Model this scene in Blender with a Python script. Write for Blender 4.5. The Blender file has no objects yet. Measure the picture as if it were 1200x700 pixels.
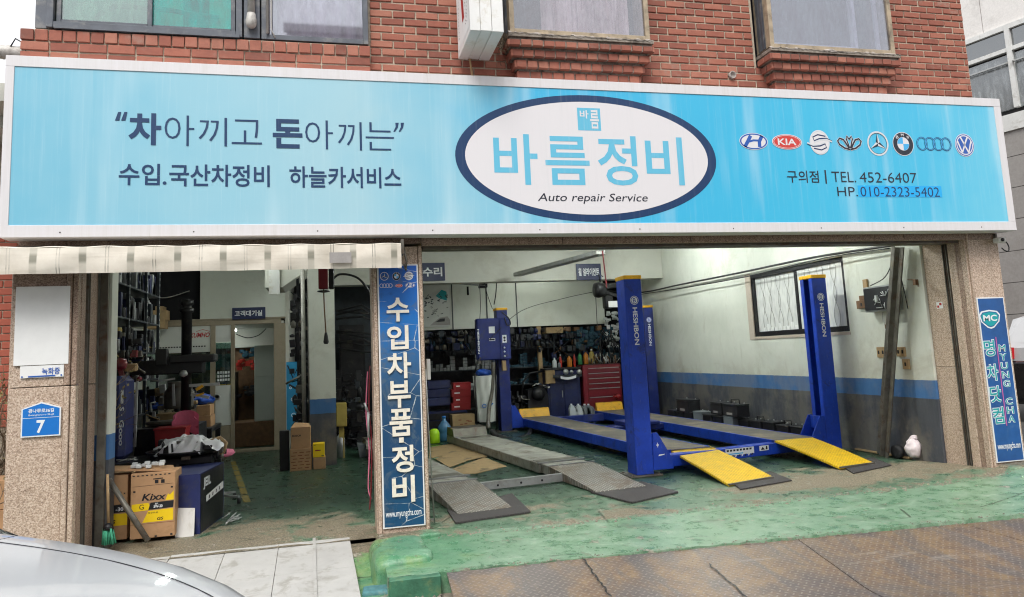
import bpy, bmesh, math, random
from mathutils import Vector, Matrix
random.seed(7)
R = math.radians
S = bpy.context.scene
COL = S.collection

# ------------------------------------------------------------------ camera
CAM_M = ((0.97156251, -0.23222840, -0.04621960),
         (0.01544821, -0.13261473, 0.99104727),
         (0.23627872, 0.96357839, 0.12525599))       # rows: right, up, forward
FX, CX, CY, EYE = 866.0, 600.0, 305.0, 1.4
cam_d = bpy.data.cameras.new('camera')
cam_d.sensor_fit = 'HORIZONTAL'; cam_d.sensor_width = 36.0
cam_d.lens = FX / 1200.0 * 36.0
cam_d.shift_x = 0.0; cam_d.shift_y = -45.0 / 1200.0
cam_d.clip_start = 0.05; cam_d.clip_end = 2000
cam = bpy.data.objects.new('camera', cam_d); COL.objects.link(cam)
r_, u_, f_ = [Vector(v) for v in CAM_M]
cam.matrix_world = Matrix(((r_.x, u_.x, -f_.x, 0), (r_.y, u_.y, -f_.y, 0), (r_.z, u_.z, -f_.z, EYE), (0, 0, 0, 1)))
S.camera = cam

# ------------------------------------------------------------------ world, sun, exposure (bright overcast day)
W = bpy.data.worlds.new('World'); S.world = W; W.use_nodes = True
wn = W.node_tree.nodes; wl = W.node_tree.links
wn.clear()
SUN_EL, SUN_ROT = R(52), R(200)
sky = wn.new('ShaderNodeTexSky'); sky.sky_type = 'NISHITA'; sky.sun_disc = False
sky.sun_elevation = SUN_EL; sky.sun_rotation = SUN_ROT
sky.air_density = 1.0; sky.dust_density = 6.0; sky.ozone_density = 1.0
hs = wn.new('ShaderNodeHueSaturation'); hs.inputs['Saturation'].default_value = 0.12; hs.inputs['Value'].default_value = 1.0
mixw = wn.new('ShaderNodeMixRGB'); mixw.inputs['Fac'].default_value = 0.75
mixw.inputs['Color2'].default_value = (6.6, 6.75, 7.0, 1)       # even cloud cover over the clear sky
bg = wn.new('ShaderNodeBackground'); bg.inputs['Strength'].default_value = 0.12
wo = wn.new('ShaderNodeOutputWorld')
wl.new(sky.outputs[0], hs.inputs['Color']); wl.new(hs.outputs[0], mixw.inputs['Color1'])
wl.new(mixw.outputs[0], bg.inputs['Color']); wl.new(bg.outputs[0], wo.inputs['Surface'])
sun_d = bpy.data.lights.new('sun', 'SUN'); sun_d.energy = 1.2; sun_d.angle = R(25); sun_d.color = (1.0, 0.97, 0.92)
sun = bpy.data.objects.new('sun', sun_d); COL.objects.link(sun)
sun_dir = Vector((math.sin(SUN_ROT) * math.cos(SUN_EL), math.cos(SUN_ROT) * math.cos(SUN_EL), math.sin(SUN_EL)))
sun.rotation_euler = sun_dir.to_track_quat('Z', 'Y').to_euler()
sun.location = (0, -10, 20)
S.view_settings.view_transform = 'Standard'; S.view_settings.look = 'None'
S.view_settings.gamma = 1.0; S.view_settings.use_curve_mapping = False
S.view_settings.exposure = 0.85
S.cycles.max_bounces = 10; S.cycles.diffuse_bounces = 6; S.cycles.transparent_max_bounces = 12
S.cycles.use_denoising = True
S.cycles.filter_width = 1.1
S.cycles.sample_clamp_indirect = 6.0

# ------------------------------------------------------------------ measuring helpers
def ray(px, py):
    a = (px - CX) / FX; b = -(py - CY) / FX
    return r_ * a + u_ * b + f_
def at(px, py, Y):                       # point of the photograph on the vertical plane y = Y
    d = ray(px, py); t = Y / d.y
    return Vector((d.x * t, Y, EYE + d.z * t))
def atx(px, py, X):
    d = ray(px, py); t = X / d.x
    return Vector((X, d.y * t, EYE + d.z * t))
def atz(px, py, Z=0.0):
    d = ray(px, py); t = (Z - EYE) / d.z
    return Vector((d.x * t, d.y * t, Z))
def ss(a, b, x):
    t = min(1, max(0, (x - a) / (b - a))); return t * t * (3 - 2 * t)

# ------------------------------------------------------------------ materials
MATS = {}
class NT:
    def __init__(s, name):
        s.m = bpy.data.materials.new(name); s.m.use_nodes = True
        s.n = s.m.node_tree.nodes; s.l = s.m.node_tree.links
        s.b = s.n['Principled BSDF']; s.out = s.n['Material Output']
        s.tc = s.n.new('ShaderNodeTexCoord'); s.geo = s.n.new('ShaderNodeNewGeometry')
        MATS[name] = s.m
    def link(s, a, b): s.l.new(a, b)
    def val(s, inp, v):
        if isinstance(v, (int, float)): inp.default_value = v
        elif isinstance(v, tuple): inp.default_value = (v + (1,))[:4] if inp.type == 'RGBA' else v
        else: s.l.new(v, inp)
    def math(s, op, a, b=0.0, c=None):
        n = s.n.new('ShaderNodeMath'); n.operation = op
        s.val(n.inputs[0], a); s.val(n.inputs[1], b)
        if c is not None: s.val(n.inputs[2], c)
        return n.outputs[0]
    def mapping(s, src, scale=(1, 1, 1), rot=(0, 0, 0), loc=(0, 0, 0)):
        n = s.n.new('ShaderNodeMapping'); n.inputs['Scale'].default_value = scale
        n.inputs['Rotation'].default_value = rot; n.inputs['Location'].default_value = loc
        s.l.new(src, n.inputs['Vector']); return n.outputs[0]
    def noise(s, src, scale=5, detail=4, rough=.6, out='Fac', dist=0):
        n = s.n.new('ShaderNodeTexNoise'); n.inputs['Scale'].default_value = scale
        n.inputs['Detail'].default_value = detail; n.inputs['Roughness'].default_value = rough
        n.inputs['Distortion'].default_value = dist
        s.l.new(src, n.inputs['Vector']); return n.outputs[out]
    def voro(s, src, scale=5, feature='F1', out='Distance'):
        n = s.n.new('ShaderNodeTexVoronoi'); n.feature = feature; n.inputs['Scale'].default_value = scale
        s.l.new(src, n.inputs['Vector']); return n.outputs[out]
    def ramp(s, fac, stops, interp='LINEAR'):
        n = s.n.new('ShaderNodeValToRGB'); n.color_ramp.interpolation = interp
        e = n.color_ramp.elements
        while len(e) > 1: e.remove(e[0])
        e[0].position = stops[0][0]; e[0].color = tuple(stops[0][1]) + (1,) if len(stops[0][1]) == 3 else stops[0][1]
        for p, c in stops[1:]:
            k = e.new(p); k.color = tuple(c) + (1,) if len(c) == 3 else c
        s.l.new(fac, n.inputs[0]); return n.outputs[0]
    def step(s, fac, a, b):              # 0..1 mask
        n = s.n.new('ShaderNodeMapRange'); n.inputs[1].default_value = a; n.inputs[2].default_value = b
        n.interpolation_type = 'SMOOTHSTEP'
        s.l.new(fac, n.inputs[0]); return n.outputs[0]
    def mix(s, fac, a, b, mode='MIX'):
        n = s.n.new('ShaderNodeMixRGB'); n.blend_type = mode
        s.val(n.inputs[0], fac); s.val(n.inputs[1], a); s.val(n.inputs[2], b); return n.outputs[0]
    def sep(s, src):
        n = s.n.new('ShaderNodeSeparateXYZ'); s.l.new(src, n.inputs[0]); return n.outputs
    def bump(s, h, strength=.3, dist=.01, prev=None):
        n = s.n.new('ShaderNodeBump'); n.inputs['Strength'].default_value = strength
        n.inputs['Distance'].default_value = dist; s.l.new(h, n.inputs['Height'])
        if prev is not None: s.l.new(prev, n.inputs['Normal'])
        return n.outputs[0]
    def done(s, color=None, rough=None, metal=None, normal=None, **kw):
        if color is not None: s.val(s.b.inputs['Base Color'], color)
        if rough is not None: s.val(s.b.inputs['Roughness'], rough)
        if metal is not None: s.val(s.b.inputs['Metallic'], metal)
        if normal is not None: s.l.new(normal, s.b.inputs['Normal'])
        for k, v in kw.items(): s.val(s.b.inputs[k], v)
        return s.m
    def rnd(s):
        n = s.n.new('ShaderNodeObjectInfo'); return n.outputs['Random']

def hexc(h):
    def f(v):
        v /= 255.0
        return v / 12.92 if v <= .04045 else ((v + .055) / 1.055) ** 2.4
    return (f(int(h[0:2], 16)), f(int(h[2:4], 16)), f(int(h[4:6], 16)))

def basic(name, col, rough=.55, metal=0.0, var=.18, vs=4.0, dirt=None, dirt_amt=.5, ds=2.5, bump=.15, bs=60, coat=0.0, rand=0.0):
    t = NT(name); P = t.tc.outputs['Object']
    n1 = t.noise(P, vs, 5, .65)
    lo = tuple(c * (1 - var) for c in col); hi = tuple(min(1, c * (1 + var)) for c in col)
    c = t.ramp(n1, [(.3, lo), (.7, hi)])
    if dirt:
        n2 = t.noise(P, ds, 7, .7, dist=.4)
        c = t.mix(t.math('MULTIPLY', t.step(n2, .5, .68), dirt_amt), c, dirt)
    if rand:
        v = t.math('MULTIPLY_ADD', t.rnd(), rand, 1 - rand / 2)
        c = t.mix(1.0, c, v, 'MULTIPLY')
    nb = t.noise(P, bs, 4, .6)
    rr = t.math('MULTIPLY_ADD', n1, .25, rough - .12)
    t.done(c, rr, metal, t.bump(nb, bump, .004))
    if coat: t.b.inputs['Coat Weight'].default_value = coat
    return t.m

def flatm(name, col, rough=.5, **kw):
    return basic(name, col, rough, var=.06, bump=.04, **kw)

# ------------------------------------------------------------------ mesh builder
ORG = {}
class MB:
    def __init__(s): s.v = []; s.f = []; s.mi = []; s.sm = []
    def add(s, vs, fs, mi=0, smooth=False):
        o = len(s.v); s.v += [Vector(v) for v in vs]
        for f in fs: s.f.append([i + o for i in f]); s.mi.append(mi); s.sm.append(smooth)
        return s
    def box(s, a, b, mi=0, ch=0.0, M=None):
        x0, y0, z0 = [min(a[i], b[i]) for i in range(3)]; x1, y1, z1 = [max(a[i], b[i]) for i in range(3)]
        c = Vector(((x0 + x1) / 2, (y0 + y1) / 2, (z0 + z1) / 2)); h = ((x1 - x0) / 2, (y1 - y0) / 2, (z1 - z0) / 2)
        e = min(ch, min(h) * .9)
        if e <= 0:
            vs = [(c.x + sx * h[0], c.y + sy * h[1], c.z + sz * h[2]) for sx in (-1, 1) for sy in (-1, 1) for sz in (-1, 1)]
            fs = [(0, 1, 3, 2), (4, 6, 7, 5), (0, 4, 5, 1), (2, 3, 7, 6), (0, 2, 6, 4), (1, 5, 7, 3)]
        else:
            vs = []; idx = {}
            for sx in (-1, 1):
                for sy in (-1, 1):
                    for sz in (-1, 1):
                        for ax in range(3):
                            p = [h[0], h[1], h[2]]
                            for k in range(3):
                                if k != ax: p[k] -= e
                            idx[(sx, sy, sz, ax)] = len(vs)
                            vs.append((c.x + sx * p[0], c.y + sy * p[1], c.z + sz * p[2]))
            fs = []
            for ax in range(3):
                o1, o2 = [k for k in range(3) if k != ax]
                for sg in (-1, 1):
                    q = []
                    for (s1, s2) in ((-1, -1), (1, -1), (1, 1), (-1, 1)):
                        t = [0, 0, 0]; t[ax] = sg; t[o1] = s1; t[o2] = s2
                        q.append(idx[(t[0], t[1], t[2], ax)])
                    fs.append(q)
            for ax in range(3):      # edges along ax
                o1, o2 = [k for k in range(3) if k != ax]
                for s1 in (-1, 1):
                    for s2 in (-1, 1):
                        def I(sa, which):
                            t = [0, 0, 0]; t[ax] = sa; t[o1] = s1; t[o2] = s2; return idx[(t[0], t[1], t[2], which)]
                        fs.append([I(-1, o1), I(1, o1), I(1, o2), I(-1, o2)])
            for sx in (-1, 1):
                for sy in (-1, 1):
                    for sz in (-1, 1):
                        fs.append([idx[(sx, sy, sz, k)] for k in range(3)])
        if M is not None: vs = [M @ Vector(v) for v in vs]
        return s.add(vs, fs, mi)
    def bar(s, p, q, w, h, mi=0, up=(0, 0, 1), ch=0.0):
        p = Vector(p); q = Vector(q); d = q - p; L = d.length; d.normalize()
        u = Vector(up)
        if abs(d.dot(u)) > .99: u = Vector((0, 1, 0))
        x = d.cross(u).normalized(); z = x.cross(d).normalized()
        M = Matrix(((x.x, d.x, z.x, p.x), (x.y, d.y, z.y, p.y), (x.z, d.z, z.z, p.z), (0, 0, 0, 1)))
        return s.box((-w / 2, 0, -h / 2), (w / 2, L, h / 2), mi, ch, M)
    def tube(s, pts, r, n=8, mi=0, caps=True):
        pts = [Vector(p) for p in pts]; rs = r if isinstance(r, (list, tuple)) else [r] * len(pts)
        vs = []; fs = []
        pu = None
        for i, p in enumerate(pts):
            d = (pts[min(i + 1, len(pts) - 1)] - pts[max(i - 1, 0)])
            if d.length < 1e-9: d = Vector((0, 0, 1))
            d.normalize()
            if pu is None:
                pu = Vector((0, 0, 1)) if abs(d.z) < .9 else Vector((1, 0, 0))
            x = d.cross(pu).normalized(); y = x.cross(d).normalized(); pu = y
            for k in range(n):
                a = 2 * math.pi * k / n
                vs.append(p + (x * math.cos(a) + y * math.sin(a)) * rs[i])
        for i in range(len(pts) - 1):
            for k in range(n):
                k2 = (k + 1) % n
                fs.append([i * n + k, i * n + k2, (i + 1) * n + k2, (i + 1) * n + k])
        s.add(vs, fs, mi, True)
        if caps:
            o = len(s.v) - len(vs)
            s.f.append([o + k for k in range(n)][::-1]); s.mi.append(mi); s.sm.append(False)
            s.f.append([o + (len(pts) - 1) * n + k for k in range(n)]); s.mi.append(mi); s.sm.append(False)
        return s
    def lathe(s, c, prof, n=16, mi=0, axis='Z', smooth=True):
        c = Vector(c); vs = []; fs = []
        for (r, h) in prof:
            for k in range(n):
                a = 2 * math.pi * k / n
                p = Vector((r * math.cos(a), r * math.sin(a), h))
                if axis == 'Y': p = Vector((p.x, p.z, p.y))
                if axis == 'X': p = Vector((p.z, p.x, p.y))
                vs.append(c + p)
        for i in range(len(prof) - 1):
            for k in range(n):
                k2 = (k + 1) % n; fs.append([i * n + k, i * n + k2, (i + 1) * n + k2, (i + 1) * n + k])
        s.add(vs, fs, mi, smooth)
        o = len(s.v) - len(vs)
        if prof[0][0] > 1e-4: s.f.append([o + k for k in range(n)][::-1]); s.mi.append(mi); s.sm.append(False)
        if prof[-1][0] > 1e-4: s.f.append([o + (len(prof) - 1) * n + k for k in range(n)]); s.mi.append(mi); s.sm.append(False)
        return s
    def prism(s, poly, a, b, axis='Y', mi=0):     # polygon in the other two axes, extruded along axis
        def P(u, v, w):
            return {'Y': (u, w, v), 'X': (w, u, v), 'Z': (u, v, w)}[axis]
        n = len(poly); vs = [P(u, v, a) for u, v in poly] + [P(u, v, b) for u, v in poly]
        fs = [list(range(n))[::-1], [i + n for i in range(n)]]
        for i in range(n):
            j = (i + 1) % n; fs.append([i, j, j + n, i + n])
        return s.add(vs, fs, mi)
    def quad(s, *p, mi=0): return s.add(p, [list(range(len(p)))], mi)
    def grid(s, fn, nu, nv, mi=0, smooth=True):
        vs = [fn(i / nu, j / nv) for j in range(nv + 1) for i in range(nu + 1)]
        fs = [[j * (nu + 1) + i, j * (nu + 1) + i + 1, (j + 1) * (nu + 1) + i + 1, (j + 1) * (nu + 1) + i] for j in range(nv) for i in range(nu)]
        return s.add(vs, fs, mi, smooth)
    def mesh(s, name, mats, org=Vector((0, 0, 0))):
        me = bpy.data.meshes.new(name)
        me.from_pydata([tuple(v - org) for v in s.v], [], s.f)
        for m in (mats if isinstance(mats, (list, tuple)) else [mats]): me.materials.append(MATS[m] if isinstance(m, str) else m)
        me.polygons.foreach_set('material_index', s.mi); me.polygons.foreach_set('use_smooth', s.sm)
        bm = bmesh.new(); bm.from_mesh(me); bmesh.ops.recalc_face_normals(bm, faces=bm.faces); bm.to_mesh(me); bm.free()
        me.update(); return me
    def build(s, name, mats, parent=None, fix=True):
        org = ORG.get(parent.name, Vector((0, 0, 0))) if parent else Vector((0, 0, 0))
        o = bpy.data.objects.new(name, s.mesh(name, mats, org)); COL.objects.link(o)
        if parent: o.parent = parent; ORG[o.name] = org.copy()
        return o
def thing(name, label, cat, loc=(0, 0, 0), group=None):
    o = bpy.data.objects.new(name, None); o.empty_display_size = .1; COL.objects.link(o)
    o.location = loc; ORG[o.name] = Vector(loc)
    o['label'] = label; o['category'] = cat
    if group: o['group'] = group
    return o
def tag(o, label=None, cat=None, group=None, kind=None):
    if label: o['label'] = label
    if cat: o['category'] = cat
    if group: o['group'] = group
    if kind: o['kind'] = kind
    return o
def structure(o): o['kind'] = 'structure'; return o
def solo(mb, name, mats, label, cat, group=None, kind=None):        # a thing that is one mesh: origin at its base
    zs = min(v.z for v in mb.v); cx = sum(v.x for v in mb.v) / len(mb.v); cy = sum(v.y for v in mb.v) / len(mb.v)
    org = Vector((cx, cy, zs)); o = bpy.data.objects.new(name, mb.mesh(name, mats, org)); COL.objects.link(o)
    o.location = org; ORG[o.name] = org
    return tag(o, label, cat, group, kind)
def copy_tree(o, parent=None):
    c = o.copy(); COL.objects.link(c); ORG[c.name] = ORG.get(o.name, Vector((0, 0, 0))).copy()
    if parent: c.parent = parent
    for ch in [k for k in COL.objects if k.parent == o]: copy_tree(ch, c)
    return c

# ------------------------------------------------------------------ lettering and flat print on vertical planes
_fc = bpy.data.curves.new('lettering', 'FONT')
_fo = bpy.data.objects.new('lettering', _fc); COL.objects.link(_fo)
def glyphs(text, bold=0.0, space=1.0, shear=0.0):
    _fc.body = text; _fc.offset = bold; _fc.space_character = space; _fc.shear = shear; _fc.extrude = 0; _fc.size = 1; _fc.resolution_u = 3
    dg = bpy.context.evaluated_depsgraph_get(); dg.update()
    me = bpy.data.meshes.new_from_object(_fo.evaluated_get(dg))
    vs = [Vector(v.co) for v in me.vertices]; fs = [list(p.vertices) for p in me.polygons]
    bpy.data.meshes.remove(me)
    return vs, fs
def frameP(P0, U, V):            # map 2D (u right, v up) onto a plane
    P0, U, V = Vector(P0), Vector(U), Vector(V)
    return lambda u, v: P0 + U * u + V * v
def put_text(mb, text, box, fr, bold=0.0, depth=.0015, mi=0, shear=0.0, rot=0, keep=False):
    """text fitted into box (u0, v0, u1, v1) of the plane fr, raised by depth"""
    vs, fs = glyphs(text, bold, 1.0, shear)
    if not vs: return
    if rot: vs = [Vector((v.y, -v.x, 0)) if rot == -90 else Vector((-v.y, v.x, 0)) for v in vs]
    x0 = min(v.x for v in vs); x1 = max(v.x for v in vs); y0 = min(v.y for v in vs); y1 = max(v.y for v in vs)
    sx = (box[2] - box[0]) / (x1 - x0); sy = (box[3] - box[1]) / (y1 - y0)
    if keep: sx = sy = min(sx, sy)
    cu = (box[0] + box[2]) / 2; cv = (box[1] + box[3]) / 2; mx = (x0 + x1) / 2; my = (y0 + y1) / 2
    n = (fr(1, 0) - fr(0, 0)).cross(fr(0, 1) - fr(0, 0)).normalized() * depth
    pts = [fr(cu + (v.x - mx) * sx, cv + (v.y - my) * sy) + n for v in vs]
    mb.add(pts, fs, mi)
def flat(mb, poly, fr, depth=.001, mi=0):
    n = (fr(1, 0) - fr(0, 0)).cross(fr(0, 1) - fr(0, 0)).normalized() * depth
    mb.add([fr(u, v) + n for u, v in poly], [list(range(len(poly)))], mi)
def ell(cx, cy, rx, ry, n=48, a0=0, a1=360):
    return [(cx + rx * math.cos(R(a0 + (a1 - a0) * i / n)), cy + ry * math.sin(R(a0 + (a1 - a0) * i / n))) for i in range(n + (1 if a1 - a0 < 360 else 0))]
def ring(mb, cx, cy, rx, ry, tx, ty, fr, depth=.001, mi=0, n=48, a0=0, a1=360):
    nn = (fr(1, 0) - fr(0, 0)).cross(fr(0, 1) - fr(0, 0)).normalized() * depth
    a = ell(cx, cy, rx, ry, n, a0, a1); b = ell(cx, cy, rx - tx, ry - ty, n, a0, a1); m = len(a)
    vs = [fr(*p) + nn for p in a] + [fr(*p) + nn for p in b]
    fs = [[i, (i + 1) % m, (i + 1) % m + m, i + m] for i in range(m if a1 - a0 >= 360 else m - 1)]
    mb.add(vs, fs, mi)
def stroke(mb, pts, w, fr, depth=.001, mi=0):
    nn = (fr(1, 0) - fr(0, 0)).cross(fr(0, 1) - fr(0, 0)).normalized() * depth
    P = [Vector((p[0], p[1])) for p in pts]; vs = []
    for i, p in enumerate(P):
        d = (P[min(i + 1, len(P) - 1)] - P[max(i - 1, 0)]).normalized(); q = Vector((-d.y, d.x)) * w / 2
        vs += [fr(*(p + q)) + nn, fr(*(p - q)) + nn]
    mb.add(vs, [[2 * i, 2 * i + 2, 2 * i + 3, 2 * i + 1] for i in range(len(P) - 1)], mi)
WX = lambda Y: frameP((0, Y, 0), (1, 0, 0), (0, 0, 1))      # plane facing the street: u = x, v = z
# ------------------------------------------------------------------ materials of the place
def m_granite(name, base, dark, light, joint=False):
    t = NT(name); P = t.tc.outputs['Object']
    v = t.voro(P, 130, out='Color'); sp = t.sep(v)[0]
    n = t.noise(P, 90, 3, .7)
    c = t.ramp(sp, [(0, dark), (.15, tuple(a * .75 for a in base)), (.4, base), (.8, light), (1, tuple(min(1, a * 1.15) for a in light))])
    c = t.mix(t.math('MULTIPLY', n, .5), c, base)
    st = t.noise(t.mapping(P, (6, 6, .7)), 2.2, 5, .7)
    c = t.mix(t.math('MULTIPLY', t.step(st, .48, .7), .35), c, tuple(a * .55 for a in base))
    t.done(c, t.math('MULTIPLY_ADD', n, .2, .33), 0, t.bump(sp, .08, .002)); return t.m
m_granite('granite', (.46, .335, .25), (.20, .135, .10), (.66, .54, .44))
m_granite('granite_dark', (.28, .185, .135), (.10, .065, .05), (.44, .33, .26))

def m_green():
    t = NT('green_floor'); P = t.geo.outputs['Position']; X, Y, Z = t.sep(P)
    n1 = t.noise(P, 1.3, 6, .65, dist=.5); n2 = t.noise(P, 6, 8, .75, dist=.3); n3 = t.noise(P, 30, 5, .7)
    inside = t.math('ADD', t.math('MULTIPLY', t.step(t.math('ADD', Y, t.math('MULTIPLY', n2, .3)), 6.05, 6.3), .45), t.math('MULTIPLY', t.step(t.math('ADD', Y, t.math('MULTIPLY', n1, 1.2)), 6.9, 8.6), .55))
    green_out = t.ramp(n2, [(.3, (.075, .19, .115)), (.45, (.15, .29, .170)), (.58, (.25, .385, .265)), (.72, (.46, .52, .41))])
    green_in = t.ramp(n2, [(.3, (.008, .026, .017)), (.5, (.014, .050, .030)), (.68, (.035, .09, .058)), (.85, (.07, .13, .09))])
    c = t.mix(inside, green_out, green_in)  # green turns darker with depth into the shop
    # vivid fresher paint near the pillar foot
    dx = t.math('SUBTRACT', X, .35); dy = t.math('SUBTRACT', Y, 5.7)
    dd = t.math('ADD', t.math('MULTIPLY', dx, dx), t.math('MULTIPLY', dy, dy))
    near = t.math('SUBTRACT', 1.0, t.step(dd, .1, .8))
    c = t.mix(t.math('MULTIPLY', near, .65), c, t.ramp(n1, [(.35, (.03, .20, .09)), (.52, (.06, .27, .13)), (.62, (.25, .38, .10))]))
    # sandy worn concrete: band under the shutter line, strong in the left bay
    sand = t.ramp(t.noise(P, 60, 5, .9), [(.36, (.05, .042, .028)), (.5, (.18, .145, .095)), (.63, (.45, .39, .28))])
    band = t.math('SUBTRACT', 1.0, t.math('MULTIPLY', t.math('ABSOLUTE', t.math('SUBTRACT', Y, 6.62)), 1.6))
    worn = t.math('ADD', t.math('MULTIPLY', band, .22), n1)
    leftb = t.math('SUBTRACT', 1.0, t.step(X, -.1, .5))
    lb = t.math('MULTIPLY', leftb, t.math('SUBTRACT', 1.0, t.step(Y, 6.6, 8.9)))
    worn = t.math('ADD', worn, t.math('MULTIPLY', lb, .21))
    rb = t.math('MULTIPLY', t.step(X, 3.2, 4.6), t.math('MULTIPLY', t.step(Y, 6.2, 6.5), t.math('SUBTRACT', 1.0, t.step(Y, 7.0, 7.8))))
    worn = t.math('ADD', worn, t.math('MULTIPLY', rb, .2))
    b2 = t.math('MAXIMUM', 0.0, t.math('SUBTRACT', 1.0, t.math('MULTIPLY', t.math('ABSOLUTE', t.math('SUBTRACT', Y, 6.08)), 3.2)))
    worn = t.math('ADD', worn, t.math('MULTIPLY', b2, .17))
    worn = t.math('ADD', worn, t.math('MULTIPLY', t.math('SUBTRACT', n2, .5), .75))
    wm = t.step(worn, .64, .80)
    c = t.mix(wm, c, sand)
    n4 = t.noise(P, 75, 5, .85)
    c = t.mix(t.math('MULTIPLY', t.step(n4, .52, .66), .30), c, (.50, .48, .38))
    c = t.mix(t.math('MULTIPLY', t.step(n4, .48, .36), .38), c, (.03, .05, .035))
    n5 = t.noise(P, 17, 7, .8, dist=.5)
    c = t.mix(t.math('MULTIPLY', t.step(n5, .57, .66), .35), c, (.06, .07, .045))
    # pale scratches and bleached blotches outside
    sc = t.noise(t.mapping(P, (3, 6, 1), (0, 0, .6)), 4.2, 8, .85)
    c = t.mix(t.math('MULTIPLY', t.step(sc, .62, .68), t.math('MULTIPLY', t.math('SUBTRACT', 1.0, inside), .6)), c, (.55, .55, .45))
    chip = t.noise(P, 5.5, 9, .72, dist=.3)
    cm = t.math('MULTIPLY', t.step(chip, .605, .618), t.math('SUBTRACT', 1.0, t.step(Y, 6.3, 7.6)))
    c = t.mix(t.math('MULTIPLY', cm, .85), c, t.ramp(n3, [(.35, (.26, .235, .18)), (.65, (.50, .46, .38))]))
    # grime streaks and cracks
    cr = t.voro(t.mapping(P, (.6, 1.5, 1), (0, 0, .15)), 1.1, 'DISTANCE_TO_EDGE')
    crm = t.math('MULTIPLY', t.math('SUBTRACT', 1.0, t.step(cr, .002, .009)), t.step(n1, .5, .56))
    c = t.mix(t.math('MULTIPLY', crm, .8), c, (.05, .07, .04))
    g = t.noise(P, 2.2, 7, .7)
    c = t.mix(t.math('MULTIPLY', t.step(g, .53, .7), .4), c, (.045, .05, .035))
    h = t.math('ADD', t.math('MULTIPLY', n2, .6), t.math('MULTIPLY', n3, .25))
    h = t.math('SUBTRACT', h, t.math('MULTIPLY', wm, .25)); h = t.math('SUBTRACT', h, crm); h = t.math('SUBTRACT', h, t.math('MULTIPLY', cm, .5))
    ro = t.math('ADD', t.math('MULTIPLY', wm, .35), t.math('MULTIPLY_ADD', n2, .35, .12))
    t.done(c, ro, 0, t.bump(h, .8, .014)); return t.m
m_green()

def lugs(t, P, s, rot=0.785):
    """height of a chequer-plate pattern: short raised bars in alternate directions"""
    v = t.mapping(P, (1 / s, 1 / s, 1), (0, 0, rot)); x, y, _ = t.sep(v)
    fx = t.math('FLOOR', x); fy = t.math('FLOOR', y)
    par = t.math('ABSOLUTE', t.math('MODULO', t.math('ADD', fx, fy), 2.0))
    u = t.math('SUBTRACT', t.math('SUBTRACT', x, fx), .5); w = t.math('SUBTRACT', t.math('SUBTRACT', y, fy), .5)
    uu = t.math('MULTIPLY', u, u); ww = t.math('MULTIPLY', w, w)
    a = t.math('ADD', t.math('MULTIPLY', uu, 5.0), t.math('MULTIPLY', ww, 45.0))
    b = t.math('ADD', t.math('MULTIPLY', uu, 45.0), t.math('MULTIPLY', ww, 5.0))
    e = t.math('ADD', t.math('MULTIPLY', a, par), t.math('MULTIPLY', b, t.math('SUBTRACT', 1.0, par)))
    return t.math('SUBTRACT', 1.0, t.step(e, .45, 1.1))

def m_plate(name, base, worn, rust=None, grime=0, s=.03, metal=.4, rust_amt=.7, rough=.5, space='Position'):
    t = NT(name); P = t.geo.outputs['Position'] if space == 'Position' else t.tc.outputs['Object']
    L = lugs(t, P, s)
    n = t.noise(P, 2.0, 7, .7, dist=.6); n2 = t.noise(P, 14, 6, .7)
    c = t.ramp(n2, [(.3, tuple(a * .7 for a in base)), (.7, tuple(a * 1.15 for a in base))])
    if rust:
        str_ = t.noise(t.mapping(P, (1.6, .45, 1), (0, 0, .75)), 1.9, 7, .7, dist=.8)
        rc = t.ramp(t.noise(P, 9, 6, .75), [(.25, (.10, .05, .025)), (.45, (.24, .13, .055)), (.62, (.42, .26, .10)), (.8, (.5, .36, .2))])
        c = t.mix(t.math('MULTIPLY', t.step(str_, .38, .56), rust_amt), c, rc)
        pale = t.noise(t.mapping(P, (.7, 5, 1), (0, 0, -.35)), 1.7, 5, .7)
        c = t.mix(t.math('MULTIPLY', t.step(pale, .57, .72), .45), c, (.45, .41, .36))
        dk = t.noise(P, 1.1, 4, .6)
        c = t.mix(t.math('MULTIPLY', t.step(dk, .54, .66), .6), c, (.085, .08, .095))
    c = t.mix(t.math('MULTIPLY', L, .52 if rust else .75), c, worn)
    if grime:
        c = t.mix(t.math('MULTIPLY', t.step(t.noise(P, 3.2, 7, .75, dist=.8), .46, .64), grime), c, (.13, .085, .05))
        c = t.mix(t.math('MULTIPLY', t.step(t.noise(P, 11, 6, .8), .55, .7), grime * .6), c, (.05, .045, .04))
    if rust: c = t.mix(t.math('MULTIPLY', t.step(t.noise(P, 60, 3, .8), .62, .7), .4), c, (.05, .04, .03))
    t.done(c, t.math('MULTIPLY_ADD', n2, .25, rough - .1), metal, t.bump(L, .9, .006)); return t.m
m_plate('steel_plate', (.15, .125, .115), (.36, .31, .28), rust=True, metal=.15, rough=.42, s=.040, rust_amt=.5)
m_plate('yellow_plate', (.70, .42, .006), (.98, .80, .03), s=.026, metal=0, rough=.45, space='Object')
m_plate('grey_plate', (.17, .16, .14), (.56, .53, .47), s=.034, metal=.1, grime=.7, rough=.5, space='Object')
m_plate('rubber_plate', (.05, .045, .045), (.10, .09, .085), s=.02, metal=0, rough=.7, space='Object')

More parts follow.
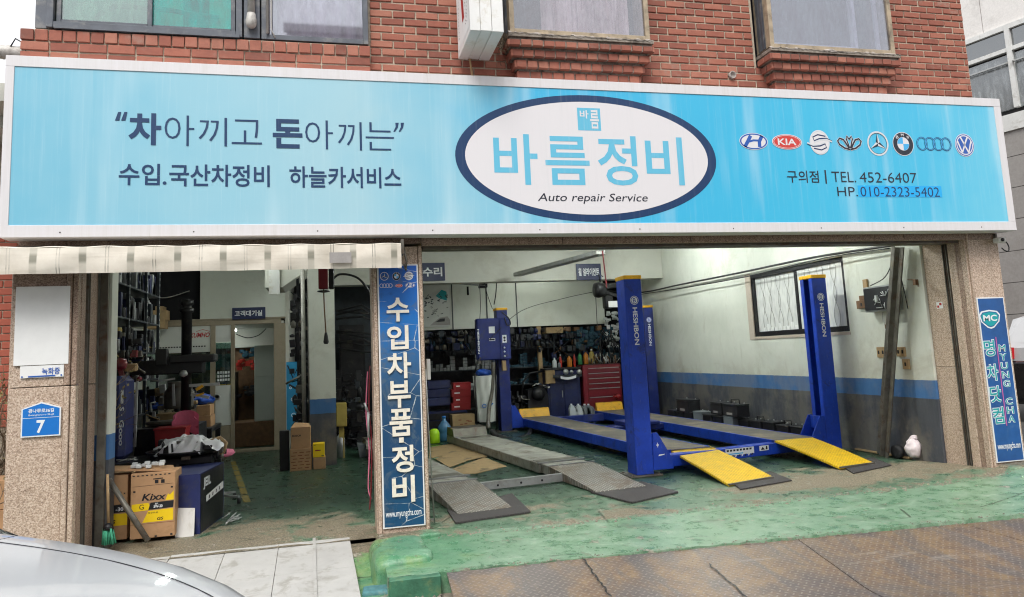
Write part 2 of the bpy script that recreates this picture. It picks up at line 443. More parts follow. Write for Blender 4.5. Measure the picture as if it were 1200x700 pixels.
def m_wall():
    """painted plaster: grey dado, blue band, off-white above"""
    t = NT('painted_wall'); P = t.geo.outputs['Position']; X, Y, Z = t.sep(P)
    n = t.noise(P, 1.5, 6, .65); n2 = t.noise(t.mapping(P, (5, 5, 1)), 2, 6, .7); w = t.noise(P, 12, 3, .6)
    zz = t.math('ADD', Z, t.math('MULTIPLY', t.math('SUBTRACT', w, .5), .012))
    white = t.ramp(n, [(.3, (.60, .62, .55)), (.7, (.74, .75, .68))])
    blot = t.noise(P, .9, 8, .75, dist=.6)
    white = t.mix(t.math('MULTIPLY', t.step(blot, .5, .68), .38), white, (.42, .39, .30))
    white = t.mix(t.math('MULTIPLY', t.step(n2, .56, .72), .25), white, (.36, .33, .25))
    drip = t.noise(t.mapping(P, (1, 7, .5)), 1.6, 6, .75)
    white = t.mix(t.math('MULTIPLY', t.step(drip, .6, .8), .22), white, (.30, .27, .20))
    blue = t.ramp(n2, [(.3, (.035, .12, .30)), (.7, (.06, .17, .38))])
    grey = t.ramp(n2, [(.3, (.038, .043, .056)), (.7, (.085, .092, .108))])
    grey = t.mix(t.math('MULTIPLY', t.step(t.noise(P, 2.3, 8, .8, dist=.8), .52, .66), .5), grey, (.16, .155, .14))
    c = t.mix(t.math('GREATER_THAN', zz, .70), grey, blue)
    c = t.mix(t.math('GREATER_THAN', zz, .90), c, white)
    low = t.math('MULTIPLY', t.math('SUBTRACT', 1.0, t.step(Z, .9, 1.3)), t.step(n, .45, .6))
    c = t.mix(t.math('MULTIPLY', low, .3), c, (.28, .24, .17))
    t.done(c, .6, 0, t.bump(t.noise(P, 35, 5, .7), .25, .006)); return t.m
m_wall()
basic('ceiling_paint', (.62, .62, .56), .7, var=.08, vs=1.2, dirt=(.35, .32, .26), dirt_amt=.35, ds=1.1)
basic('panel_white', (.66, .68, .61), .55, var=.06, vs=1.0, dirt=(.40, .38, .30), dirt_amt=.25, ds=2)

def m_brick(name, spread=1.0):
    t = NT(name); P = t.tc.outputs['Object']; r = t.rnd(); G = t.geo.outputs['Position']
    r2 = t.noise(t.mapping(G, (4.8, 4.8, 14)), 1.0, 2, .9)
    rr = t.math('ADD', t.math('MULTIPLY', r, .6), t.math('MULTIPLY', r2, .4))
    c = t.ramp(rr, [(.12, (.20, .072, .050)), (.35, (.30, .100, .068)), (.6, (.37, .130, .086)), (.9, (.44, .19, .13))])
    n = t.noise(G, 40, 6, .75)
    c = t.mix(t.math('MULTIPLY', t.step(n, .5, .75), .35), c, (.16, .06, .05))
    n3 = t.noise(G, 5, 6, .7)
    c = t.mix(t.math('MULTIPLY', t.step(n3, .55, .72), .5), c, (.36, .27, .22))
    n4 = t.noise(G, 1.3, 6, .75)
    c = t.mix(t.math('MULTIPLY', t.step(n4, .5, .66), .35), c, (.15, .07, .055))
    t.done(c, .82, 0, t.bump(n, .5, .004)); return t.m
m_brick('brick')
basic('mortar', (.47, .40, .31), .9, var=.25, vs=20, dirt=(.25, .20, .15), dirt_amt=.5, ds=4, bump=.5, bs=90)
basic('grime_mortar', (.30, .26, .22), .95, var=.4, vs=25, dirt=(.05, .04, .035), dirt_amt=.8, ds=8, bump=.8, bs=70)

def m_sign():
    t = NT('sign_cyan'); P = t.geo.outputs['Position']; X, Y, Z = t.sep(P)
    u = t.math('DIVIDE', t.math('ADD', X, 2.3), 9.0)
    n = t.noise(P, .7, 4, .6)
    uu = t.math('ADD', u, t.math('MULTIPLY', t.math('SUBTRACT', n, .5), .35))
    c = t.ramp(uu, [(0, (.18, .50, .66)), (.12, (.29, .57, .69)), (.3, (.37, .61, .70)), (.42, (.22, .54, .70)), (.52, (.05, .46, .74)), (.75, (.05, .49, .75)), (.9, (.06, .50, .76)), (1, (.14, .57, .77))])
    st = t.noise(t.mapping(P, (9, 1, .25)), 3, 5, .75)
    c = t.mix(t.math('MULTIPLY', t.step(st, .5, .75), .17), c, (.66, .80, .84))
    big = t.noise(t.mapping(P, (1.6, 1, .12)), 2.2, 3, .5)
    c = t.mix(t.math('MULTIPLY', t.step(big, .54, .74), .30), c, (.70, .84, .88))  # broad whitish glare painted into the cyan as soft streaks
    fine = t.noise(t.mapping(P, (60, 1, .8)), 2, 4, .8)
    c = t.mix(t.math('MULTIPLY', t.step(fine, .6, .8), .18), c, (.75, .8, .8))
    t.done(c, .38, 0, t.bump(t.noise(P, 1.3, 2, .5), .12, .03)); return t.m
m_sign()
def m_print(name, col, fade=.35, fcol=(.72, .76, .78)):
    t = NT(name); P = t.geo.outputs['Position']
    st = t.noise(t.mapping(P, (9, 1, .25)), 3, 5, .75); fine = t.noise(t.mapping(P, (60, 1, .8)), 2, 4, .8)
    c = t.mix(t.math('MULTIPLY', t.step(st, .5, .8), fade), col, fcol)
    c = t.mix(t.math('MULTIPLY', t.step(fine, .6, .8), fade * .7), c, fcol)
    t.done(c, .4); return t.m
m_print('sign_white', (.74, .72, .74), .45, (.64, .64, .66))
m_print('sign_navy', (.008, .03, .11), .06)
m_print('sign_navy_faded', (.009, .042, .125), .08)
m_print('sign_letter_cyan', (.13, .50, .70), .3)
m_print('sign_patch', (.01, .42, .86), .05)
m_print('print_red', (.62, .05, .04), .1); m_print('print_black', (.015, .02, .035), .1)
m_print('print_blue', (.02, .10, .42), .1); m_print('print_silver', (.66, .69, .72), .1); m_print('print_sky', (.06, .42, .80), .1)
def m_frame():
    t = NT('sign_frame'); P = t.geo.outputs['Position']
    st = t.noise(t.mapping(P, (12, 1, .6)), 2, 6, .75)
    c = t.ramp(st, [(.35, (.74, .72, .74)), (.62, (.68, .66, .66)), (.8, (.50, .47, .43))])
    t.done(c, .42); return t.m
m_frame()
def m_awning():
    t = NT('awning_cloth'); P = t.geo.outputs['Position']; X, Y, Z = t.sep(P)
    p = t.math('ABSOLUTE', t.math('SUBTRACT', t.math('FRACT', t.math('DIVIDE', X, .322)), .5))
    wide = t.math('SUBTRACT', 1.0, t.step(p, .06, .09))
    q = t.math('ABSOLUTE', t.math('SUBTRACT', t.math('FRACT', t.math('ADD', t.math('DIVIDE', X, .322), .5)), .5))
    q2 = t.math('ABSOLUTE', t.math('SUBTRACT', q, .03)); thin = t.math('SUBTRACT', 1.0, t.step(q2, .006, .014))
    zm = t.step(t.noise(t.mapping(P, (0.6, 1, 5)), 3.3, 2, .4), .45, .62)
    zc = t.math('SUBTRACT', 1.0, t.step(t.math('ABSOLUTE', t.math('SUBTRACT', Z, 2.235)), .015, .05))
    c = t.ramp(t.noise(P, 3, 6, .7), [(.3, (.60, .54, .45)), (.7, (.76, .71, .62))])
    c = t.mix(t.math('MULTIPLY', t.math('MULTIPLY', wide, zc), .75), c, (.17, .17, .13))
    c = t.mix(t.math('MULTIPLY', wide, .30), c, (.2, .2, .15))
    c = t.mix(t.math('MULTIPLY', thin, t.math('MULTIPLY_ADD', zm, .5, .2)), c, (.13, .13, .11))
    sd = t.noise(t.mapping(P, (.5, 1, 8)), 2.2, 5, .7)
    c = t.mix(t.math('MULTIPLY', t.step(sd, .5, .75), .35), c, (.4, .34, .26))
    t.done(c, .8, 0, t.bump(t.noise(P, 14, 3, .6), .2, .01)); t.b.inputs['Subsurface Weight'].default_value = 0
    return t.m
m_awning()
def m_bluebanner():
    t = NT('pillar_banner'); P = t.geo.outputs['Position']; X, Y, Z = t.sep(P)
    g = t.ramp(t.math('DIVIDE', Z, 2.2), [(0, (.008, .075, .17)), (.3, (.010, .055, .14)), (.5, (.02, .07, .15)), (.62, (.035, .12, .27)), (.78, (.012, .16, .50)), (1, (.01, .10, .48))])
    n = t.noise(t.mapping(P, (1, 1, .8)), 5.5, 6, .7, dist=1)
    c = t.mix(t.math('MULTIPLY', t.step(n, .5, .62), .5), g, (.10, .14, .18))
    c = t.mix(t.math('MULTIPLY', t.step(t.noise(P, 3, 5, .7), .55, .7), .6), c, (.004, .018, .05))
    cr = t.voro(t.mapping(P, (1.2, 1, 2.4)), 2.4, 'DISTANCE_TO_EDGE')
    crm = t.math('SUBTRACT', 1.0, t.step(t.math('ADD', cr, t.math('MULTIPLY', t.math('SUBTRACT', t.noise(P, 20, 4, .8), .5), .04)), .001, .012))
    crm = t.math('MULTIPLY', crm, t.step(t.noise(P, 3.1, 2, .5), .47, .5))
    c = t.mix(crm, c, (.55, .58, .58))
    t.done(c, .4); return t.m
m_bluebanner()
basic('banner_letter', (.80, .74, .64), .6, var=.08, vs=14, dirt=(.5, .42, .3), dirt_amt=.4, ds=18)
flatm('white_edge', (.75, .76, .76)); basic('banner_navy', (.012, .085, .28), .35, var=.3, vs=3, dirt=(.10, .20, .33), dirt_amt=.4, ds=4)
basic('blue_stone', (.08, .22, .24), .8, var=.3, vs=20, dirt=(.3, .3, .2), dirt_amt=.6, ds=12, bump=.8)
flatm('teal_print', (.01, .33, .36)); flatm('pink_print', (.5, .12, .35)); flatm('plate_blue', (.012, .17, .56), .35)
flatm('navy_sign', (.012, .02, .075), .4); flatm('text_white', (.78, .80, .82)); flatm('text_black', (.012, .012, .015))
flatm('text_red', (.42, .02, .02)); flatm('kixx_yellow', (.90, .62, .01), .45); flatm('paper', (.80, .80, .79), .7); basic('green_block', (.05, .17, .10), .6, var=.3, vs=12, dirt=(.25, .30, .12), dirt_amt=.4, ds=9, bump=.5)
def m_lift(name, base, chip):
    t = NT(name); P = t.tc.outputs['Object']; G = t.geo.outputs['Position']
    n = t.noise(G, 3, 6, .7); c = t.ramp(n, [(.3, tuple(a * .7 for a in base)), (.7, tuple(a * 1.2 for a in base))])
    sc = t.noise(t.mapping(G, (30, 30, 3)), 1.6, 6, .8); c = t.mix(t.math('MULTIPLY', t.step(sc, .6, .66), .45), c, (.16, .19, .34))
    ch = t.noise(G, 26, 7, .85); c = t.mix(t.step(ch, .66, .69), c, chip)
    gr = t.noise(G, 5.5, 8, .8, dist=.7); c = t.mix(t.math('MULTIPLY', t.step(gr, .52, .66), .65), c, (.020, .022, .035))
    t.done(c, t.math('MULTIPLY_ADD', gr, .4, .28), 0, t.bump(ch, .25, .003)); return t.m
m_lift('lift_blue', (.006, .048, .44), (.20, .17, .14))
basic('lift_blue_old', (.010, .022, .16), .45, var=.3, vs=4, dirt=(.05, .05, .06), dirt_amt=.7, ds=4)
basic('lift_yellow', (.80, .42, .01), .45, var=.12, vs=8, dirt=(.2, .12, .03), dirt_amt=.6, ds=9)
basic('deck_dusty', (.13, .115, .095), .8, var=.35, vs=3, dirt=(.26, .21, .14), dirt_amt=.8, ds=3, bump=.4)
basic('deck_grey', (.29, .285, .25), .6, var=.3, vs=6, dirt=(.10, .07, .045), dirt_amt=.85, ds=5, bump=.3, bs=40)
basic('old_steel', (.15, .14, .12), .5, .5, var=.3, vs=8, dirt=(.10, .05, .025), dirt_amt=.7, ds=7)
basic('galvanised', (.42, .43, .43), .42, .6, var=.15, vs=9, dirt=(.2, .17, .13), dirt_amt=.5, ds=5)
basic('rubber', (.014, .014, .016), .7, var=.3, vs=8); basic('black_plastic', (.014, .014, .017), .45, var=.3, vs=8)
basic('black_metal', (.016, .016, .019), .4, .3, var=.3, vs=6, dirt=(.07, .06, .05), dirt_amt=.5, ds=7)
basic('navy_paint', (.010, .016, .075), .42, var=.3, vs=4, dirt=(.04, .04, .05), dirt_amt=.6, ds=5)
basic('navy_bright', (.012, .020, .10), .5, var=.2, vs=4, dirt=(.05, .05, .07), dirt_amt=.6, ds=5)
basic('red_chest', (.17, .010, .018), .35, var=.2, vs=4, coat=.3); basic('red_plastic', (.28, .012, .015), .4, var=.2, vs=5)
basic('cardboard', (.46, .27, .14), .85, var=.1, vs=5, dirt=(.30, .17, .08), dirt_amt=.5, ds=5, bump=.2, bs=30)
basic('cardboard_old', (.32, .22, .11), .9, var=.2, vs=4, dirt=(.05, .04, .03), dirt_amt=.9, ds=3.5, bump=.3, bs=30)
flatm('cardboard_print', (.20, .07, .03), .8)
basic('door_frame', (.30, .25, .18), .5, .1, var=.12, vs=5, dirt=(.2, .16, .1), dirt_amt=.4, ds=5)
basic('window_frame_dark', (.10, .11, .13), .45, .3, var=.2, vs=7, dirt=(.28, .27, .25), dirt_amt=.5, ds=6)
basic('window_frame_tan', (.42, .34, .24), .6, .2, var=.25, vs=8, dirt=(.12, .10, .08), dirt_amt=.7, ds=7)
basic('window_sill_dust', (.42, .38, .35), .95, var=.25, vs=20, dirt=(.14, .12, .10), dirt_amt=.7, ds=11, bump=.8, bs=80)
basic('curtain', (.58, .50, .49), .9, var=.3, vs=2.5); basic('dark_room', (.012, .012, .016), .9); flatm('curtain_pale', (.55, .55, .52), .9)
basic('pvc_white', (.70, .70, .68), .5, var=.08, vs=6, dirt=(.35, .32, .28), dirt_amt=.5, ds=5)
basic('light_box_white', (.80, .80, .78), .45, var=.06, vs=4, dirt=(.52, .46, .33), dirt_amt=.5, ds=6)
basic('pipe_grey', (.5, .48, .45), .6, .2, var=.2, vs=9, dirt=(.2, .18, .15), dirt_amt=.6, ds=9)
basic('wood_brown', (.16, .085, .04), .7, var=.3, vs=12); basic('chrome_dull', (.45, .45, .44), .3, .8, var=.2, vs=9)
basic('wood_tan', (.40, .27, .14), .7, var=.2, vs=12)
basic('pink_fabric', (.68, .17, .28), .8, var=.15, vs=9); basic('green_mop', (.08, .45, .27), .8, var=.3, vs=15, bump=.6)
basic('bag_plastic', (.80, .81, .84), .22, var=.1, vs=9, bump=.4, bs=18); basic('blue_bag', (.02, .08, .42), .3, var=.3, vs=9, bump=.6, bs=25)
basic('pink_bag', (.80, .70, .72), .45, var=.1, vs=7, bump=.6, bs=18); basic('rack_gap', (.01, .01, .012), .8)
basic('white_board', (.66, .65, .62), .6, var=.08, vs=5, dirt=(.4, .36, .28), dirt_amt=.6, ds=6)
basic('marble', (.49, .48, .46), .55, var=.08, vs=5, dirt=(.26, .24, .20), dirt_amt=.6, ds=6, bump=.35, bs=35)
basic('asphalt', (.055, .055, .055), .9, var=.3, vs=30, dirt=(.10, .095, .085), dirt_amt=.5, ds=.7, bump=.8, bs=120)
basic('rubble', (.22, .19, .15), .95, var=.45, vs=16, bump=1, bs=40)
basic('stone_panel', (.76, .73, .70), .6, var=.08, vs=30, dirt=(.38, .35, .32), dirt_amt=.3, ds=2); basic('stone_band', (.50, .42, .35), .6, var=.08, vs=30)
basic('stone_grey', (.33, .31, .295), .7, var=.1, vs=20, dirt=(.24, .22, .20), dirt_amt=.4, ds=2)
basic('terracotta', (.40, .10, .06), .75, var=.15, vs=6); basic('bark', (.12, .085, .055), .95, var=.4, vs=14, bump=1, bs=30)
basic('twig', (.17, .12, .075), .9, var=.35, vs=10); basic('dry_leaf', (.28, .22, .09), .8, var=.4, vs=10)
basic('jug_white', (.62, .66, .68), .35, var=.06, vs=5); basic('jug_grey', (.20, .22, .24), .4, var=.1, vs=5)
basic('lime', (.45, .80, .02), .35, var=.06, vs=5); basic('water_blue', (.06, .18, .34), .2, var=.1, vs=5)
basic('bottle_orange', (.5, .17, .02), .35, var=.2, vs=5); basic('bottle_red', (.45, .03, .02), .35, var=.2, vs=5); basic('bottle_gold', (.40, .30, .07), .35, var=.2, vs=5)
basic('bottle_green', (.03, .20, .07), .35, var=.2, vs=5)
basic('stock_teal', (.018, .08, .125), .6, var=.45, vs=7, rand=.8); basic('stock_pale', (.30, .31, .31), .6, var=.3, vs=7, rand=.8)
basic('rack_metal', (.035, .042, .05), .5, .4, var=.3, vs=6); basic('rack_white', (.6, .62, .62), .5, var=.2, vs=9)
basic('poster_blue', (.02, .22, .42), .45, var=.15, vs=4); basic('floor_yellow', (.22, .16, .03), .7, var=.3, vs=9, dirt=(.05, .08, .04), dirt_amt=.9, ds=14)
basic('bare_white', (.60, .61, .58), .55, var=.05, vs=2)
basic('fridge_white', (.50, .55, .52), .4, var=.05, vs=4)
def m_glass(name, tint=(.85, .9, .9), refl=.22, rough=.03, dust=.15, dcol=(.5, .48, .46)):
    t = NT(name); P = t.geo.outputs['Position']
    tr = t.n.new('ShaderNodeBsdfTransparent'); tr.inputs[0].default_value = tint + (1,)
    gl = t.n.new('ShaderNodeBsdfGlossy'); gl.inputs['Roughness'].default_value = rough; gl.inputs[0].default_value = (.9, .93, .95, 1)
    df = t.n.new('ShaderNodeBsdfDiffuse'); df.inputs[0].default_value = dcol + (1,)
    m1 = t.n.new('ShaderNodeMixShader'); m1.inputs[0].default_value = refl
    t.l.new(tr.outputs[0], m1.inputs[1]); t.l.new(gl.outputs[0], m1.inputs[2])
    m2 = t.n.new('ShaderNodeMixShader')
    d = t.noise(t.mapping(P, (3, 3, .8)), 4, 6, .7)
    t.l.new(t.math('MULTIPLY', t.step(d, .3, .8), dust), m2.inputs[0])
    t.l.new(m1.outputs[0], m2.inputs[1]); t.l.new(df.outputs[0], m2.inputs[2]); t.l.new(m2.outputs[0], t.out.inputs['Surface'])
    return t.m
m_glass('glass_clear'); m_glass('glass_dusty', (.90, .88, .92), .16, .03, .30, (.34, .32, .35))
m_glass('glass_dim', (.80, .80, .88), .22, .03, .26, (.30, .29, .34)); m_glass('glass_teal', (.10, .75, .68), .14, .05, .45, (.06, .62, .58))
m_glass('glass_office', (.35, .5, .45), .25, .04, .1); m_glass('glass_frost', (.55, .6, .6), .25, .25, .6, (.55, .58, .6)); m_glass('glass_dark', (.10, .11, .13), .25, .03, .1)
m_glass('glass_pale_teal', (.40, .62, .56), .2, .05, .55, (.42, .62, .54))
def m_tube():
    t = NT('fill_tube'); t.b.inputs['Emission Color'].default_value = (.93, 1, .95, 1); t.b.inputs['Emission Strength'].default_value = 95  # glow of the unseen lamps added over tracks and lift
    return t.m
m_tube()
def m_tube2():
    t = NT('lamp_tube_dim'); t.b.inputs['Emission Color'].default_value = (.93, 1, .95, 1); t.b.inputs['Emission Strength'].default_value = 9
    t = NT('fill_tube_mid'); t.b.inputs['Emission Color'].default_value = (.93, 1, .95, 1); t.b.inputs['Emission Strength'].default_value = 32  # weaker glow of the unseen lamp added in the left bay
m_tube2()
def m_car():
    t = NT('car_silver'); P = t.tc.outputs['Object']
    fl = t.noise(P, 900, 2, .5)
    c = t.ramp(fl, [(.3, (.50, .51, .53)), (.7, (.60, .61, .63))])
    dst = t.noise(P, 2.5, 6, .7)
    t.done(c, t.math('MULTIPLY_ADD', dst, .14, .27), .15, None); t.b.inputs['Coat Weight'].default_value = .8; t.b.inputs['Coat Roughness'].default_value = .05
    return t.m
m_car()
basic('chrome', (.7, .71, .72), .15, 1.0, var=.03); basic('tyre', (.02, .02, .02), .8, var=.2, vs=9)
flatm('lamp_red', (.5, .01, .015), .2); basic('car_dark', (.02, .02, .025), .25, .4, var=.1, coat=.8); basic('car_white', (.7, .71, .73), .25, 0, var=.03, coat=.6)

def m_film():
    t = NT('glass_film'); P = t.geo.outputs['Position']
    n = t.noise(P, 3, 5, .6); f = t.voro(t.mapping(P, (1, 26, 9)), 1.0, 'SMOOTH_F1')
    c = t.ramp(t.math('ADD', t.math('MULTIPLY', n, .6), t.math('MULTIPLY', f, .4)), [(.2, (.58, .58, .58)), (.6, (.80, .80, .78))])
    t.done(c, .25, 0, t.bump(f, .3, .01)); return t.m
m_film()
# ------------------------------------------------------------------ ground
from mathutils import noise as mn
def nz(x, y, s=1.0, a=1.0): return mn.fractal(Vector((x * s, y * s, 3.7)), 1.0, 2.0, 4) * a
def gz(x, y):
    z = .045 * ss(5.0, 6.3, x) * ss(7.6, 6.3, y) + nz(x, y, 1.3, .004) + nz(x, y, 5, .0018)
    z += .05 * ss(6.1, 6.6, x) * ss(6.4, 6.1, y)
    if y < 6.1: z -= .012 * (6.1 - y)
    # broken lip along the shutter line
    z -= .010 * math.exp(-((y - 6.02 - .03 * math.sin(x * 3)) / .03) ** 2) * (0.5 + 0.5 * math.sin(x * 4.3 + 1))
    return z
def edgeY(x): return 5.135 - .0545 * x
STREET = -.15
mb = MB(); mb.grid(lambda u, v: (-60 + 120 * u, -40 + 120 * v, STREET - .004), 30, 30)
structure(mb.build('street', 'asphalt'))
mb = MB()
mb.grid(lambda u, v: (lambda x, y: (x, y, gz(x, y)))(-3.6 + 10.8 * u, 6.2 + 9.4 * (v ** 1.5)), 150, 110)
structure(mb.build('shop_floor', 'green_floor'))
mb = MB()
def apron(u, v):
    x = .32 + 7.6 * u; y = edgeY(x) + (6.2 - edgeY(x)) * v
    z = gz(x, y)
    if v < .02: y += .012 * math.sin(x * 31) + nz(x, 0, 6, .012)
    return (x, y, z)
mb.grid(apron, 160, 40)
n = 161
mb.add([apron(i / 160, 0) for i in range(161)] + [(apron(i / 160, 0)[0], apron(i / 160, 0)[1] - .004, STREET - .02) for i in range(161)],
       [[i, i + 1, i + 162, i + 161] for i in range(160)])
mb.add([apron(0, j / 40) for j in range(41)] + [(.32, apron(0, j / 40)[1], STREET - .02) for j in range(41)], [[j, j + 1, j + 42, j + 41] for j in range(40)])
structure(mb.build('green_apron', 'green_floor'))
# low green-painted patch of pavement left of the apron, and floor front strip above it
mb = MB()
mb.grid(lambda u, v: (lambda x, y: (x, y, -.13 + nz(x, y, 3, .012) + .11 * ss(5.55, 6.1, y)))(-2.6 + 2.93 * u, 4.3 + 1.9 * v), 50, 40)
structure(mb.build('pavement_patch', 'green_floor'))
mb = MB(); mb.grid(lambda u, v: (lambda x, y: (x, y, -.145 + nz(x, y, 9, .02)))(.2 + .55 * u, 4.2 + 1.0 * v), 20, 20)
structure(mb.build('gutter_bed', 'rubble'))

# lumpy concrete steps cast at the foot of the middle pillar
def lump(x0, y0, z0, x1, y1, z1, amp=.02, p=.32):
    """rounded hand-cast block: a superquadric dome with a noisy skin"""
    m = MB(); cx, cy = (x0 + x1) / 2, (y0 + y1) / 2; hx, hy = (x1 - x0) / 2, (y1 - y0) / 2
    def fn(u, v):
        a = 2 * math.pi * u; q = v * math.pi / 2
        sg = lambda w, e: math.copysign(abs(w) ** e, w)
        r = sg(math.sin(q), .35); x = cx + hx * r * sg(math.cos(a), p); y = cy + hy * r * sg(math.sin(a), p)
        z = z0 + (z1 - z0) * max(0, math.cos(q)) ** .28
        d = mn.noise_vector(Vector((x, y, z)) * 5) * amp + mn.noise_vector(Vector((x, y, z)) * 17) * amp * .35
        return (x + d.x, y + d.y, z + d.z * .6)
    m.grid(fn, 72, 22); return m
solo(lump(.235, 5.36, -.16, .66, 6.02, .052), 'concrete_step', 'green_floor', 'rounded green painted concrete lump at the foot of the banner pillar', 'step')
solo(lump(.30, 6.02, -.02, .80, 6.21, .03, .008), 'concrete_lip', 'green_floor', 'thin bright green cement lip right under the banner pillar', 'cement lip')
solo(lump(6.35, 5.98, .02, 7.1, 6.215, .10, .012), 'concrete_kerb', 'green_floor', 'green painted cement lip under the right granite pillar', 'cement lip')
solo(lump(6.15, 5.25, -.02, 7.3, 5.85, .085, .02), 'concrete_mound', 'green_floor', 'low green cement mound with a split edge at the right pillar', 'cement mound')
solo(lump(.16, 5.16, -.17, .36, 5.33, -.10, .02), 'rubble_block', 'blue_stone', 'small blue-green painted stone wedged below the concrete lump', 'stone')

# ------------------------------------------------------------------ steel plates over the gutter, sloping to the street
def zpl(y): return max(-.135, -.018 - .125 * max(0.0, (5.05 - y)))
seams = [((.70, 5.09), (.62, 3.2)), ((3.25, 4.955), (3.05, 3.2)), ((4.62, 4.88), (5.1, 3.2)), ((7.9, 4.70), (8.6, 3.2))]
labels = ['rust stained chequer plate at the left end, beside the gutter box', 'middle rusty chequer plate lying against the green apron', 'right rusty chequer plate lying against the green apron']
for k in range(3):
    a0, a1 = seams[k]; b0, b1 = seams[k + 1]; g = .004
    m = MB()
    def pl(u, v):
        p = Vector(a0).lerp(Vector(a1), v); q = Vector(b0).lerp(Vector(b1), v); r = p.lerp(q, u)
        return r
    top = []
    def fn(u, v):
        r = pl(u, v); return (r.x + g * (1 - 2 * u), r.y, zpl(r.y) + .004 * math.sin(u * 9 + k) * v + nz(r.x, r.y, 2, .004))
    nu, nv = 40, 24
    m.grid(fn, nu, nv)
    rim = [fn(i / nu, 0) for i in range(nu + 1)] + [fn(1, j / nv) for j in range(1, nv + 1)] + [fn(1 - i / nu, 1) for i in range(1, nu + 1)] + [fn(0, 1 - j / nv) for j in range(1, nv)]
    L = len(rim); m.add(rim + [(p[0], p[1], p[2] - .012) for p in rim], [[i, (i + 1) % L, (i + 1) % L + L, i + L] for i in range(L)])
    solo(m, 'steel_plate', 'steel_plate', labels[k], 'steel plate', 'steel plates laid along the kerb')
# jagged torch-cut slots in the plates
def slot(pts, lab):
    m = MB(); top = []
    for i, (x, y) in enumerate(pts):
        w = .0075 if i % 2 else .003
        top.append(((x - w, y, zpl(y) + .0075), (x + w, y, zpl(y) + .0075)))
    vs = [p for t in top for p in t]
    m.add(vs, [[2 * i, 2 * i + 1, 2 * i + 3, 2 * i + 2] for i in range(len(pts) - 1)])
    solo(m, 'cut_slot', 'text_black', lab, 'slot')
def jag(p, q, n, seed):
    rr = random.Random(seed); a = Vector(atz(*p, -.06)[:2]); b = Vector(atz(*q, -.10)[:2])
    return [(a.lerp(b, i / n).x + rr.uniform(-.008, .008), a.lerp(b, i / n).y) for i in range(n + 1)]
slot(jag((684, 663), (716, 702), 22, 1), 'jagged torch-cut slot in the left part of the rusty plates')
slot(jag((830, 662), (884, 702), 26, 2), 'longer jagged torch-cut slot in the middle of the rusty plates')

# steel box edge of the gutter
m = MB(); m.box((.325, 5.035, -.15), (.66, 5.112, -.014), ch=.006)
solo(m, 'gutter_box', 'green_block', 'green painted box section closing the gutter beside the plates', 'gutter box')

# ------------------------------------------------------------------ marble ramp slabs in front of the left bay
t_ = thing('marble_ramp', 'white marble tiles forming a small ramp into the left bay', 'ramp', (-.6, 5.5, -.1))
xs = [-1.62, -1.22, -.83, -.44, -.17, .10]
for i in range(5):
    for j, (v0, v1) in enumerate(((0, .5), (.5, 1))):
        def mp(u, v, dz=0):
            xl = xs[i] + .05 * v * (i / 5) ; xr = xs[i + 1] + (.05 * v * ((i + 1) / 5))
            y = 6.30 - .03 * (i == 0) - 1.35 * v; z = .004 - .115 * v
            return Vector((xl + (xr - xl) * u, y, z + dz))
        g = .006; m = MB()
        a, b, c, d = mp(g, v0 + g / 2), mp(1 - g, v0 + g / 2), mp(1 - g, v1 - g / 2), mp(g, v1 - g / 2)
        e = .002 * ((i * 3 + j) % 3)
        tops = [Vector((p.x, p.y, p.z + e)) for p in (a, b, c, d)]
        m.add(tops + [p - Vector((0, 0, .03)) for p in (a, b, c, d)], [[0, 1, 2, 3], [4, 5, 6, 7], [0, 1, 5, 4], [1, 2, 6, 5], [2, 3, 7, 6], [3, 0, 4, 7]])
        m.build('tile', 'marble', t_)
m = MB(); m.bar((-.175, 6.33, .012), (-.13, 4.9, -.105), .022, .012)
m.build('joint_strip', 'marble', t_)

# ------------------------------------------------------------------ shop interior shell
def wall(name, a, b, mat='painted_wall'):
    m = MB(); m.box(a, b); return structure(m.build(name, mat))
XR = 6.33
# right wall with its window opening (y 8.11..10.3, z 1.48..2.44)
m = MB()
m.box((XR, 7.1, -.1), (XR + .2, 8.11, 3.6)); m.box((XR, 10.3, -.1), (XR + .2, 15.3, 3.6))
m.box((XR, 8.112, -.1), (XR + .2, 10.298, 1.48)); m.box((XR, 8.112, 2.44), (XR + .2, 10.298, 3.6))
structure(m.build('right_wall', 'painted_wall'))
wall('wall_pilaster', (XR - .03, 6.80, -.1), (XR + .2, 7.098, 3.6))
wall('back_wall', (-3.4, 15.3, -.1), (XR + .2, 15.5, 3.6), 'black_metal')
wall('left_wall', (-3.4, 7.9, -.1), (-3.2, 15.298, 3.6))
wall('left_wall_end', (-2.3, 6.72, -.1), (-1.78, 6.898, 3.6))
wall('left_wall_step', (-2.3, 6.9, -.1), (-2.26, 7.898, 3.6))
wall('left_wall_return', (-3.4, 7.80, -.1), (-2.302, 7.898, 3.6))
wall('ceiling', (-3.4, 6.5, 3.6), (XR + .2, 15.5, 3.75), 'ceiling_paint')
wall('ceiling_beam', (.02, 13.4, 2.74), (XR - .002, 13.7, 3.598), 'ceiling_paint')
wall('wall_return', (5.95, 14.4, -.1), (XR - .002, 14.6, 3.598))
wall('concrete_column', (-.33, 10.7, -.02), (.02, 11.1, 3.598))
wall('back_room_wall', (.03, 14.7, -.1), (1.66, 14.9, 3.598), 'rack_metal')
m = MB(); m.box((1.68, 14.6, 1.93), (5.52, 14.66, 2.9)); structure(m.build('wall_panel', 'panel_white'))
m = MB(); m.box((1.68, 14.67, 2.9), (5.94, 14.75, 3.598)); structure(m.build('upper_wall', 'ceiling_paint'))
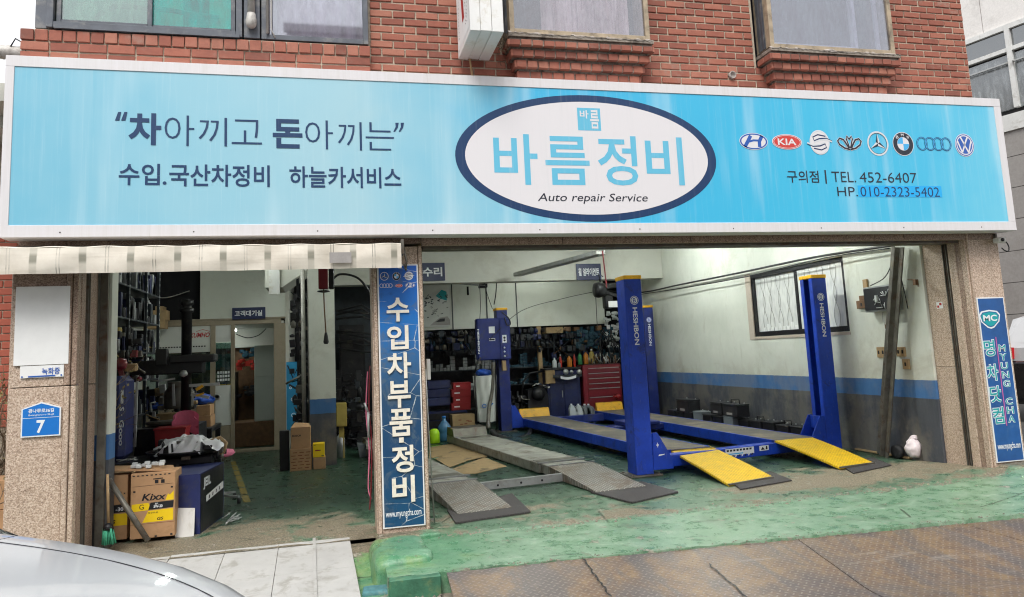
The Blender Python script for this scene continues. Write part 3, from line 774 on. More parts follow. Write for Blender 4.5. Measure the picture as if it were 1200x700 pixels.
# partition behind the beam: horizontal joints seen on the panels
for x in (2.3, 3.0, 3.62):
    m = MB(); m.box((x, 14.585, 1.93), (x + .02, 14.598, 2.9)); m.build('panel_joint', 'rack_metal'); structure(COL.objects[-1])
# sloping stair soffit over the office corner
m = MB(); a = at(317, 345, 12.2); 
m.prism([(-.97, 2.53), (-.73, 2.53), (.02, 3.05), (.02, 3.595), (-.97, 3.595)], 11.4, 12.3, 'Y')
structure(m.build('stair_soffit', 'ceiling_paint'))
a = at(315, 345, 11.35); b = at(327.5, 316, 11.35); m = MB(); m.box((a.x, 11.35, a.z), (b.x, 11.398, 3.2)); structure(m.build('soffit_bright_face', 'light_box_white'))  # white box added to put the soffit face's brightness into colour

# ------------------------------------------------------------------ the street and neighbours
t_ = thing('stone_building', 'pale stone clad office block with strip windows right of the shop', 'building', (14, 11, STREET))
A0 = Vector((13.4 * .875 + .9, 13.6, 0)); DD = Vector((-.264, 1, 0)).normalized(); NN = Vector((DD.y, -DD.x, 0))
def sb(s_, z, off=0): p = A0 + DD * s_ - NN * off; return Vector((p.x, p.y, z))
def slab(s0, s1, z0, z1, off0=0, off1=.06, mat='stone_panel', name='stone_panel', parent=None, e=.006):
    m = MB(); P = [sb(s0, 0, off1), sb(s1, 0, off1), sb(s1, 0, off0 - .02), sb(s0, 0, off0 - .02)]
    vs = [(p.x, p.y, z0) for p in P] + [(p.x, p.y, z1) for p in P]
    m.add(vs, [[0, 1, 2, 3], [4, 5, 6, 7], [0, 1, 5, 4], [1, 2, 6, 5], [2, 3, 7, 6], [3, 0, 4, 7]])
    return m.build(name, mat, parent or t_)
m = MB(); P = [sb(-12, 0), sb(16, 0), sb(16, 0, -6), sb(-12, 0, -6)]
m.add([(p.x, p.y, STREET) for p in P] + [(p.x, p.y, 22) for p in P], [[0, 1, 2, 3], [4, 5, 6, 7], [0, 1, 5, 4], [1, 2, 6, 5], [2, 3, 7, 6], [3, 0, 4, 7]])
m.build('wall', 'black_metal', t_)
zz = STREET
rows = []
while zz < 12:
    h = .62
    if zz < 4.9 : rows.append((zz, zz + h, 'stone_grey'))
    elif zz < 5.1: rows.append((zz, zz + h, 'stone_panel'))
    zz += h
for (z0, z1, mt) in rows:
    for k in range(-4, 8):
        slab(k * 1.25 + .006, (k + 1) * 1.25 - .006, z0 + .006, z1 - .006, 0, .06 , mt)
W0, W1 = 5.75, 7.45                        # window strip heights
for k in range(-3, 5):
    slab(k * 1.9 + .006, (k + 1) * 1.9 - .006, W1 + .01, W1 + 1.0, 0, .06)
    slab(k * 1.9 + .006, (k + 1) * 1.9 - .006, W1 + 1.3, W1 + 2.6, 0, .06)
    slab(k * 1.9 + .006, (k + 1) * 1.9 - .006, W1 + 2.6, W1 + 5, 0, .06)
slab(-9, 10, W1 + 1.01, W1 + 1.29, 0, .075, 'stone_band', 'stone_band')
slab(-9, 10, 5.32, W0 - .1, 0, .10, 'pvc_white', 'window_ledge')
for k in range(-3, 4):
    w = slab(k * 2.4, k * 2.4 + .09, W0, W1, 0, .12, 'pvc_white', 'window_frame')
    slab(k * 2.4 + .09, (k + 1) * 2.4, W1 - .1, W1, 0, .11, 'pvc_white', 'window_frame')
    slab(k * 2.4 + .09, (k + 1) * 2.4, W1 - .55, W1 - .47, 0, .11, 'pvc_white', 'window_frame')
    slab(k * 2.4 + 1.5, k * 2.4 + 1.6, W1 - .46, W1 - .11, 0, .10, 'pvc_white', 'window_frame')
    slab(k * 2.4 + .09, (k + 1) * 2.4, W1 - .46, W1 - .1, 0, .05, 'glass_dark', 'window_pane')
    slab(k * 2.4 + .09, (k + 1) * 2.4, W0, W1 - .6, 0, .05, 'glass_frost', 'window_pane')
    slab(k * 2.4 + .09, (k + 1) * 2.4, W0 + .9, W0 + .93, .12, .15, 'galvanised', 'rail')
# red brick neighbour on the left
t_ = thing('brick_house', 'red brick house wall behind the dry shrub left of the shop', 'house', (-4.5, 9.5, STREET))
m = MB(); m.box((-7, 7.76, STREET), (-2.34, 7.797, 3.6)); m.box((-7, 7.798, STREET), (-3.42, 14, 3.6)); m.build('wall', 'mortar', t_)
bme = MB().box((-.098, 0, 0), (.098, .02, .062), ch=.004).mesh('house_brick', 'terracotta')
zc = 0; 
for rw in range(26):
    z = .95 + rw * .071
    for k in range(6):
        x = -2.46 - k * .206 - (rw % 2) * .1
        o = bpy.data.objects.new('brick', bme); COL.objects.link(o); o.parent = t_
        o.location = Vector((x, 7.748, z)) - ORG[t_.name]

# crumbs of broken concrete and grit along the lip, the plate edge and the gutter
cr = MB(); rr = random.Random(55)
def crumb(x, y, z, r):
    a = rr.uniform(0, 6.28); vs = []
    for k in range(5):
        t = a + k * 1.256; q = r * rr.uniform(.6, 1.2); vs.append((x + q * math.cos(t), y + q * math.sin(t), z))
    vs.append((x + r * .2, y, z + r * rr.uniform(.4, .9))); cr.add(vs, [[i, (i + 1) % 5, 5] for i in range(5)])
for k in range(900):
    x = rr.uniform(.4, 6.3); y = 6.02 + .03 * math.sin(x * 3) + rr.gauss(0, .05); crumb(x, y, gz(x, y), abs(rr.gauss(0, .006)) + .002)
for k in range(500):
    x = rr.uniform(.7, 6.5); y = edgeY(x) + rr.gauss(0, .025); crumb(x, y, max(gz(x, y), -.01) if y > edgeY(x) else zpl(y) + .004, abs(rr.gauss(0, .004)) + .002)
for k in range(700):
    x = rr.uniform(-1.7, .3); y = 6.36 + abs(rr.gauss(0, .18)); crumb(x, y, gz(x, y), abs(rr.gauss(0, .004)) + .0015)
for k in range(260):
    x = rr.uniform(.15, .68); y = rr.uniform(4.7, 5.03); crumb(x, y, -.135, rr.uniform(.004, .022))
solo(cr, 'concrete_crumbs', 'rubble', 'loose grit and concrete crumbs along the broken lip of the green floor', 'grit', None, 'stuff')
# ------------------------------------------------------------------ the shop building
BLD = thing('brick_building', 'red brick building with granite pillars above an open repair garage', 'building', (2.2, 6.5, 0))
BO = ORG[BLD.name]
YB = 6.30
m = MB()                                   # backing wall, with openings for the upper windows
m.box((-2.31, YB - .002, 2.75), (6.74, YB + .25, 4.1)); m.box((.33, YB - .002, 4.102), (1.56, YB + .25, 7.6))
m.box((-2.31, YB - .002, 5.6), (.328, YB + .25, 7.6)); m.box((1.562, YB - .002, 5.6), (3.0, YB + .25, 7.6))
m.box((3.002, YB - .002, 4.102), (4.15, YB + .25, 7.6)); m.box((4.152, YB - .002, 5.7), (5.72, YB + .25, 7.6)); m.box((5.722, YB - .002, 4.102), (6.74, YB + .25, 7.6))
m.box((-2.31, YB + .5, 3.76), (6.74, YB + 9, 3.9)); m.box((6.56, YB + .26, -.1), (6.74, YB + 9, 7.6)); m.box((-2.31, YB + .26, 3.9), (-2.2, YB + 9, 7.6)); m.box((-2.31, YB + .26, 7.6), (6.74, YB + 9, 7.75))
m.build('wall', 'mortar', BLD)
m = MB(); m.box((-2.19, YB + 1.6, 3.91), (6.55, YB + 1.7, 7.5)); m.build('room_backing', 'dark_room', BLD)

BL, BH = .2045, .0713
rb = random.Random(4)
def brick_mesh(w, h, d=.03, jit=0.0, nm='brick'):
    m = MB(); m.box((-w / 2, 0, 0), (w / 2, d, h), ch=.004)
    for v in m.v: v.x += rb.uniform(-jit, jit); v.z += rb.uniform(-jit, jit)
    return m.mesh(nm, 'brick')
full = [brick_mesh(BL - .014, BH - .014, .03, .0018) for _ in range(6)]
def free(x0, x1, z):                       # parts of this course clear of windows
    holes = []
    if z > 4.05: holes.append((-2.4, .35))
    if z > 4.1: holes += [(1.53, 3.0), (4.13, 5.72)]
    elif z > 3.78: k = .17 * (4.12 - z) / .3; holes += [(1.57 + k, 2.92 - k), (4.19 + k, 5.64 - k)]
    return [h for h in holes if h[0] < x1 and h[1] > x0]
cand = []
row = 0; z = 3.70
while z < 7.5:
    x = -2.31 - (BL / 2 if row % 2 else 0)
    while x < 6.74:
        a, b = max(x, -2.31), min(x + BL, 6.74)
        for h in free(a, b, z):
            if h[0] <= a and h[1] >= b: a = b
            elif h[0] > a: b = h[0]
            else: a = h[1]
        if z < 4.05 and b < .35 and z > 3.97: a = b      # ledge rows are built below
        if b - a > .035: cand.append((z > 4.86, z, a, b))
        x += BL
    row += 1; z += BH
def seen(c):
    _, z, a, b = c
    v = Vector(((a + b) / 2, YB, z)) - Vector((0, 0, EYE)); d = v.dot(f_); px = CX + FX * v.dot(r_) / d; py = CY - FX * v.dot(u_) / d
    return -6 < py and px < 1215 and z > 3.79 and not (a > .3 and 1.52 < a < 3.0 and z < 4.12) and not (4.1 < a < 5.7 and z < 4.12)
cand.sort(key=lambda c: (not seen(c), c[1]))
stuff = MB()
for i, (_, z, a, b) in enumerate(cand):
    pro = rb.uniform(-.004, .003)
    if i < 300:
        me = rb.choice(full) if abs((b - a) - BL) < .002 else brick_mesh(b - a - .014, BH - .014)
        o = bpy.data.objects.new('brick', me); COL.objects.link(o); o.parent = BLD
        o.location = Vector(((a + b) / 2, YB - .012 + pro, z)) - BO; o.rotation_euler = (0, rb.uniform(-.006, .006), 0)
    else:
        stuff.box((a + .005, YB - .012 + pro, z), (b - .005, YB + .012, z + BH - .011))
st = stuff.build('brickwork', 'brick', BLD); st['kind'] = 'stuff'

def brick_row(parent, x0, x1, yf, z, w, h, depth, gap=.010, jit=.002, side=None):
    n = max(1, round((x1 - x0) / w)); w = (x1 - x0) / n
    mes = [brick_mesh(w - gap, h - gap, depth, jit) for _ in range(3)]
    for k in range(n):
        o = bpy.data.objects.new('brick', mes[k % 3]); COL.objects.link(o); o.parent = parent
        o.location = Vector((x0 + (k + .5) * w, yf + rb.uniform(-.004, .004), z)) - BO; o.rotation_euler = (0, rb.uniform(-.012, .012), 0)
# ledge under the left windows: a soldier row over a stretcher row
led = MB(); led.box((-2.33, 6.225, 3.80), (.34, YB + .02, 4.102))
led = led.build('window_ledge', 'mortar', BLD)
brick_row(led, -2.34, .35, 6.205, 4.005, .098, .098, .03)
brick_row(led, -2.34, .35, 6.212, 3.925, BL, .078, .03)
brick_row(led, -2.34, .35, 6.215, 3.85, BL, .073, .03)
# corbelled brick sills under the two bays
def sill(x0, x1, ztop):
    core = MB(); base = None
    rows = [(.00, .235, .075), (.035, .195, .085), (.075, .155, .09), (.105, .12, .09), (.14, .085, .085)]
    z = ztop
    lv = []
    for (ins, pr, h) in rows:
        z -= h; lv.append((x0 + ins, x1 - ins, YB - pr, z, h))
    for (a, b, y, z, h) in lv: core.box((a + .006, y + .012, z + .003), (b - .006, YB + .02, z + h))
    core.box((x0 - .005, YB - .245, ztop + .002), (x1 + .005, YB + .02, ztop + .035))
    s_ = core.build('brick_sill', 'grime_mortar', BLD)
    for (a, b, y, z, h) in lv:
        brick_row(s_, a, b, y, z, .103, h - .012, .05, .011, .003)
        for sx, x in ((-1, a), (1, b)):                  # returns at the ends
            n = max(1, round((YB - y) / .1)); w = (YB - y) / n
            for k in range(n):
                me = MB().box((-.012, 0, 0), (.012, w - .01, h - .022), ch=.003).mesh('brick', 'brick')
                o = bpy.data.objects.new('brick', me); COL.objects.link(o); o.parent = s_
                o.location = Vector((x + sx * .002, y + k * w + .004, z)) - BO
    return s_
s1 = sill(1.555, 2.935, 4.195); s2 = sill(4.175, 5.65, 4.20)
# rough cement and debris caught on top of the sills
for s_, x0, x1, zt in ((s1, 1.555, 2.935, 4.23), (s2, 4.175, 5.65, 4.235)):
    g = MB(); g.grid(lambda u, v: (x0 + (x1 - x0) * u, YB - .25 + .26 * v, zt + .012 + .035 * abs(mn.noise(Vector((u * 22, v * 4, x0)))) * (1 - v * .5) - (.03 if v == 0 else 0)), 60, 6)
    g.build('dusty_top', 'window_sill_dust', s_)

# ------------------------------------------------------------------ upper windows
def frame_rect(m, x0, x1, z0, z1, y0, y1, w, mi=0):
    m.box((x0, y0, z0), (x0 + w, y1, z1), mi, .003); m.box((x1 - w, y0, z0), (x1, y1, z1), mi, .003)
    m.box((x0 + w + .0005, y0 + .001, z0), (x1 - w - .0005, y1 - .001, z0 + w), mi, .003); m.box((x0 + w + .0005, y0 + .001, z1 - w), (x1 - w - .0005, y1 - .001, z1), mi, .003)
Z0 = 4.115
w_ = MB(); frame_rect(w_, -2.16, -.70, Z0, 5.58, 6.20, 6.30, .05); w_.box((-2.10, 6.19, Z0 - .01), (-.72, 6.26, Z0 + .02))
w_.box((-.69, 6.215, Z0), (-.56, 6.32, 5.59), ch=.004); frame_rect(w_, -.55, .335, Z0, 5.58, 6.22, 6.32, .045)
w_.box((-2.25, 6.24, Z0), (-2.165, 6.33, 5.59), ch=.004)
w_ = w_.build('window', 'window_frame_dark', BLD)
s_ = MB(); frame_rect(s_, -2.10, -1.40, Z0 + .05, 5.52, 6.235, 6.275, .035); frame_rect(s_, -1.44, -.76, Z0 + .05, 5.52, 6.25, 6.29, .035); s_.build('sash', 'window_frame_dark', w_)
g = MB(); g.box((-2.065, 6.25, Z0 + .085), (-1.435, 6.256, 5.49)); g.build('pane', 'glass_pale_teal', w_)
g = MB(); g.box((-1.405, 6.268, Z0 + .085), (-.795, 6.274, 5.49)); g.build('pane', 'glass_teal', w_)
g = MB(); g.box((-.505, 6.26, Z0 + .05), (.29, 6.266, 5.53)); g.build('pane', 'glass_dim', w_)
g = MB()                                    # pale blind and furniture shapes behind the teal panes
g.box((-2.1, 6.42, 4.0), (-1.2, 6.44, 5.6)); g.box((-.98, 6.36, 4.0), (-.78, 6.38, 4.52)); g.build('blind', 'bare_white', w_)
g = MB(); g.tube([(-1.86, 6.33, 4.0), (-1.84, 6.33, 4.28), (-1.7, 6.33, 4.38), (-1.4, 6.33, 4.38), (-.9, 6.33, 4.33)], .022, 8); g.build('rail', 'window_frame_dark', w_)
g = MB(); g.grid(lambda u, v: (-.5 + .8 * u, 6.40 + .02 * math.sin(u * 40), 4.0 + 1.6 * v), 60, 1); g.build('curtain', 'curtain', w_)
# drain pipes between the two left windows
for x, r, zb in ((-.625, .03, 4.22),):
    p = MB(); p.tube([(x, 6.17, 7.0), (x, 6.17, zb + .08)], r, 12); p.lathe((x, 6.17, zb), [(.0, -.035), (.03, -.03), (.042, -.01), (.045, .03), (.038, .06), (.034, .09)], 14)
    p.build('vent_pipe', 'pipe_grey', BLD)
p = MB(); p.tube([(-.50, 6.20, 7.0), (-.50, 6.20, 4.16)], .011, 8); p.tube([(-.47, 6.21, 7.0), (-.47, 6.21, 4.2), (-.44, 6.21, 4.13)], .006, 6); p.build('cable', 'pipe_grey', BLD)

def bay(x0, x1, zb, mat_glass, label, curtain_mat):
    yf = YB - .2
    f = MB(); frame_rect(f, x0, x1, zb, 5.68, yf, yf + .06, .045)
    f.box((x0, yf + .061, zb), (x0 + .05, YB + .04, 5.68)); f.box((x1 - .05, yf + .061, zb), (x1, YB + .04, 5.68))
    f.box((x0 - .03, yf - .02, 5.68), (x1 + .03, YB + .04, 5.74)); 
    f = f.build('window', 'window_frame_tan', BLD)
    s = MB(); s.box((x0 - .008, yf + .075, zb + .02), (x0 - .002, YB - .005, 5.6)); s.box((x0 - .014, yf + .09, zb + .02), (x0 - .0085, yf + .105, 5.6)); s.box((x0 - .014, yf + .14, zb + .02), (x0 - .0085, yf + .155, 5.6)); s.build('side_panel', 'window_frame_dark', f)
    g = MB(); g.box((x0 + .047, yf + .02, zb + .047), (x1 - .047, yf + .026, 5.63)); g.build('pane', mat_glass, f)
    c = MB(); c.grid(lambda u, v: (x0 + .06 + (x1 - x0) * .20 + (x1 - x0 - .12) * .70 * u, yf + .12 + .03 * math.sin(u * 34 + 2 * math.sin(u * 9)) + .012 * math.sin(u * 91), zb + .05 + 1.6 * v), 140, 1)
    if curtain_mat: c.build('curtain', curtain_mat, f)
    return f
w2 = bay(1.575, 2.93, 4.245, 'glass_dusty', 'a', 'curtain')
w3 = bay(4.20, 5.64, 4.25, 'glass_dim', 'b', None)
s_ = MB(); frame_rect(s_, 4.26, 5.28, 4.31, 5.6, 6.19, 6.22, .04); frame_rect(s_, 5.24, 5.58, 4.31, 5.6, 6.225, 6.255, .04); s_.build('inner_sash', 'pvc_white', w3)
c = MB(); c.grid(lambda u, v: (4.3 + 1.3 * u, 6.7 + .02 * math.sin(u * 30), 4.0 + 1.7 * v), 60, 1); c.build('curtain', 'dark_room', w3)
# debris nest at the left end of the middle sill
nest = MB(); rr = random.Random(2)
for k in range(150):
    a = rr.random(); p = Vector((1.52 + rr.gauss(0, .035), 6.13 + rr.uniform(-.04, .1), 4.20 - abs(rr.gauss(0, .1)) + .05)); q = p + Vector((rr.uniform(-.05, .05), rr.uniform(-.02, .02), rr.uniform(-.07, .03)))
    nest.tube([p, q], .0022, 3, caps=False)
nest = nest.build('debris', 'twig', s1); nest['kind'] = 'stuff'
# small severed pipe in the brickwork
p = MB(); p.lathe((3.86, YB - .03, 4.02), [(.035, .03), (.038, -.01), (.03, -.012), (.026, .01), (.0, .012)], 16, axis='Y'); p.build('pipe_stub', 'window_sill_dust', BLD)

# ------------------------------------------------------------------ granite pillars and lintel (granite slabs with open joints)
def pillar(slabs, nm='granite_pillar'):
    core = MB()
    for (a, b) in slabs['core']: core.box(a, b)
    p = core.build(nm, 'old_steel', BLD)
    for (a, b, mt) in slabs['slabs']:
        m = MB(); m.box(a, b, ch=.004); m.build('granite_slab', mt, p)
    return p
# left pillar
pillar({'core': [((-2.31, 6.25, -.1), (-1.90, 6.7, 2.34))], 'slabs': [
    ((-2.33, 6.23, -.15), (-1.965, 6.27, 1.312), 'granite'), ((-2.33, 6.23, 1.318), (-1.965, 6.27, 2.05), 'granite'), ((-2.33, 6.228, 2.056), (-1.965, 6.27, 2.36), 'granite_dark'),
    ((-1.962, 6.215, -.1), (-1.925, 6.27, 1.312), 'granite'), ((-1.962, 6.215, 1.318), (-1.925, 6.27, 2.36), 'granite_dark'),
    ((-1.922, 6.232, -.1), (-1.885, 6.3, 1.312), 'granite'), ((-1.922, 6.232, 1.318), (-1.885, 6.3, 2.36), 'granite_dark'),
    ((-1.90, 6.302, -.1), (-1.88, 6.40, 2.36), 'granite_dark'), ((-1.90, 6.47, -.1), (-1.87, 6.66, 1.312), 'granite_dark'), ((-1.90, 6.47, 1.318), (-1.87, 6.66, 2.36), 'granite_dark'),  # darker granite here puts the recess shade into the colour
    ((-2.35, 6.27, -.15), (-2.315, 6.7, 2.36), 'granite')]})
# middle pillar carrying the banner
pillar({'core': [((.345, 6.25, -.05), (.725, 6.6, 2.34))], 'slabs': [
    ((.36, 6.23, 0.0), (.705, 6.26, 2.34), 'granite'), ((.33, 6.222, 0.0), (.357, 6.30, 2.34), 'granite'), ((.708, 6.222, 0.0), (.735, 6.30, 2.34), 'granite'),
    ((.318, 6.303, 0.0), (.34, 6.62, 2.34), 'granite'), ((.73, 6.303, 0.0), (.75, 6.62, 2.34), 'granite')]})
# right pillar: front face, moulding, shutter groove and reveal
pillar({'core': [((6.36, 6.25, -.1), (6.71, 6.79, 2.4))], 'slabs': [
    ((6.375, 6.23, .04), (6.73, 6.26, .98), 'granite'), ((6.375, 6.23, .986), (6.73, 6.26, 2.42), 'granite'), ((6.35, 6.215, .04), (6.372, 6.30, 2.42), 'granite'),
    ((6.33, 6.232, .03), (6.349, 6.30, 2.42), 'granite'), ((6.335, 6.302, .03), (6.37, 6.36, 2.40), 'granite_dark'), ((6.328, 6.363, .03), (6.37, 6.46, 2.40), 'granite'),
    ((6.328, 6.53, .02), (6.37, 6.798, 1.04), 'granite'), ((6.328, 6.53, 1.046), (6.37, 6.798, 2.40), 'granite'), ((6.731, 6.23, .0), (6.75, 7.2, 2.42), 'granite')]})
g = MB(); g.box((6.32, 6.47, .02), (6.34, 6.478, 2.4)); g.box((6.32, 6.518, .02), (6.34, 6.526, 2.4)); g.build('shutter_track', 'old_steel', BLD)
g = MB(); g.box((-1.885, 6.405, .0), (-1.865, 6.413, 2.36)); g.box((-1.885, 6.452, .0), (-1.865, 6.46, 2.36)); g.box((-1.86, 6.68, 0), (-1.80, 6.715, 2.36)); g.build('shutter_track', 'old_steel', BLD)
# lintel
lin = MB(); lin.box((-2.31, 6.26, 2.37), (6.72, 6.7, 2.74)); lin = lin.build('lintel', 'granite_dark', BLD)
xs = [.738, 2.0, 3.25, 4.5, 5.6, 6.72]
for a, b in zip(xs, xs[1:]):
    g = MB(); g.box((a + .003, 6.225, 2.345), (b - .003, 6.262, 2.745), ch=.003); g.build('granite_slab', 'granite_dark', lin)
g = MB(); g.box((.71, 6.21, 2.42), (6.72, 6.224, 2.44)); g.box((.76, 6.30, 2.325), (6.32, 6.36, 2.368)); g.box((.76, 6.45, 2.335), (6.32, 6.52, 2.366)); g.build('soffit_rail', 'old_steel', lin)
g = MB(); g.box((.72, 6.53, 2.372), (6.32, 6.8, 2.62)); g.build('shutter_box', 'pvc_white', BLD)
g = MB(); g.box((-1.78, 6.53, 2.38), (.32, 6.9, 2.7)); g.build('shutter_box', 'rack_metal', BLD)
g = MB(); g.box((-3.39, 6.9, 3.5), (6.5, 7.0, 3.599)); g.build('inner_lintel', 'ceiling_paint', BLD)
g = MB(); g.box((-2.3, 6.71, 2.70), (6.35, 6.89, 3.74)); g.build('inner_wall', 'ceiling_paint', BLD)

# ------------------------------------------------------------------ the long shop sign
SG = thing('shop_sign', 'long light blue shop sign with white oval over the garage', 'sign', (2.2, 6.2, 2.4))
YS = 6.01; fr = WX(YS)
def S2(px, py): p = at(px, py, YS); return p.x, p.z
def SB(x0, y0, x1, y1):                     # pixel box -> plane box (uses all four corners)
    c = [S2(x0, y0), S2(x1, y0), S2(x0, y1), S2(x1, y1)]
    return ((c[0][0] + c[2][0]) / 2, (c[2][1] + c[3][1]) / 2, (c[1][0] + c[3][0]) / 2, (c[0][1] + c[1][1]) / 2)
def SQ(px, py, w, h):
    x, z = S2(px, py); a = SB(px - w / 2, py - h / 2, px + w / 2, py + h / 2); return x, z, (a[2] - a[0]) / 2, (a[3] - a[1]) / 2
X0, X1, Z0s, Z1s = -2.35, 6.765, 2.405, 3.79
m = MB(); m.box((X0, YS + .004, Z0s), (X1, 6.19, Z1s), ch=.006); m.build('case', 'sign_frame', SG)
m = MB()
for a, b in (((X0, YS - .006, Z1s - .085), (X1, YS + .004, Z1s)), ((X0, YS - .006, Z0s), (X1, YS + .004, Z0s + .09)), ((X0, YS - .0058, Z0s + .0902), (X0 + .06, YS + .004, Z1s - .0852)), ((X1 - .085, YS - .0058, Z0s + .0902), (X1, YS + .004, Z1s - .0852))): m.box(a, b, ch=.002)
m.build('border', 'sign_frame', SG)
m = MB(); m.quad(*[(x, YS + .001, z) for x, z in ((X0 + .05, Z0s + .08), (X1 - .07, Z0s + .08), (X1 - .07, Z1s - .07), (X0 + .05, Z1s - .07))]); m.build('face', 'sign_cyan', SG)
rv = MB()
for k in range(10):
    x = X0 + .4 + k * .92; rv.lathe((x, YS - .007, Z0s + .035), [(.006, 0), (.004, -.003), (0, -.004)], 8, axis='Y')
rv.build('rivets', 'old_steel', SG)
cx, cz, rx, rz = SQ(686.3, 186, 306, 148); cx = (S2(533.3, 180)[0] + S2(839.3, 190)[0]) / 2; rx = (S2(839.3, 190)[0] - S2(533.3, 180)[0]) / 2
zt = at(690, 112, YS).z; zb_ = at(690, 260, YS).z; cz = (zt + zb_) / 2; rz = (zt - zb_) / 2
m = MB(); flat(m, ell(cx, cz, rx, rz, 96), fr, .0005); m.build('oval_border', 'sign_navy_faded', SG)
m = MB(); flat(m, ell(cx, cz, rx - .085, rz - .062, 96), fr, .002); m.build('oval', 'sign_white', SG)
def words(items, mat, name, depth=.0022, bold=.0, **kw):
    for it in items:
        m = MB(); t, box = it[0], it[1]; b = it[2] if len(it) > 2 else bold
        put_text(m, t, SB(*box), fr, b, depth, **kw); m.build(name, mat, SG)
q = lambda x, y: (110 + x / 3.077, 110 + y / 3.077)
def Q(x0, y0, x1, y1): return q(x0, y0) + q(x1, y1)
def sq(m, poly, d=.0022):                   # polygon given in photograph pixels on the sign plane
    flat(m, [S2(*p) for p in poly], fr, d)
m = MB()
for dx in (0, 22): sq(m, [q(88 + dx, 66), q(99 + dx, 66), q(92 + dx, 97), q(76 + dx, 97)])
for dx in (0, 19): sq(m, [q(1087 + dx, 105), q(1099 + dx, 105), q(1096 + dx, 122), q(1086 + dx, 137), q(1080 + dx, 137), q(1088 + dx, 120)])
m.build('quote_marks', 'sign_navy_faded', SG)
words([('차', Q(125, 70, 243, 185), .028), ('돈', Q(645, 92, 752, 197), .03)], 'sign_navy_faded', 'slogan_bold')
words([('아', Q(255, 78, 362, 188), -.009), ('끼', Q(378, 86, 480, 189), -.009), ('고', Q(497, 94, 606, 182), -.009), ('아', Q(762, 96, 862, 200), -.009), ('끼', Q(880, 102, 966, 204), -.009), ('는', Q(980, 104, 1082, 204), -.009)], 'sign_navy_faded', 'slogan')
words([('수입', Q(90, 252, 238, 330), .014), ('.', Q(248, 316, 262, 328), .02), ('국산차정비', Q(272, 256, 634, 335), .014), ('하늘카서비스', Q(705, 264, 1108, 340), .014)], 'sign_navy_faded', 'subtitle')
q2 = lambda x, y: (520 + x / 3.529, 100 + y / 3.529)
words([('바', q2(207, 202) + q2(388, 412), .014), ('름', q2(420, 212) + q2(602, 413), .014), ('정', q2(637, 210) + q2(800, 415), .014), ('비', q2(836, 215) + q2(990, 414), .014)], 'sign_letter_cyan', 'shop_name', .0032)
words([('Auto repair Service', q2(388, 448) + q2(843, 491), .003)], 'print_black', 'tagline', .0032, shear=.2)
m = MB(); b = SB(*(q2(553, 95) + q2(648, 188))); flat(m, [(b[0], b[1]), (b[2], b[1]), (b[2], b[3]), (b[0], b[3])], fr, .0028); m.build('emblem', 'sign_letter_cyan', SG)
words([('바', q2(562, 104) + q2(598, 138), .018), ('름', q2(605, 104) + q2(641, 180), .018)], 'sign_white', 'emblem_letters', .0038)
q3 = lambda x, y: (840 + x / 3.529, 140 + y / 3.529)
b = SB(*(q3(585, 275) + q3(930, 322))); m = MB(); flat(m, [(b[0], b[1]), (b[2], b[1]), (b[2], b[3]), (b[0], b[3])], fr, .0008); m.build('number_patch', 'sign_patch', SG)
words([('구의점', q3(290, 212) + q3(421, 262), .006), ('TEL.', q3(475, 217) + q3(574, 260), -.006), ('452-6407', q3(590, 220) + q3(826, 262), -.006), ('HP.', q3(498, 280) + q3(582, 318), -.006)], 'print_black', 'phone_line', .002)
words([('010-2323-5402', q3(594, 280) + q3(920, 320), -.006)], 'sign_navy', 'mobile_number', .002)
m = MB(); b = SB(*(q3(447, 210) + q3(453, 266))); flat(m, [(b[0], b[1]), (b[2], b[1]), (b[2], b[3]), (b[0], b[3])], fr, .002); m.build('divider', 'print_black', SG)
# --- car maker marks, printed flat
def QE(x0, y0, x1, y1):
    b = SB(*(q3(x0, y0) + q3(x1, y1))); return (b[0] + b[2]) / 2, (b[1] + b[3]) / 2, (b[2] - b[0]) / 2, (b[3] - b[1]) / 2
def mark(name, draw):
    g = MB(); draw(g); return g
mats = ['sign_white', 'print_blue', 'print_red', 'print_black', 'print_silver', 'print_sky', 'sign_navy']
WH, BU, RD, BK, SV, SK, NV = range(7)
def hyundai(m, c, fr, d=.002):
    x, z, a, b = c; flat(m, ell(x, z, a, b), fr, d, WH); ring(m, x, z, a * .96, b * .94, a * .10, b * .14, fr, d + .0006, BU)
    for s in (-1, 1):
        stroke(m, [(x + s * a * .52 - a * .12, z - b * .66), (x + s * a * .40, z), (x + s * a * .40 + a * .22, z + b * .68)], a * .24, fr, d + .0006, BU)
    stroke(m, [(x - a * .45, z - b * .1), (x, z + b * .12), (x + a * .45, z + b * .1)], b * .24, fr, d + .0008, BU)
def kia(m, c, fr, d=.002):
    x, z, a, b = c; flat(m, ell(x, z, a, b), fr, d, WH); flat(m, ell(x, z, a * .95, b * .92), fr, d + .0005, RD); ring(m, x, z, a * .9, b * .84, a * .03, b * .05, fr, d + .0008, WH)
    put_text(m, 'KIA', (x - a * .62, z - b * .42, x + a * .62, z + b * .42), fr, .02, d + .001, WH)
def ssang(m, c, fr, d=.002):
    x, z, a, b = c; flat(m, ell(x, z, a * .78, b), fr, d, WH); ring(m, x, z, a * .74, b * .94, a * .07, b * .07, fr, d + .0005, SV)
    for s in (1, -1):
        stroke(m, [(x + s * a * p, z + s * b * q_) for p, q_ in ((.98, .12), (.55, .34), (0, .30), (-.42, .12), (-.50, .42), (-.1, .62), (.5, .5))], b * .1, fr, d + .0008, BK if False else NV)
        stroke(m, [(x + s * a * p, z + s * b * (q_ - .06)) for p, q_ in ((.98, .12), (.55, .3), (0, .24), (-.45, .05))], b * .12, fr, d + .0009, SV)
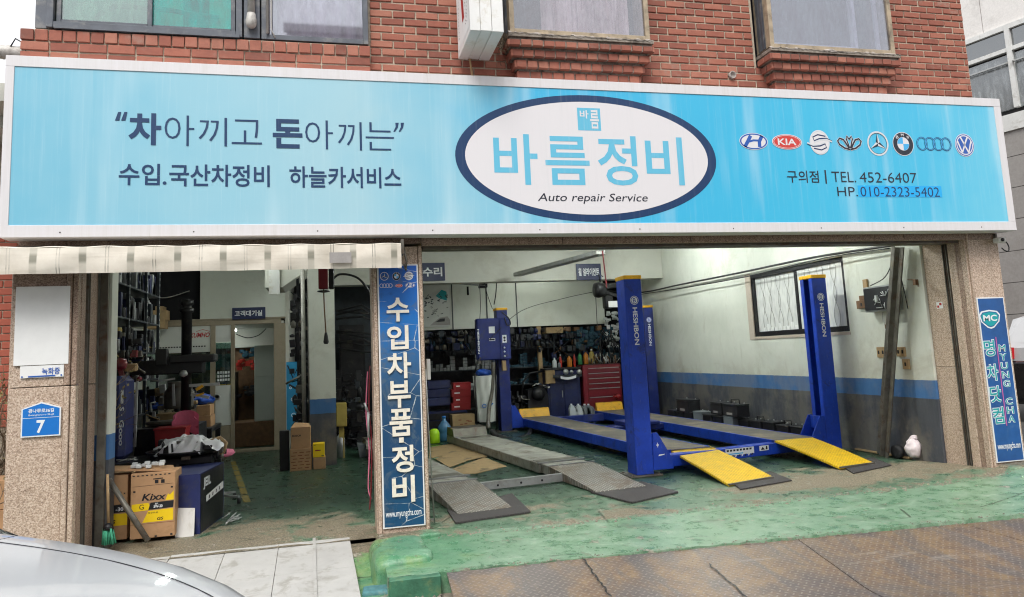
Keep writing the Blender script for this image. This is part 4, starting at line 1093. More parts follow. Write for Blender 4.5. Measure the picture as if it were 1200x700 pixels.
def daewoo(m, c, fr, d=.002):
    x, z, a, b = c
    def petal(pts, w, dd): stroke(m, [(x + a * p, z + b * q_) for p, q_ in pts], a * w, fr, dd, BK)
    for e, col in ((.06, WH), (0, None)):
        for s in (-1, 1):
            pts = [(s * .02, -.9), (s * .45, -.72), (s * .85, -.25), (s * .97, .25), (s * .80, .60), (s * .50, .45), (s * .33, .0), (s * .10, -.7)]
            for k_, w in ((0, .13 + e),):
                stroke(m, [(x + a * p, z + b * q_) for p, q_ in pts], a * w, fr, d + (.0006 if col is None else 0), BK if col is None else WH)
            pts = [(s * .04, -.7), (s * .17, .1), (s * .26, .55), (s * .20, .95), (0, .5)]
            stroke(m, [(x + a * p, z + b * q_) for p, q_ in pts], a * (.10 + e), fr, d + (.0008 if col is None else .0001), BK if col is None else WH)
def benz(m, c, fr, d=.002):
    x, z, a, b = c; ring(m, x, z, a, b, a * .15, b * .15, fr, d, SV); ring(m, x, z, a * .99, b * .99, a * .04, b * .04, fr, d + .0003, BK if False else WH); ring(m, x, z, a * .86, b * .86, a * .03, b * .03, fr, d + .0005, BK)
    for an in (90, 210, 330):
        e = (x + a * .84 * math.cos(R(an)), z + b * .84 * math.sin(R(an)))
        for o, mi in ((7, BK), (-7, SV)):
            flat(m, [(x, z), (x + a * .2 * math.cos(R(an + (60 if o > 0 else -60))), z + b * .2 * math.sin(R(an + (60 if o > 0 else -60)))), e], fr, d + .0006, mi)
def bmw(m, c, fr, d=.002):
    x, z, a, b = c; flat(m, ell(x, z, a, b), fr, d, WH); ring(m, x, z, a * .95, b * .95, a * .38, b * .38, fr, d + .0005, BK)
    for a0 in (0, 90, 180, 270):
        pts = [(x, z)] + ell(x, z, a * .55, b * .55, 10, a0, a0 + 89.9); flat(m, pts, fr, d + .0007, SK if a0 in (90, 270) else WH)
    for t, an in (('B', 132), ('M', 90), ('W', 48)):
        u, v = x + a * .76 * math.cos(R(an)), z + b * .76 * math.sin(R(an)); put_text(m, t, (u - a * .13, v - b * .12, u + a * .13, v + b * .12), fr, .01, d + .001, WH)
def audi(m, c, fr, d=.002):
    x, z, a, b = c
    for k in range(4):
        u = x + a * (-.70 + .467 * k); ring(m, u, z, a * .32, b, a * .09, b * .2, fr, d + .0002 * k, WH if False else NV); ring(m, u, z, a * .295, b * .92, a * .035, b * .07, fr, d + .0002 * k + .0005, SK)
def vw(m, c, fr, d=.002):
    x, z, a, b = c; flat(m, ell(x, z, a, b), fr, d, WH); flat(m, ell(x, z, a * .94, b * .94), fr, d + .0004, BU); ring(m, x, z, a * .86, b * .86, a * .09, b * .09, fr, d + .0007, WH)
    stroke(m, [(x - a * .36, z + b * .68), (x, z + b * .04)], a * .15, fr, d + .0008, WH); stroke(m, [(x + a * .36, z + b * .68), (x, z + b * .04)], a * .15, fr, d + .0008, WH)
    for s in (-1, 1):
        stroke(m, [(x + s * a * .72, z + b * .38), (x + s * a * .34, z - b * .66)], a * .14, fr, d + .0009, WH); stroke(m, [(x + s * a * .34, z - b * .66), (x, z - b * .02)], a * .14, fr, d + .001, WH)
for nm, fn, c in (('oval_h_mark', hyundai, QE(93, 57, 210, 126)), ('red_oval_mark', kia, QE(228, 62, 351, 125)), ('winged_ring_mark', ssang, QE(372, 45, 477, 146)), ('leaf_mark', daewoo, QE(499, 68, 598, 128)),
                  ('star_mark', benz, QE(622, 50, 709, 151)), ('roundel_mark', bmw, QE(727, 53, 813, 151)), ('four_ring_mark', audi, QE(827, 74, 968, 130)), ('letter_roundel_mark', vw, QE(985, 60, 1063, 154))):
    g = MB(); fn(g, c, fr); g.build(nm, mats, SG)
# brackets holding the sign off the wall
g = MB()
for k in range(8): g.box((-2.0 + k * 1.2, 6.191, 2.60), (-1.96 + k * 1.2, 6.24, 2.64)); g.box((-2.0 + k * 1.2, 6.191, 3.60), (-1.96 + k * 1.2, 6.3, 3.64))
g.build('bracket', 'old_steel', SG)

# ------------------------------------------------------------------ projecting light-box sign at the top
PS = thing('projecting_sign', 'white box sign sticking out of the brick wall, seen from below', 'sign', (1.2, 5.9, 4.05))
x0, x1 = 1.12, 1.40; ya, yb = 5.62, 6.22; zb_ = 4.02
tri = [(x0, x0 + .085, .0), (x0 + .088, x0 + .182, .006), (x0 + .185, x1, .0)]
for a, b, e in tri:
    g = MB(); g.box((a, ya + e, zb_ + e), (b, yb, 5.6), ch=.004); g.build('case_strip', 'light_box_white', PS)
fl = frameP((x0, 0, 0), (0, -1, 0), (0, 0, 1))
g = MB(); flat(g, [(-yb + .03, zb_ + .05), (-ya - .04, zb_ + .05), (-ya - .04, 5.55), (-yb + .03, 5.55)], fl, .002); g.build('face_panel', 'paper', PS)
g = MB(); stroke(g, [(-5.97, 5.5), (-5.96, 4.75), (-5.93, 4.42), (-5.90, 4.24)], .085, fl, .004); g.build('red_mark', 'text_red', PS)
g = MB(); rr = random.Random(14)
for cx_ in (-6.12, -5.80, -5.74):
    for k in range(44):
        z = 4.16 + k * .031; stroke(g, [(cx_ + rr.uniform(-.012, .0), z), (cx_ + rr.uniform(.008, .022), z + rr.uniform(-.008, .012))], .006, fl, .004)
g = g.build('small_marks', 'text_black', PS); g['kind'] = 'stuff'
g = MB(); g.bar((1.22, 6.2, zb_ - .0), (1.23, 6.15, 3.78), .012, .012); g.build('support_wire', 'wood_tan', PS)
g = MB(); g.bar((x0 + .1, 6.222, 4.5), (x0 + .1, 6.3, 4.5), .05, .05); g.build('wall_bracket', 'old_steel', PS)

# ------------------------------------------------------------------ rolled awning under the left of the sign
AW = thing('awning', 'rolled cream striped awning along the left half of the garage front', 'awning', (-.9, 6.0, 2.3))
g = MB()
def aw(u, v):
    x = -2.75 + 3.29 * u; sag = .018 * math.sin(u * 21) * v
    y = 5.93 - .010 * math.sin(v * math.pi) ; z = 2.315 - .19 * v - sag * .04 + .001 * math.sin(u * 50) * v
    return (x, y + .005 * math.sin(u * 37 + v * 4) + .004 * mn.noise(Vector((x * 5, v * 3, 0))), z)
g.grid(aw, 160, 10); g.build('valance', 'awning_cloth', AW)
g = MB(); g.grid(lambda u, v: (-2.75 + 3.29 * u, 5.935 + .07 * v + .22 * v * v, 2.317 + .012 * math.sin(v * 3.14) + .012 * v + .004 * math.sin(u * 60)), 100, 8); g.build('folded_cloth', 'awning_cloth', AW)
g = MB(); g.tube([(-2.77, 5.97, 2.29), (.56, 5.97, 2.29)], .018, 10); g.build('front_bar', 'galvanised', AW)
g = MB(); g.tube([(-2.77, 6.14, 2.33), (.56, 6.14, 2.33)], .03, 12); g.build('roller', 'old_steel', AW)
g = MB(); g.box((.545, 5.95, 2.24), (.565, 6.2, 2.36)); g.tube([(.575, 6.12, 2.33), (.60, 6.12, 2.20), (.59, 6.12, 2.12), (.575, 6.12, 2.18)], .01, 6); g.build('end_bracket', 'old_steel', AW)
fa = WX(5.895); b = [at(386, 296, 5.893), at(412, 308, 5.893)]
g = MB(); flat(g, [(b[0].x, b[1].z), (b[1].x, b[1].z), (b[1].x, b[0].z), (b[0].x, b[0].z)], fa, .002); g.build('label_patch', 'stone_grey', AW)

# ------------------------------------------------------------------ banner on the middle pillar
BN = thing('pillar_banner', 'tall cracked blue banner with cream Korean letters on the middle pillar', 'banner', (.53, 6.22, .05))
YP = 6.212; fp = WX(YP); bx0, bx1, bz0, bz1 = .362, .702, .055, 2.185
g = MB(); g.box((bx0, YP, bz0), (bx1, YP + .014, bz1), ch=.002); g.build('board', 'white_edge', BN)
g = MB(); flat(g, [(bx0 + .012, bz0 + .012), (bx1 - .012, bz0 + .012), (bx1 - .012, bz1 - .01), (bx0 + .012, bz1 - .01)], fp, .001); g.build('face', 'pillar_banner', BN)
for t, (xa, ya_, xb, yb_) in (('수', (452.6, 349.5, 479.5, 376.5)), ('입', (453, 382, 479, 409)), ('차', (453, 414, 482, 443)), ('부', (454, 447, 481.5, 477)), ('품', (456, 480, 483.5, 510)), ('정', (458.5, 523, 485, 552.5)), ('비', (459, 558.6, 486.5, 587.5))):
    a = at(xa, ya_, YP); b = at(xb, yb_, YP); mid = (at(xa, (ya_ + yb_) / 2, YP).x + at(xb, (ya_ + yb_) / 2, YP).x) / 2; w = (b.x - a.x)
    g = MB(); vs0 = len(g.v)
    put_text(g, t, (mid - w / 2, b.z, mid + w / 2, a.z), fp, .022, .014)
    # raised letters: give them sides
    n0 = len(g.v); back = [v + Vector((0, .012, 0)) for v in g.v]
    ec = {}
    for f in g.f:
        for i in range(len(f)):
            k = (f[i], f[(i + 1) % len(f)]); ec[k] = ec.get(k, 0) + 1
    # weld by position
    pos = {}; rep = []
    for i, v in enumerate(g.v): rep.append(pos.setdefault((round(v.x, 5), round(v.z, 5)), i))
    cnt = {}
    for (a_, b_) in ec:
        k = (rep[a_], rep[b_]); cnt[k] = cnt.get(k, 0) + 1
    sides = [(a_, b_) for (a_, b_) in cnt if (b_, a_) not in cnt]
    fr_ = list(g.v); g.add(back, [])
    for a_, b_ in sides: g.f.append([a_, b_, b_ + n0, a_ + n0]); g.mi.append(0); g.sm.append(False)
    g.build('letter', 'banner_letter', BN)
a = at(467.5, 513, YP); b = at(473, 518.5, YP); g = MB(); g.box((a.x, YP - .014, b.z), (b.x, YP, a.z)); g.build('dot', 'banner_letter', BN)
g = MB(); a = at(452, 597.5, YP); b = at(494, 606.5, YP); put_text(g, 'www.myungcha.com', (a.x, b.z + .008, b.x, a.z - .01), fp, .01, .002); g.build('web_address', 'text_white', BN)
def PE(px, py, w, h, Y): p = at(px, py, Y); a = at(px - w / 2, py, Y); b = at(px + w / 2, py, Y); c = at(px, py - h / 2, Y); d = at(px, py + h / 2, Y); return p.x, p.z, (b.x - a.x) / 2, (c.z - d.z) / 2
for nm, fn, c in (('star_mark', benz, (450.3, 324, 10, 10)), ('roundel_mark', bmw, (464.5, 324, 9.5, 10)), ('winged_ring_mark', ssang, (479, 323.5, 13, 10)), ('four_ring_mark', audi, (452.3, 335, 15, 5)), ('oval_h_mark', hyundai, (480.5, 334.5, 12, 6)), ('small_oval_mark', kia, (467.5, 335, 9, 4))):
    g = MB(); fn(g, PE(*c, YP), fp, .002)
    if fn is audi: g.mi = [WH] * len(g.mi)
    g.build(nm, mats, BN)

# ------------------------------------------------------------------ banner on the right pillar
BR_ = thing('pillar_sign', 'narrow blue sign board with teal Korean letters on the right pillar', 'sign', (6.5, 6.22, .1))
YQ = 6.212; fq = WX(YQ); rx0, rx1, rz0, rz1 = 6.375, 6.715, .10, 1.745
g = MB(); g.box((rx0, YQ, rz0), (rx1, YQ + .014, rz1), ch=.002); g.build('board', 'white_edge', BR_)
g = MB(); flat(g, [(rx0 + .012, rz0 + .012), (rx1 - .012, rz0 + .012), (rx1 - .012, rz1 - .012), (rx0 + .012, rz1 - .012)], fq, .001); g.build('face', 'banner_navy', BR_)
c = PE(1160, 374, 25, 22, YQ); ux, uz = c[0], c[1]
g = MB(); 
sh = [(-1, .45), (-.75, .85), (0, 1), (.75, .85), (1, .45), (.85, -.3), (.3, -.95), (0, -1.05), (-.3, -.95), (-.85, -.3)]
flat(g, [(ux + a * .132, uz + b * .094) for a, b in sh], fq, .002, 0); flat(g, [(ux + a * .116, uz + b * .079) for a, b in sh], fq, .003, 1); flat(g, [(ux + a * .107, uz + b * .070) for a, b in sh], fq, .004, 2)
put_text(g, 'MC', (ux - .085, uz - .022, ux + .085, uz + .042), fq, .03, .005, 0); g.build('emblem', ['text_white', 'banner_navy', 'teal_print'], BR_)
for i, (t, py) in enumerate((('명', 408), ('차', 436.5), ('닷', 462), ('컴', 487))):
    px = 1159.2 + (py - 408) * .135; p = at(px, py, YQ); h = .080; w = .066
    for b_, mt, d in ((.055, 'text_white', .002), (.012, 'teal_print', .0035)):
        g = MB(); put_text(g, t, (p.x - w - (.006 if d < .003 else 0), p.z - h - (.006 if d < .003 else 0), p.x + w + (.006 if d < .003 else 0), p.z + h + (.006 if d < .003 else 0)), fq, b_, d); g.build('letter', mt, BR_)
for i, t in enumerate('MYUNG CHA'):
    if t == ' ': continue
    py = 408 + i * 10.4; px = 1174 + (py - 408) * .135; p = at(px, py, YQ)
    for b_, mt, d in ((.06, 'text_white', .002), (.0, 'teal_print', .0035)):
        e = .004 if d < .003 else 0
        g = MB(); put_text(g, t, (p.x - .042 - e, p.z - .032 - e, p.x + .042 + e, p.z + .032 + e), fq, b_, d); g.build('letter', mt, BR_)
g = MB(); a = at(1166.5, 395, YQ); b = at(1179.5, 499, YQ); stroke(g, [(a.x, a.z), (b.x, b.z)], .012, fq, .004); g.build('pink_line', 'pink_print', BR_)
g = MB(); a = at(1165, 520, YQ); b = at(1195, 527, YQ); put_text(g, 'www.myungcha.com', (rx0 + .03, b.z, rx1 - .03, a.z), fq, .01, .003); g.build('web_address', 'text_white', BR_)

# ------------------------------------------------------------------ signs on the left pillar
g = MB(); a = at(17.5, 363, 6.21); b = at(84, 430, 6.21); g.box((-2.30, 6.212, 1.478), (-1.935, 6.226, 2.065), ch=.001)
solo(g, 'blank_board', 'paper', 'blank white board on the left granite pillar', 'board')
NS = thing('recording_sign', 'small white sign with blue Korean letters under the blank board', 'sign', (-2.1, 6.22, 1.38))
g = MB(); g.box((-2.255, 6.216, 1.385), (-1.965, 6.226, 1.474)); g.build('plate', 'paper', NS); f6 = WX(6.215)
g = MB(); put_text(g, '녹화중', (-2.11, 1.405, -1.99, 1.455), f6, .012, .002); g.build('lettering', 'print_blue', NS)
g = MB(); stroke(g, [(-2.20, 1.394), (-2.02, 1.396)], .01, f6, .002); flat(g, ell(-2.24, 1.395, .006, .006, 12), f6, .002); flat(g, ell(-1.98, 1.397, .006, .006, 12), f6, .002); g.build('underline', 'print_blue', NS)
AP = thing('address_plate', 'blue pentagonal house number plate reading 7 on the left pillar', 'address plate', (-2.1, 6.22, .95))
x0, x1, z0, z1, zm = -2.235, -1.975, .955, 1.16, 1.205
g = MB(); g.prism([(x0, z0), (x1, z0), (x1, z1), ((x0 + x1) / 2, zm), (x0, z1)], 6.213, 6.228, 'Y'); g.build('rim', 'text_white', AP)
e = .009; g = MB(); flat(g, [(x0 + e, z0 + e), (x1 - e, z0 + e), (x1 - e, z1 - .004), ((x0 + x1) / 2, zm - .01), (x0 + e, z1 - .004)], WX(6.213), .001); g.build('face', 'plate_blue', AP)
f7 = WX(6.213); xm = (x0 + x1) / 2
g = MB(); put_text(g, '광나루로36길', (xm - .085, 1.128, xm + .085, 1.158), f7, .02, .002); put_text(g, 'Gwangnaru-ro 36-gil', (xm - .085, 1.104, xm + .085, 1.120), f7, .01, .002); g.build('lettering', 'text_white', AP); g = MB(); put_text(g, '7', (xm - .028, .98, xm + .028, 1.075), f7, .03, .002); g.build('number', 'text_white', AP); g = MB()
stroke(g, [(x0 + .01, 1.092), (x1 - .01, 1.092)], .003, f7, .002); g.build('divider', 'text_white', AP)
# small camera and cable at the right end of the sign
SC = thing('security_camera', 'small white camera with black cable under the right end of the sign', 'camera', (6.72, 6.2, 2.3))
g = MB(); g.box((6.66, 6.12, 2.30), (6.75, 6.21, 2.355), ch=.01); g.build('housing', 'pvc_white', SC)
g = MB(); g.lathe((6.69, 6.118, 2.325), [(.018, 0), (.018, -.01), (.012, -.014), (0, -.014)], 12, axis='Y'); g.build('lens', 'black_plastic', SC)
g = MB(); g.tube([(6.75 + .07 * math.sin(t * .5), 6.17, 2.33 - .06 + .06 * math.cos(t * .62) - .0) for t in range(0, 8)], .006, 6); g.build('cable', 'black_plastic', SC)
g = MB(); g.box((6.70, 6.20, 2.355), (6.72, 6.24, 2.404)); g.build('mount', 'old_steel', SC)
# small sticker on the right reveal
g = MB(); g.box((6.322, 6.60, 1.665), (6.327, 6.68, 1.735)); o = solo(g, 'sticker', 'paper', 'small white and red sticker on the right pillar reveal', 'sticker')
g = MB(); g.box((6.3205, 6.61, 1.70), (6.3215, 6.64, 1.725)); g.box((6.3205, 6.645, 1.675), (6.3215, 6.67, 1.70)); g.build('print', 'text_red', o)
# corrugated flue at the top left
FL = thing('flue_pipe', 'grey corrugated flue elbow left of the brick ledge', 'flue', (-2.5, 6.3, 3.9))
g = MB(); pts = [(-2.30, 6.32, 3.92), (-2.42, 6.30, 3.93), (-2.52, 6.28, 3.92), (-2.60, 6.26, 3.88), (-2.66, 6.24, 3.80)]
rs = []; pp = []
for i in range(len(pts) - 1):
    for k in range(5): pp.append(Vector(pts[i]).lerp(Vector(pts[i + 1]), k / 5)); rs.append(.058 if k % 2 else .052)
g.tube(pp, rs, 14); g.build('duct', 'pipe_grey', FL)
g = MB(); g.tube([(-2.42, 6.26, 3.96), (-2.38, 6.24, 4.02), (-2.30, 6.23, 3.97), (-2.30, 6.23, 3.86)], .006, 6); g.build('wire', 'black_plastic', FL)
# ------------------------------------------------------------------ four-post lift
LF = thing('four_post_lift', 'blue four-post car lift with yellow ramps in the right bay', 'car lift', (4.7, 10.5, 0))
def lugquad(m, P, mi=0): m.quad(*P, mi=mi)
def post(x, y, face, h=2.17, w=.20, d=.25, letters=True, old=False):
    mt = 'lift_blue_old' if old else 'lift_blue'
    # C-section: two flanges and a web, the open side facing inward (face = +1 opens to +x)
    m = MB(); t = .012; x0, x1 = x - w / 2, x + w / 2; y0, y1 = y - d / 2, y + d / 2
    wx = x0 if face > 0 else x1 - t
    m.box((wx, y0 + t, .02), (wx + t, y1 - t, h), 0, .003)
    m.box((x0, y0, .02), (x1, y0 + t, h), 0, .003); m.box((x0, y1 - t, .02), (x1, y1, h), 0, .003)
    ix = x1 - t if face > 0 else x0
    m.box((ix, y0 + t, .02), (ix + t, y0 + .07, h), 0); m.box((ix, y1 - .07, .02), (ix + t, y1 - t, h), 0)
    p = m.build('post', mt, LF)
    c = MB(); c.box((x0 - .008, y0 - .008, h), (x1 + .008, y1 + .008, h + .045), ch=.006); c.build('post_cap', 'lift_yellow', p)
    b = MB(); b.box((x - .19, y - .17, .0), (x + .19, y + .17, .018), ch=.003)
    for sx in (-1, 1):
        for sy in (-1, 1): b.lathe((x + sx * .155, y + sy * .135, .018), [(.016, 0), (.016, .012), (.0, .014)], 6)
    b.build('base_plate', 'old_steel', p)
    r = MB(); r.tube([(x + face * .03, y, .1), (x + face * .03, y, h - .03)], .014, 6); r.build('lift_cable', 'black_metal', p)
    if letters:
        fw = WX(y0 - .001); cx = x + .005
        g = MB(); flat(g, ell(cx, h - .24, .050, .050, 28), fw, .001, 0); ring(g, cx, h - .24, .044, .044, .008, .008, fw, .002, 1)
        put_text(g, 'B', (cx - .018, h - .265, cx + .018, h - .215), fw, .01, .002, 1); g.build('badge', ['text_white', 'lift_blue'], p)
        g = MB(); put_text(g, 'HESHBON', (cx - .028, h - .74, cx + .028, h - .32), fw, .02, .001, rot=-90); g.build('lettering', 'text_white', p)
    return p
FLp, FRp, BLp, BRp = (3.29, 7.88), (6.0, 8.3), (3.02, 13.42), (6.0, 13.6)
post(*FLp, 1); post(*FRp, -1); post(*BLp, 1, 2.2, letters=False, old=True); post(*BRp, -1, old=True)
def beam(a, b, name, mt='lift_blue'):
    m = MB(); m.bar((a[0], a[1], .125), (b[0], b[1], .125), .14, .13, ch=.006)
    o = m.build(name, mt, LF); return o
fb = beam((FLp[0] + .08, FLp[1]), (FRp[0] - .08, FRp[1]), 'cross_beam'); beam((BLp[0] + .08, BLp[1]), (BRp[0] - .08, BRp[1]), 'cross_beam', 'lift_blue_old')
def gus(p, face):
    m = MB(); x = p[0] + face * .10
    m.prism([(x, .06), (x + face * .02, .46), (x + face * .07, .46), (x + face * .22, .19), (x + face * .24, .06)], p[1] - .125, p[1] - .112, 'Y')
    m.prism([(x, .06), (x + face * .02, .46), (x + face * .07, .46), (x + face * .22, .19), (x + face * .24, .06)], p[1] + .112, p[1] + .125, 'Y')
    m.box((x, p[1] - .11, .30), (x + face * .05, p[1] + .11, .45)); m.build('slide_bracket', 'lift_blue', LF)
gus(FLp, 1); gus(FRp, -1); gus(BLp, 1); gus(BRp, -1)
for x, y in ((FLp[0] + .165, FLp[1] - .127),):
    g = MB(); fw = WX(y); put_text(g, '+', (x - .015, .30, x + .015, .35), fw, .03, .001); g.build('decal', 'text_white', LF); g = MB(); flat(g, [(x, .205), (x + .07, .215), (x + .08, .225), (x + .01, .222)], fw, .001); g.build('decal', 'text_white', LF)
def runway(xa0, xa1, ya, xb0, xb1, yb, name):
    z1, z0 = .215, .085; m = MB()
    def q(x, y, z): return (x, y, z)
    m.add([q(xa0, ya, z1), q(xa1, ya, z1), q(xb1, yb, z1), q(xb0, yb, z1)], [[0, 1, 2, 3]], 1)
    m.add([q(xa0, ya, z1 + .002), q(xa0, ya, z0), q(xb0, yb, z0), q(xb0, yb, z1 + .002), q(xa0 + .03, ya, z1 + .002), q(xb0 + .03, yb, z1 + .002)], [[0, 1, 2, 3], [0, 3, 5, 4]], 0)
    m.add([q(xa1, ya, z1 + .002), q(xa1, ya, z0), q(xb1, yb, z0), q(xb1, yb, z1 + .002), q(xa1 - .03, ya, z1 + .002), q(xb1 - .03, yb, z1 + .002)], [[0, 1, 2, 3], [0, 3, 5, 4]], 0)
    m.add([q(xa0, ya, z1), q(xa1, ya, z1), q(xa1, ya, z0), q(xa0, ya, z0), q(xb0, yb, z1), q(xb1, yb, z1), q(xb1, yb, z0), q(xb0, yb, z0)], [[0, 1, 2, 3], [4, 5, 6, 7], [3, 2, 6, 7]], 0)
    return m.build(name, ['lift_blue', 'deck_dusty'], LF)
rw1 = runway(3.66, 4.27, 8.10, 3.30, 3.92, 13.75, 'runway'); rw2 = runway(5.13, 5.72, 8.15, 4.93, 5.53, 13.95, 'runway')
g = MB(); a = Vector((3.635, 8.6, 0)); b = Vector((3.60, 9.05, 0)); fs = frameP((3.625, 9.15, 0), (.064, -.998, 0), (0, 0, 1))
flat(g, [(.0, .105), (.36, .105), (.36, .20), (0, .20)], fs, .004, 0); flat(g, [(.02, .115), (.34, .115), (.34, .19), (.02, .19)], fs, .005, 1); put_text(g, '(OPR)', (.05, .125, .31, .18), fs, .03, .006, 0); g.build('side_decal', ['text_white', 'text_black'], LF)
# low bars inside between the runways (rolling jack)
g = MB(); g.box((4.2, 11.0, .12), (5.05, 11.35, .2), ch=.01); g.box((4.35, 10.9, .2), (4.6, 11.4, .27), ch=.01); g.box((4.75, 10.95, .2), (4.95, 11.3, .25), ch=.01); g.build('rolling_jack', 'lift_blue_old', LF)
def yramp(tl, tr, br, bl, fold=False):
    P = [Vector(p) for p in (tl, tr, br, bl)]; m = MB()
    m.grid(lambda u, v: (P[0].lerp(P[1], u)).lerp(P[3].lerp(P[2], u), v) + Vector((0, 0, .022 * math.sin(math.pi * v) * .35)), 4, 12)
    top = [m.v[i].copy() for i in range(len(m.v))]
    nu = 5; rim = [top[0 + 0]] + [top[i] for i in range(1, nu)] + [top[j * nu + nu - 1] for j in range(1, 13)] + [top[12 * nu + i] for i in range(nu - 2, -1, -1)] + [top[j * nu] for j in range(11, 0, -1)]
    L = len(rim); m.add(rim + [p - Vector((0, 0, .022)) for p in rim], [[i, (i + 1) % L, (i + 1) % L + L, i + L] for i in range(L)], 0)
    o = m.build('ramp', 'yellow_plate', LF)
    e = MB(); e.bar(P[3] + Vector((0, -.004, 0)), P[2] + Vector((0, -.004, 0)), .02, .016); e.build('ramp_edge', 'old_steel', o)
    if fold:
        s_ = P[0].lerp(P[3], .09); t2 = P[1].lerp(P[2], .09); e = MB(); e.bar(s_ + Vector((0, 0, .012)), t2 + Vector((0, 0, .014)), .014, .008); e.build('hinge', 'old_steel', o)
    return o
yramp((3.77, 8.22, .215), (4.29, 8.15, .215), tuple(atz(906, 559, .022)), tuple(atz(854, 568, .022)), True)
yramp((5.14, 8.13, .215), (5.68, 8.17, .215), tuple(atz(1055, 542.5 , .022)) if False else tuple(atz(1024, 542.5, .03)), tuple(atz(984, 548, .03)))
# decals on the front beam
d = (Vector((FRp[0], FRp[1], 0)) - Vector((FLp[0], FLp[1], 0))).normalized(); o0 = Vector((FLp[0], FLp[1], 0)) + Vector((d.y, -d.x, 0)) * .0705
fb_ = frameP(o0, d, (0, 0, 1))
g = MB(); flat(g, [(1.10, .105), (1.52, .105), (1.52, .182), (1.10, .182)], fb_, .002, 0)
for k in range(8): flat(g, [(1.14 + k * .047, .085), (1.16 + k * .047, .085), (1.175 + k * .047, .108), (1.155 + k * .047, .108)], fb_, .003, 1 if k % 2 else 0)
for k in range(8): flat(g, [(1.125 + k * .047, .15), (1.155 + k * .047, .15), (1.158 + k * .047, .172), (1.125 + k * .047, .172)], fb_, .003, 1)
flat(g, [(1.13, .115), (1.36, .115), (1.36, .128), (1.13, .128)], fb_, .003, 2)
flat(g, [(1.60, .12), (1.74, .12), (1.74, .178), (1.60, .178)], fb_, .002, 0); flat(g, [(1.62, .13), (1.68, .13), (1.65, .165)], fb_, .003, 1); flat(g, [(1.69, .13), (1.72, .13), (1.72, .17), (1.70, .17)], fb_, .003, 1)
g.build('warning_decal', ['text_white', 'text_black', 'print_sky'], LF)
# yellow wheel stops at the far ends
for (xa, xb, y) in ((3.33, 3.90, 13.6), (4.95, 5.48, 13.9)):
    g = MB(); g.prism([(y - .10, .22), (y - .04, .36), (y + .02, .37), (y + .03, .22)], xa, xb, 'X'); g.build('wheel_stop', 'lift_yellow', LF)
# control box on the back left post
cb = MB(); cb.box((2.50, 13.10, 1.30), (3.12, 13.285, 2.05), ch=.02); cb.box((2.92, 13.085, 1.31), (3.10, 13.10, 2.03), ch=.003); cb = cb.build('control_box', 'lift_blue_old', LF); fw = WX(13.095)
g = MB(); flat(g, [(2.72, 1.78), (2.83, 1.78), (2.83, 1.90), (2.72, 1.90)], fw, .004, 0); g.build('label_plate', 'text_white', cb); g = MB(); flat(g, [(2.72, 1.64), (2.83, 1.64), (2.83, 1.69), (2.72, 1.69)], fw, .004, 0); flat(g, [(2.73, 1.65), (2.82, 1.65), (2.82, 1.68), (2.73, 1.68)], fw, .005, 1)
g.build('label_plate', ['text_white', 'text_black'], cb); g = MB(); flat(g, [(2.96, 1.60), (3.04, 1.60), (3.04, 1.74), (2.96, 1.74)], WX(13.084), .001, 0); flat(g, ell(3.0, 1.64, .02, .02, 12), WX(13.084), .002, 1); flat(g, ell(3.0, 1.69, .022, .022, 12), WX(13.084), .002, 1); g.build('label_plate', ['text_white', 'text_black'], cb)
g = MB()
for z in (1.36, 1.44, 1.51): g.lathe((2.99, 13.083, z), [(.018, 0), (.016, -.02), (0, -.022)], 10, axis='Y')
g.build('push_buttons', 'text_white', cb)
g = MB(); put_text(g, 'HESHBON', (2.505, 1.42, 2.54, 1.86), frameP((0, 13.09, 0), (1, 0, 0), (0, 0, 1)), .03, .008, rot=-90); g.build('lettering', 'text_white', cb)
g = MB(); g.box((2.505, 13.11, 1.24), (2.56, 13.2, 1.30)); g.build('cable_gland', 'old_steel', cb); g = MB(); g.box((2.95, 13.12, 1.10), (3.02, 13.2, 1.28), ch=.004); g.build('socket', 'wood_tan', cb)

# rubber mats under the ramp ends
def mat_(pts, name, lab, mt='rubber_plate', h=.01):
    m = MB(); P = [Vector(atz(*p, 0)) for p in pts]
    for p in P: p.z = gz(p.x, p.y) + .004
    n = len(P); m.add([p + Vector((0, 0, h)) for p in P] + P, [list(range(n)), [n + i for i in range(n)][::-1]] + [[i, (i + 1) % n, (i + 1) % n + n, i + n] for i in range(n)])
    return solo(m, name, mt, lab, name.replace('_', ' '), None)
mat_([(855, 565), (903, 553), (928, 564), (868, 575)], 'floor_mat', 'black mat under the foot of the left yellow ramp')
mat_([(984, 546), (1022, 537), (1045, 548), (1000, 556)], 'floor_mat', 'black mat under the foot of the right yellow ramp')
mat_([(524, 600), (600, 580), (622, 602), (534, 615)], 'floor_mat', 'dark tread mat under the left grey ramp', 'rubber_plate', .014)
mat_([(692, 578), (752, 566), (795, 578), (741, 591)], 'floor_mat', 'dark tread mat under the right grey ramp', 'rubber_plate', .014)

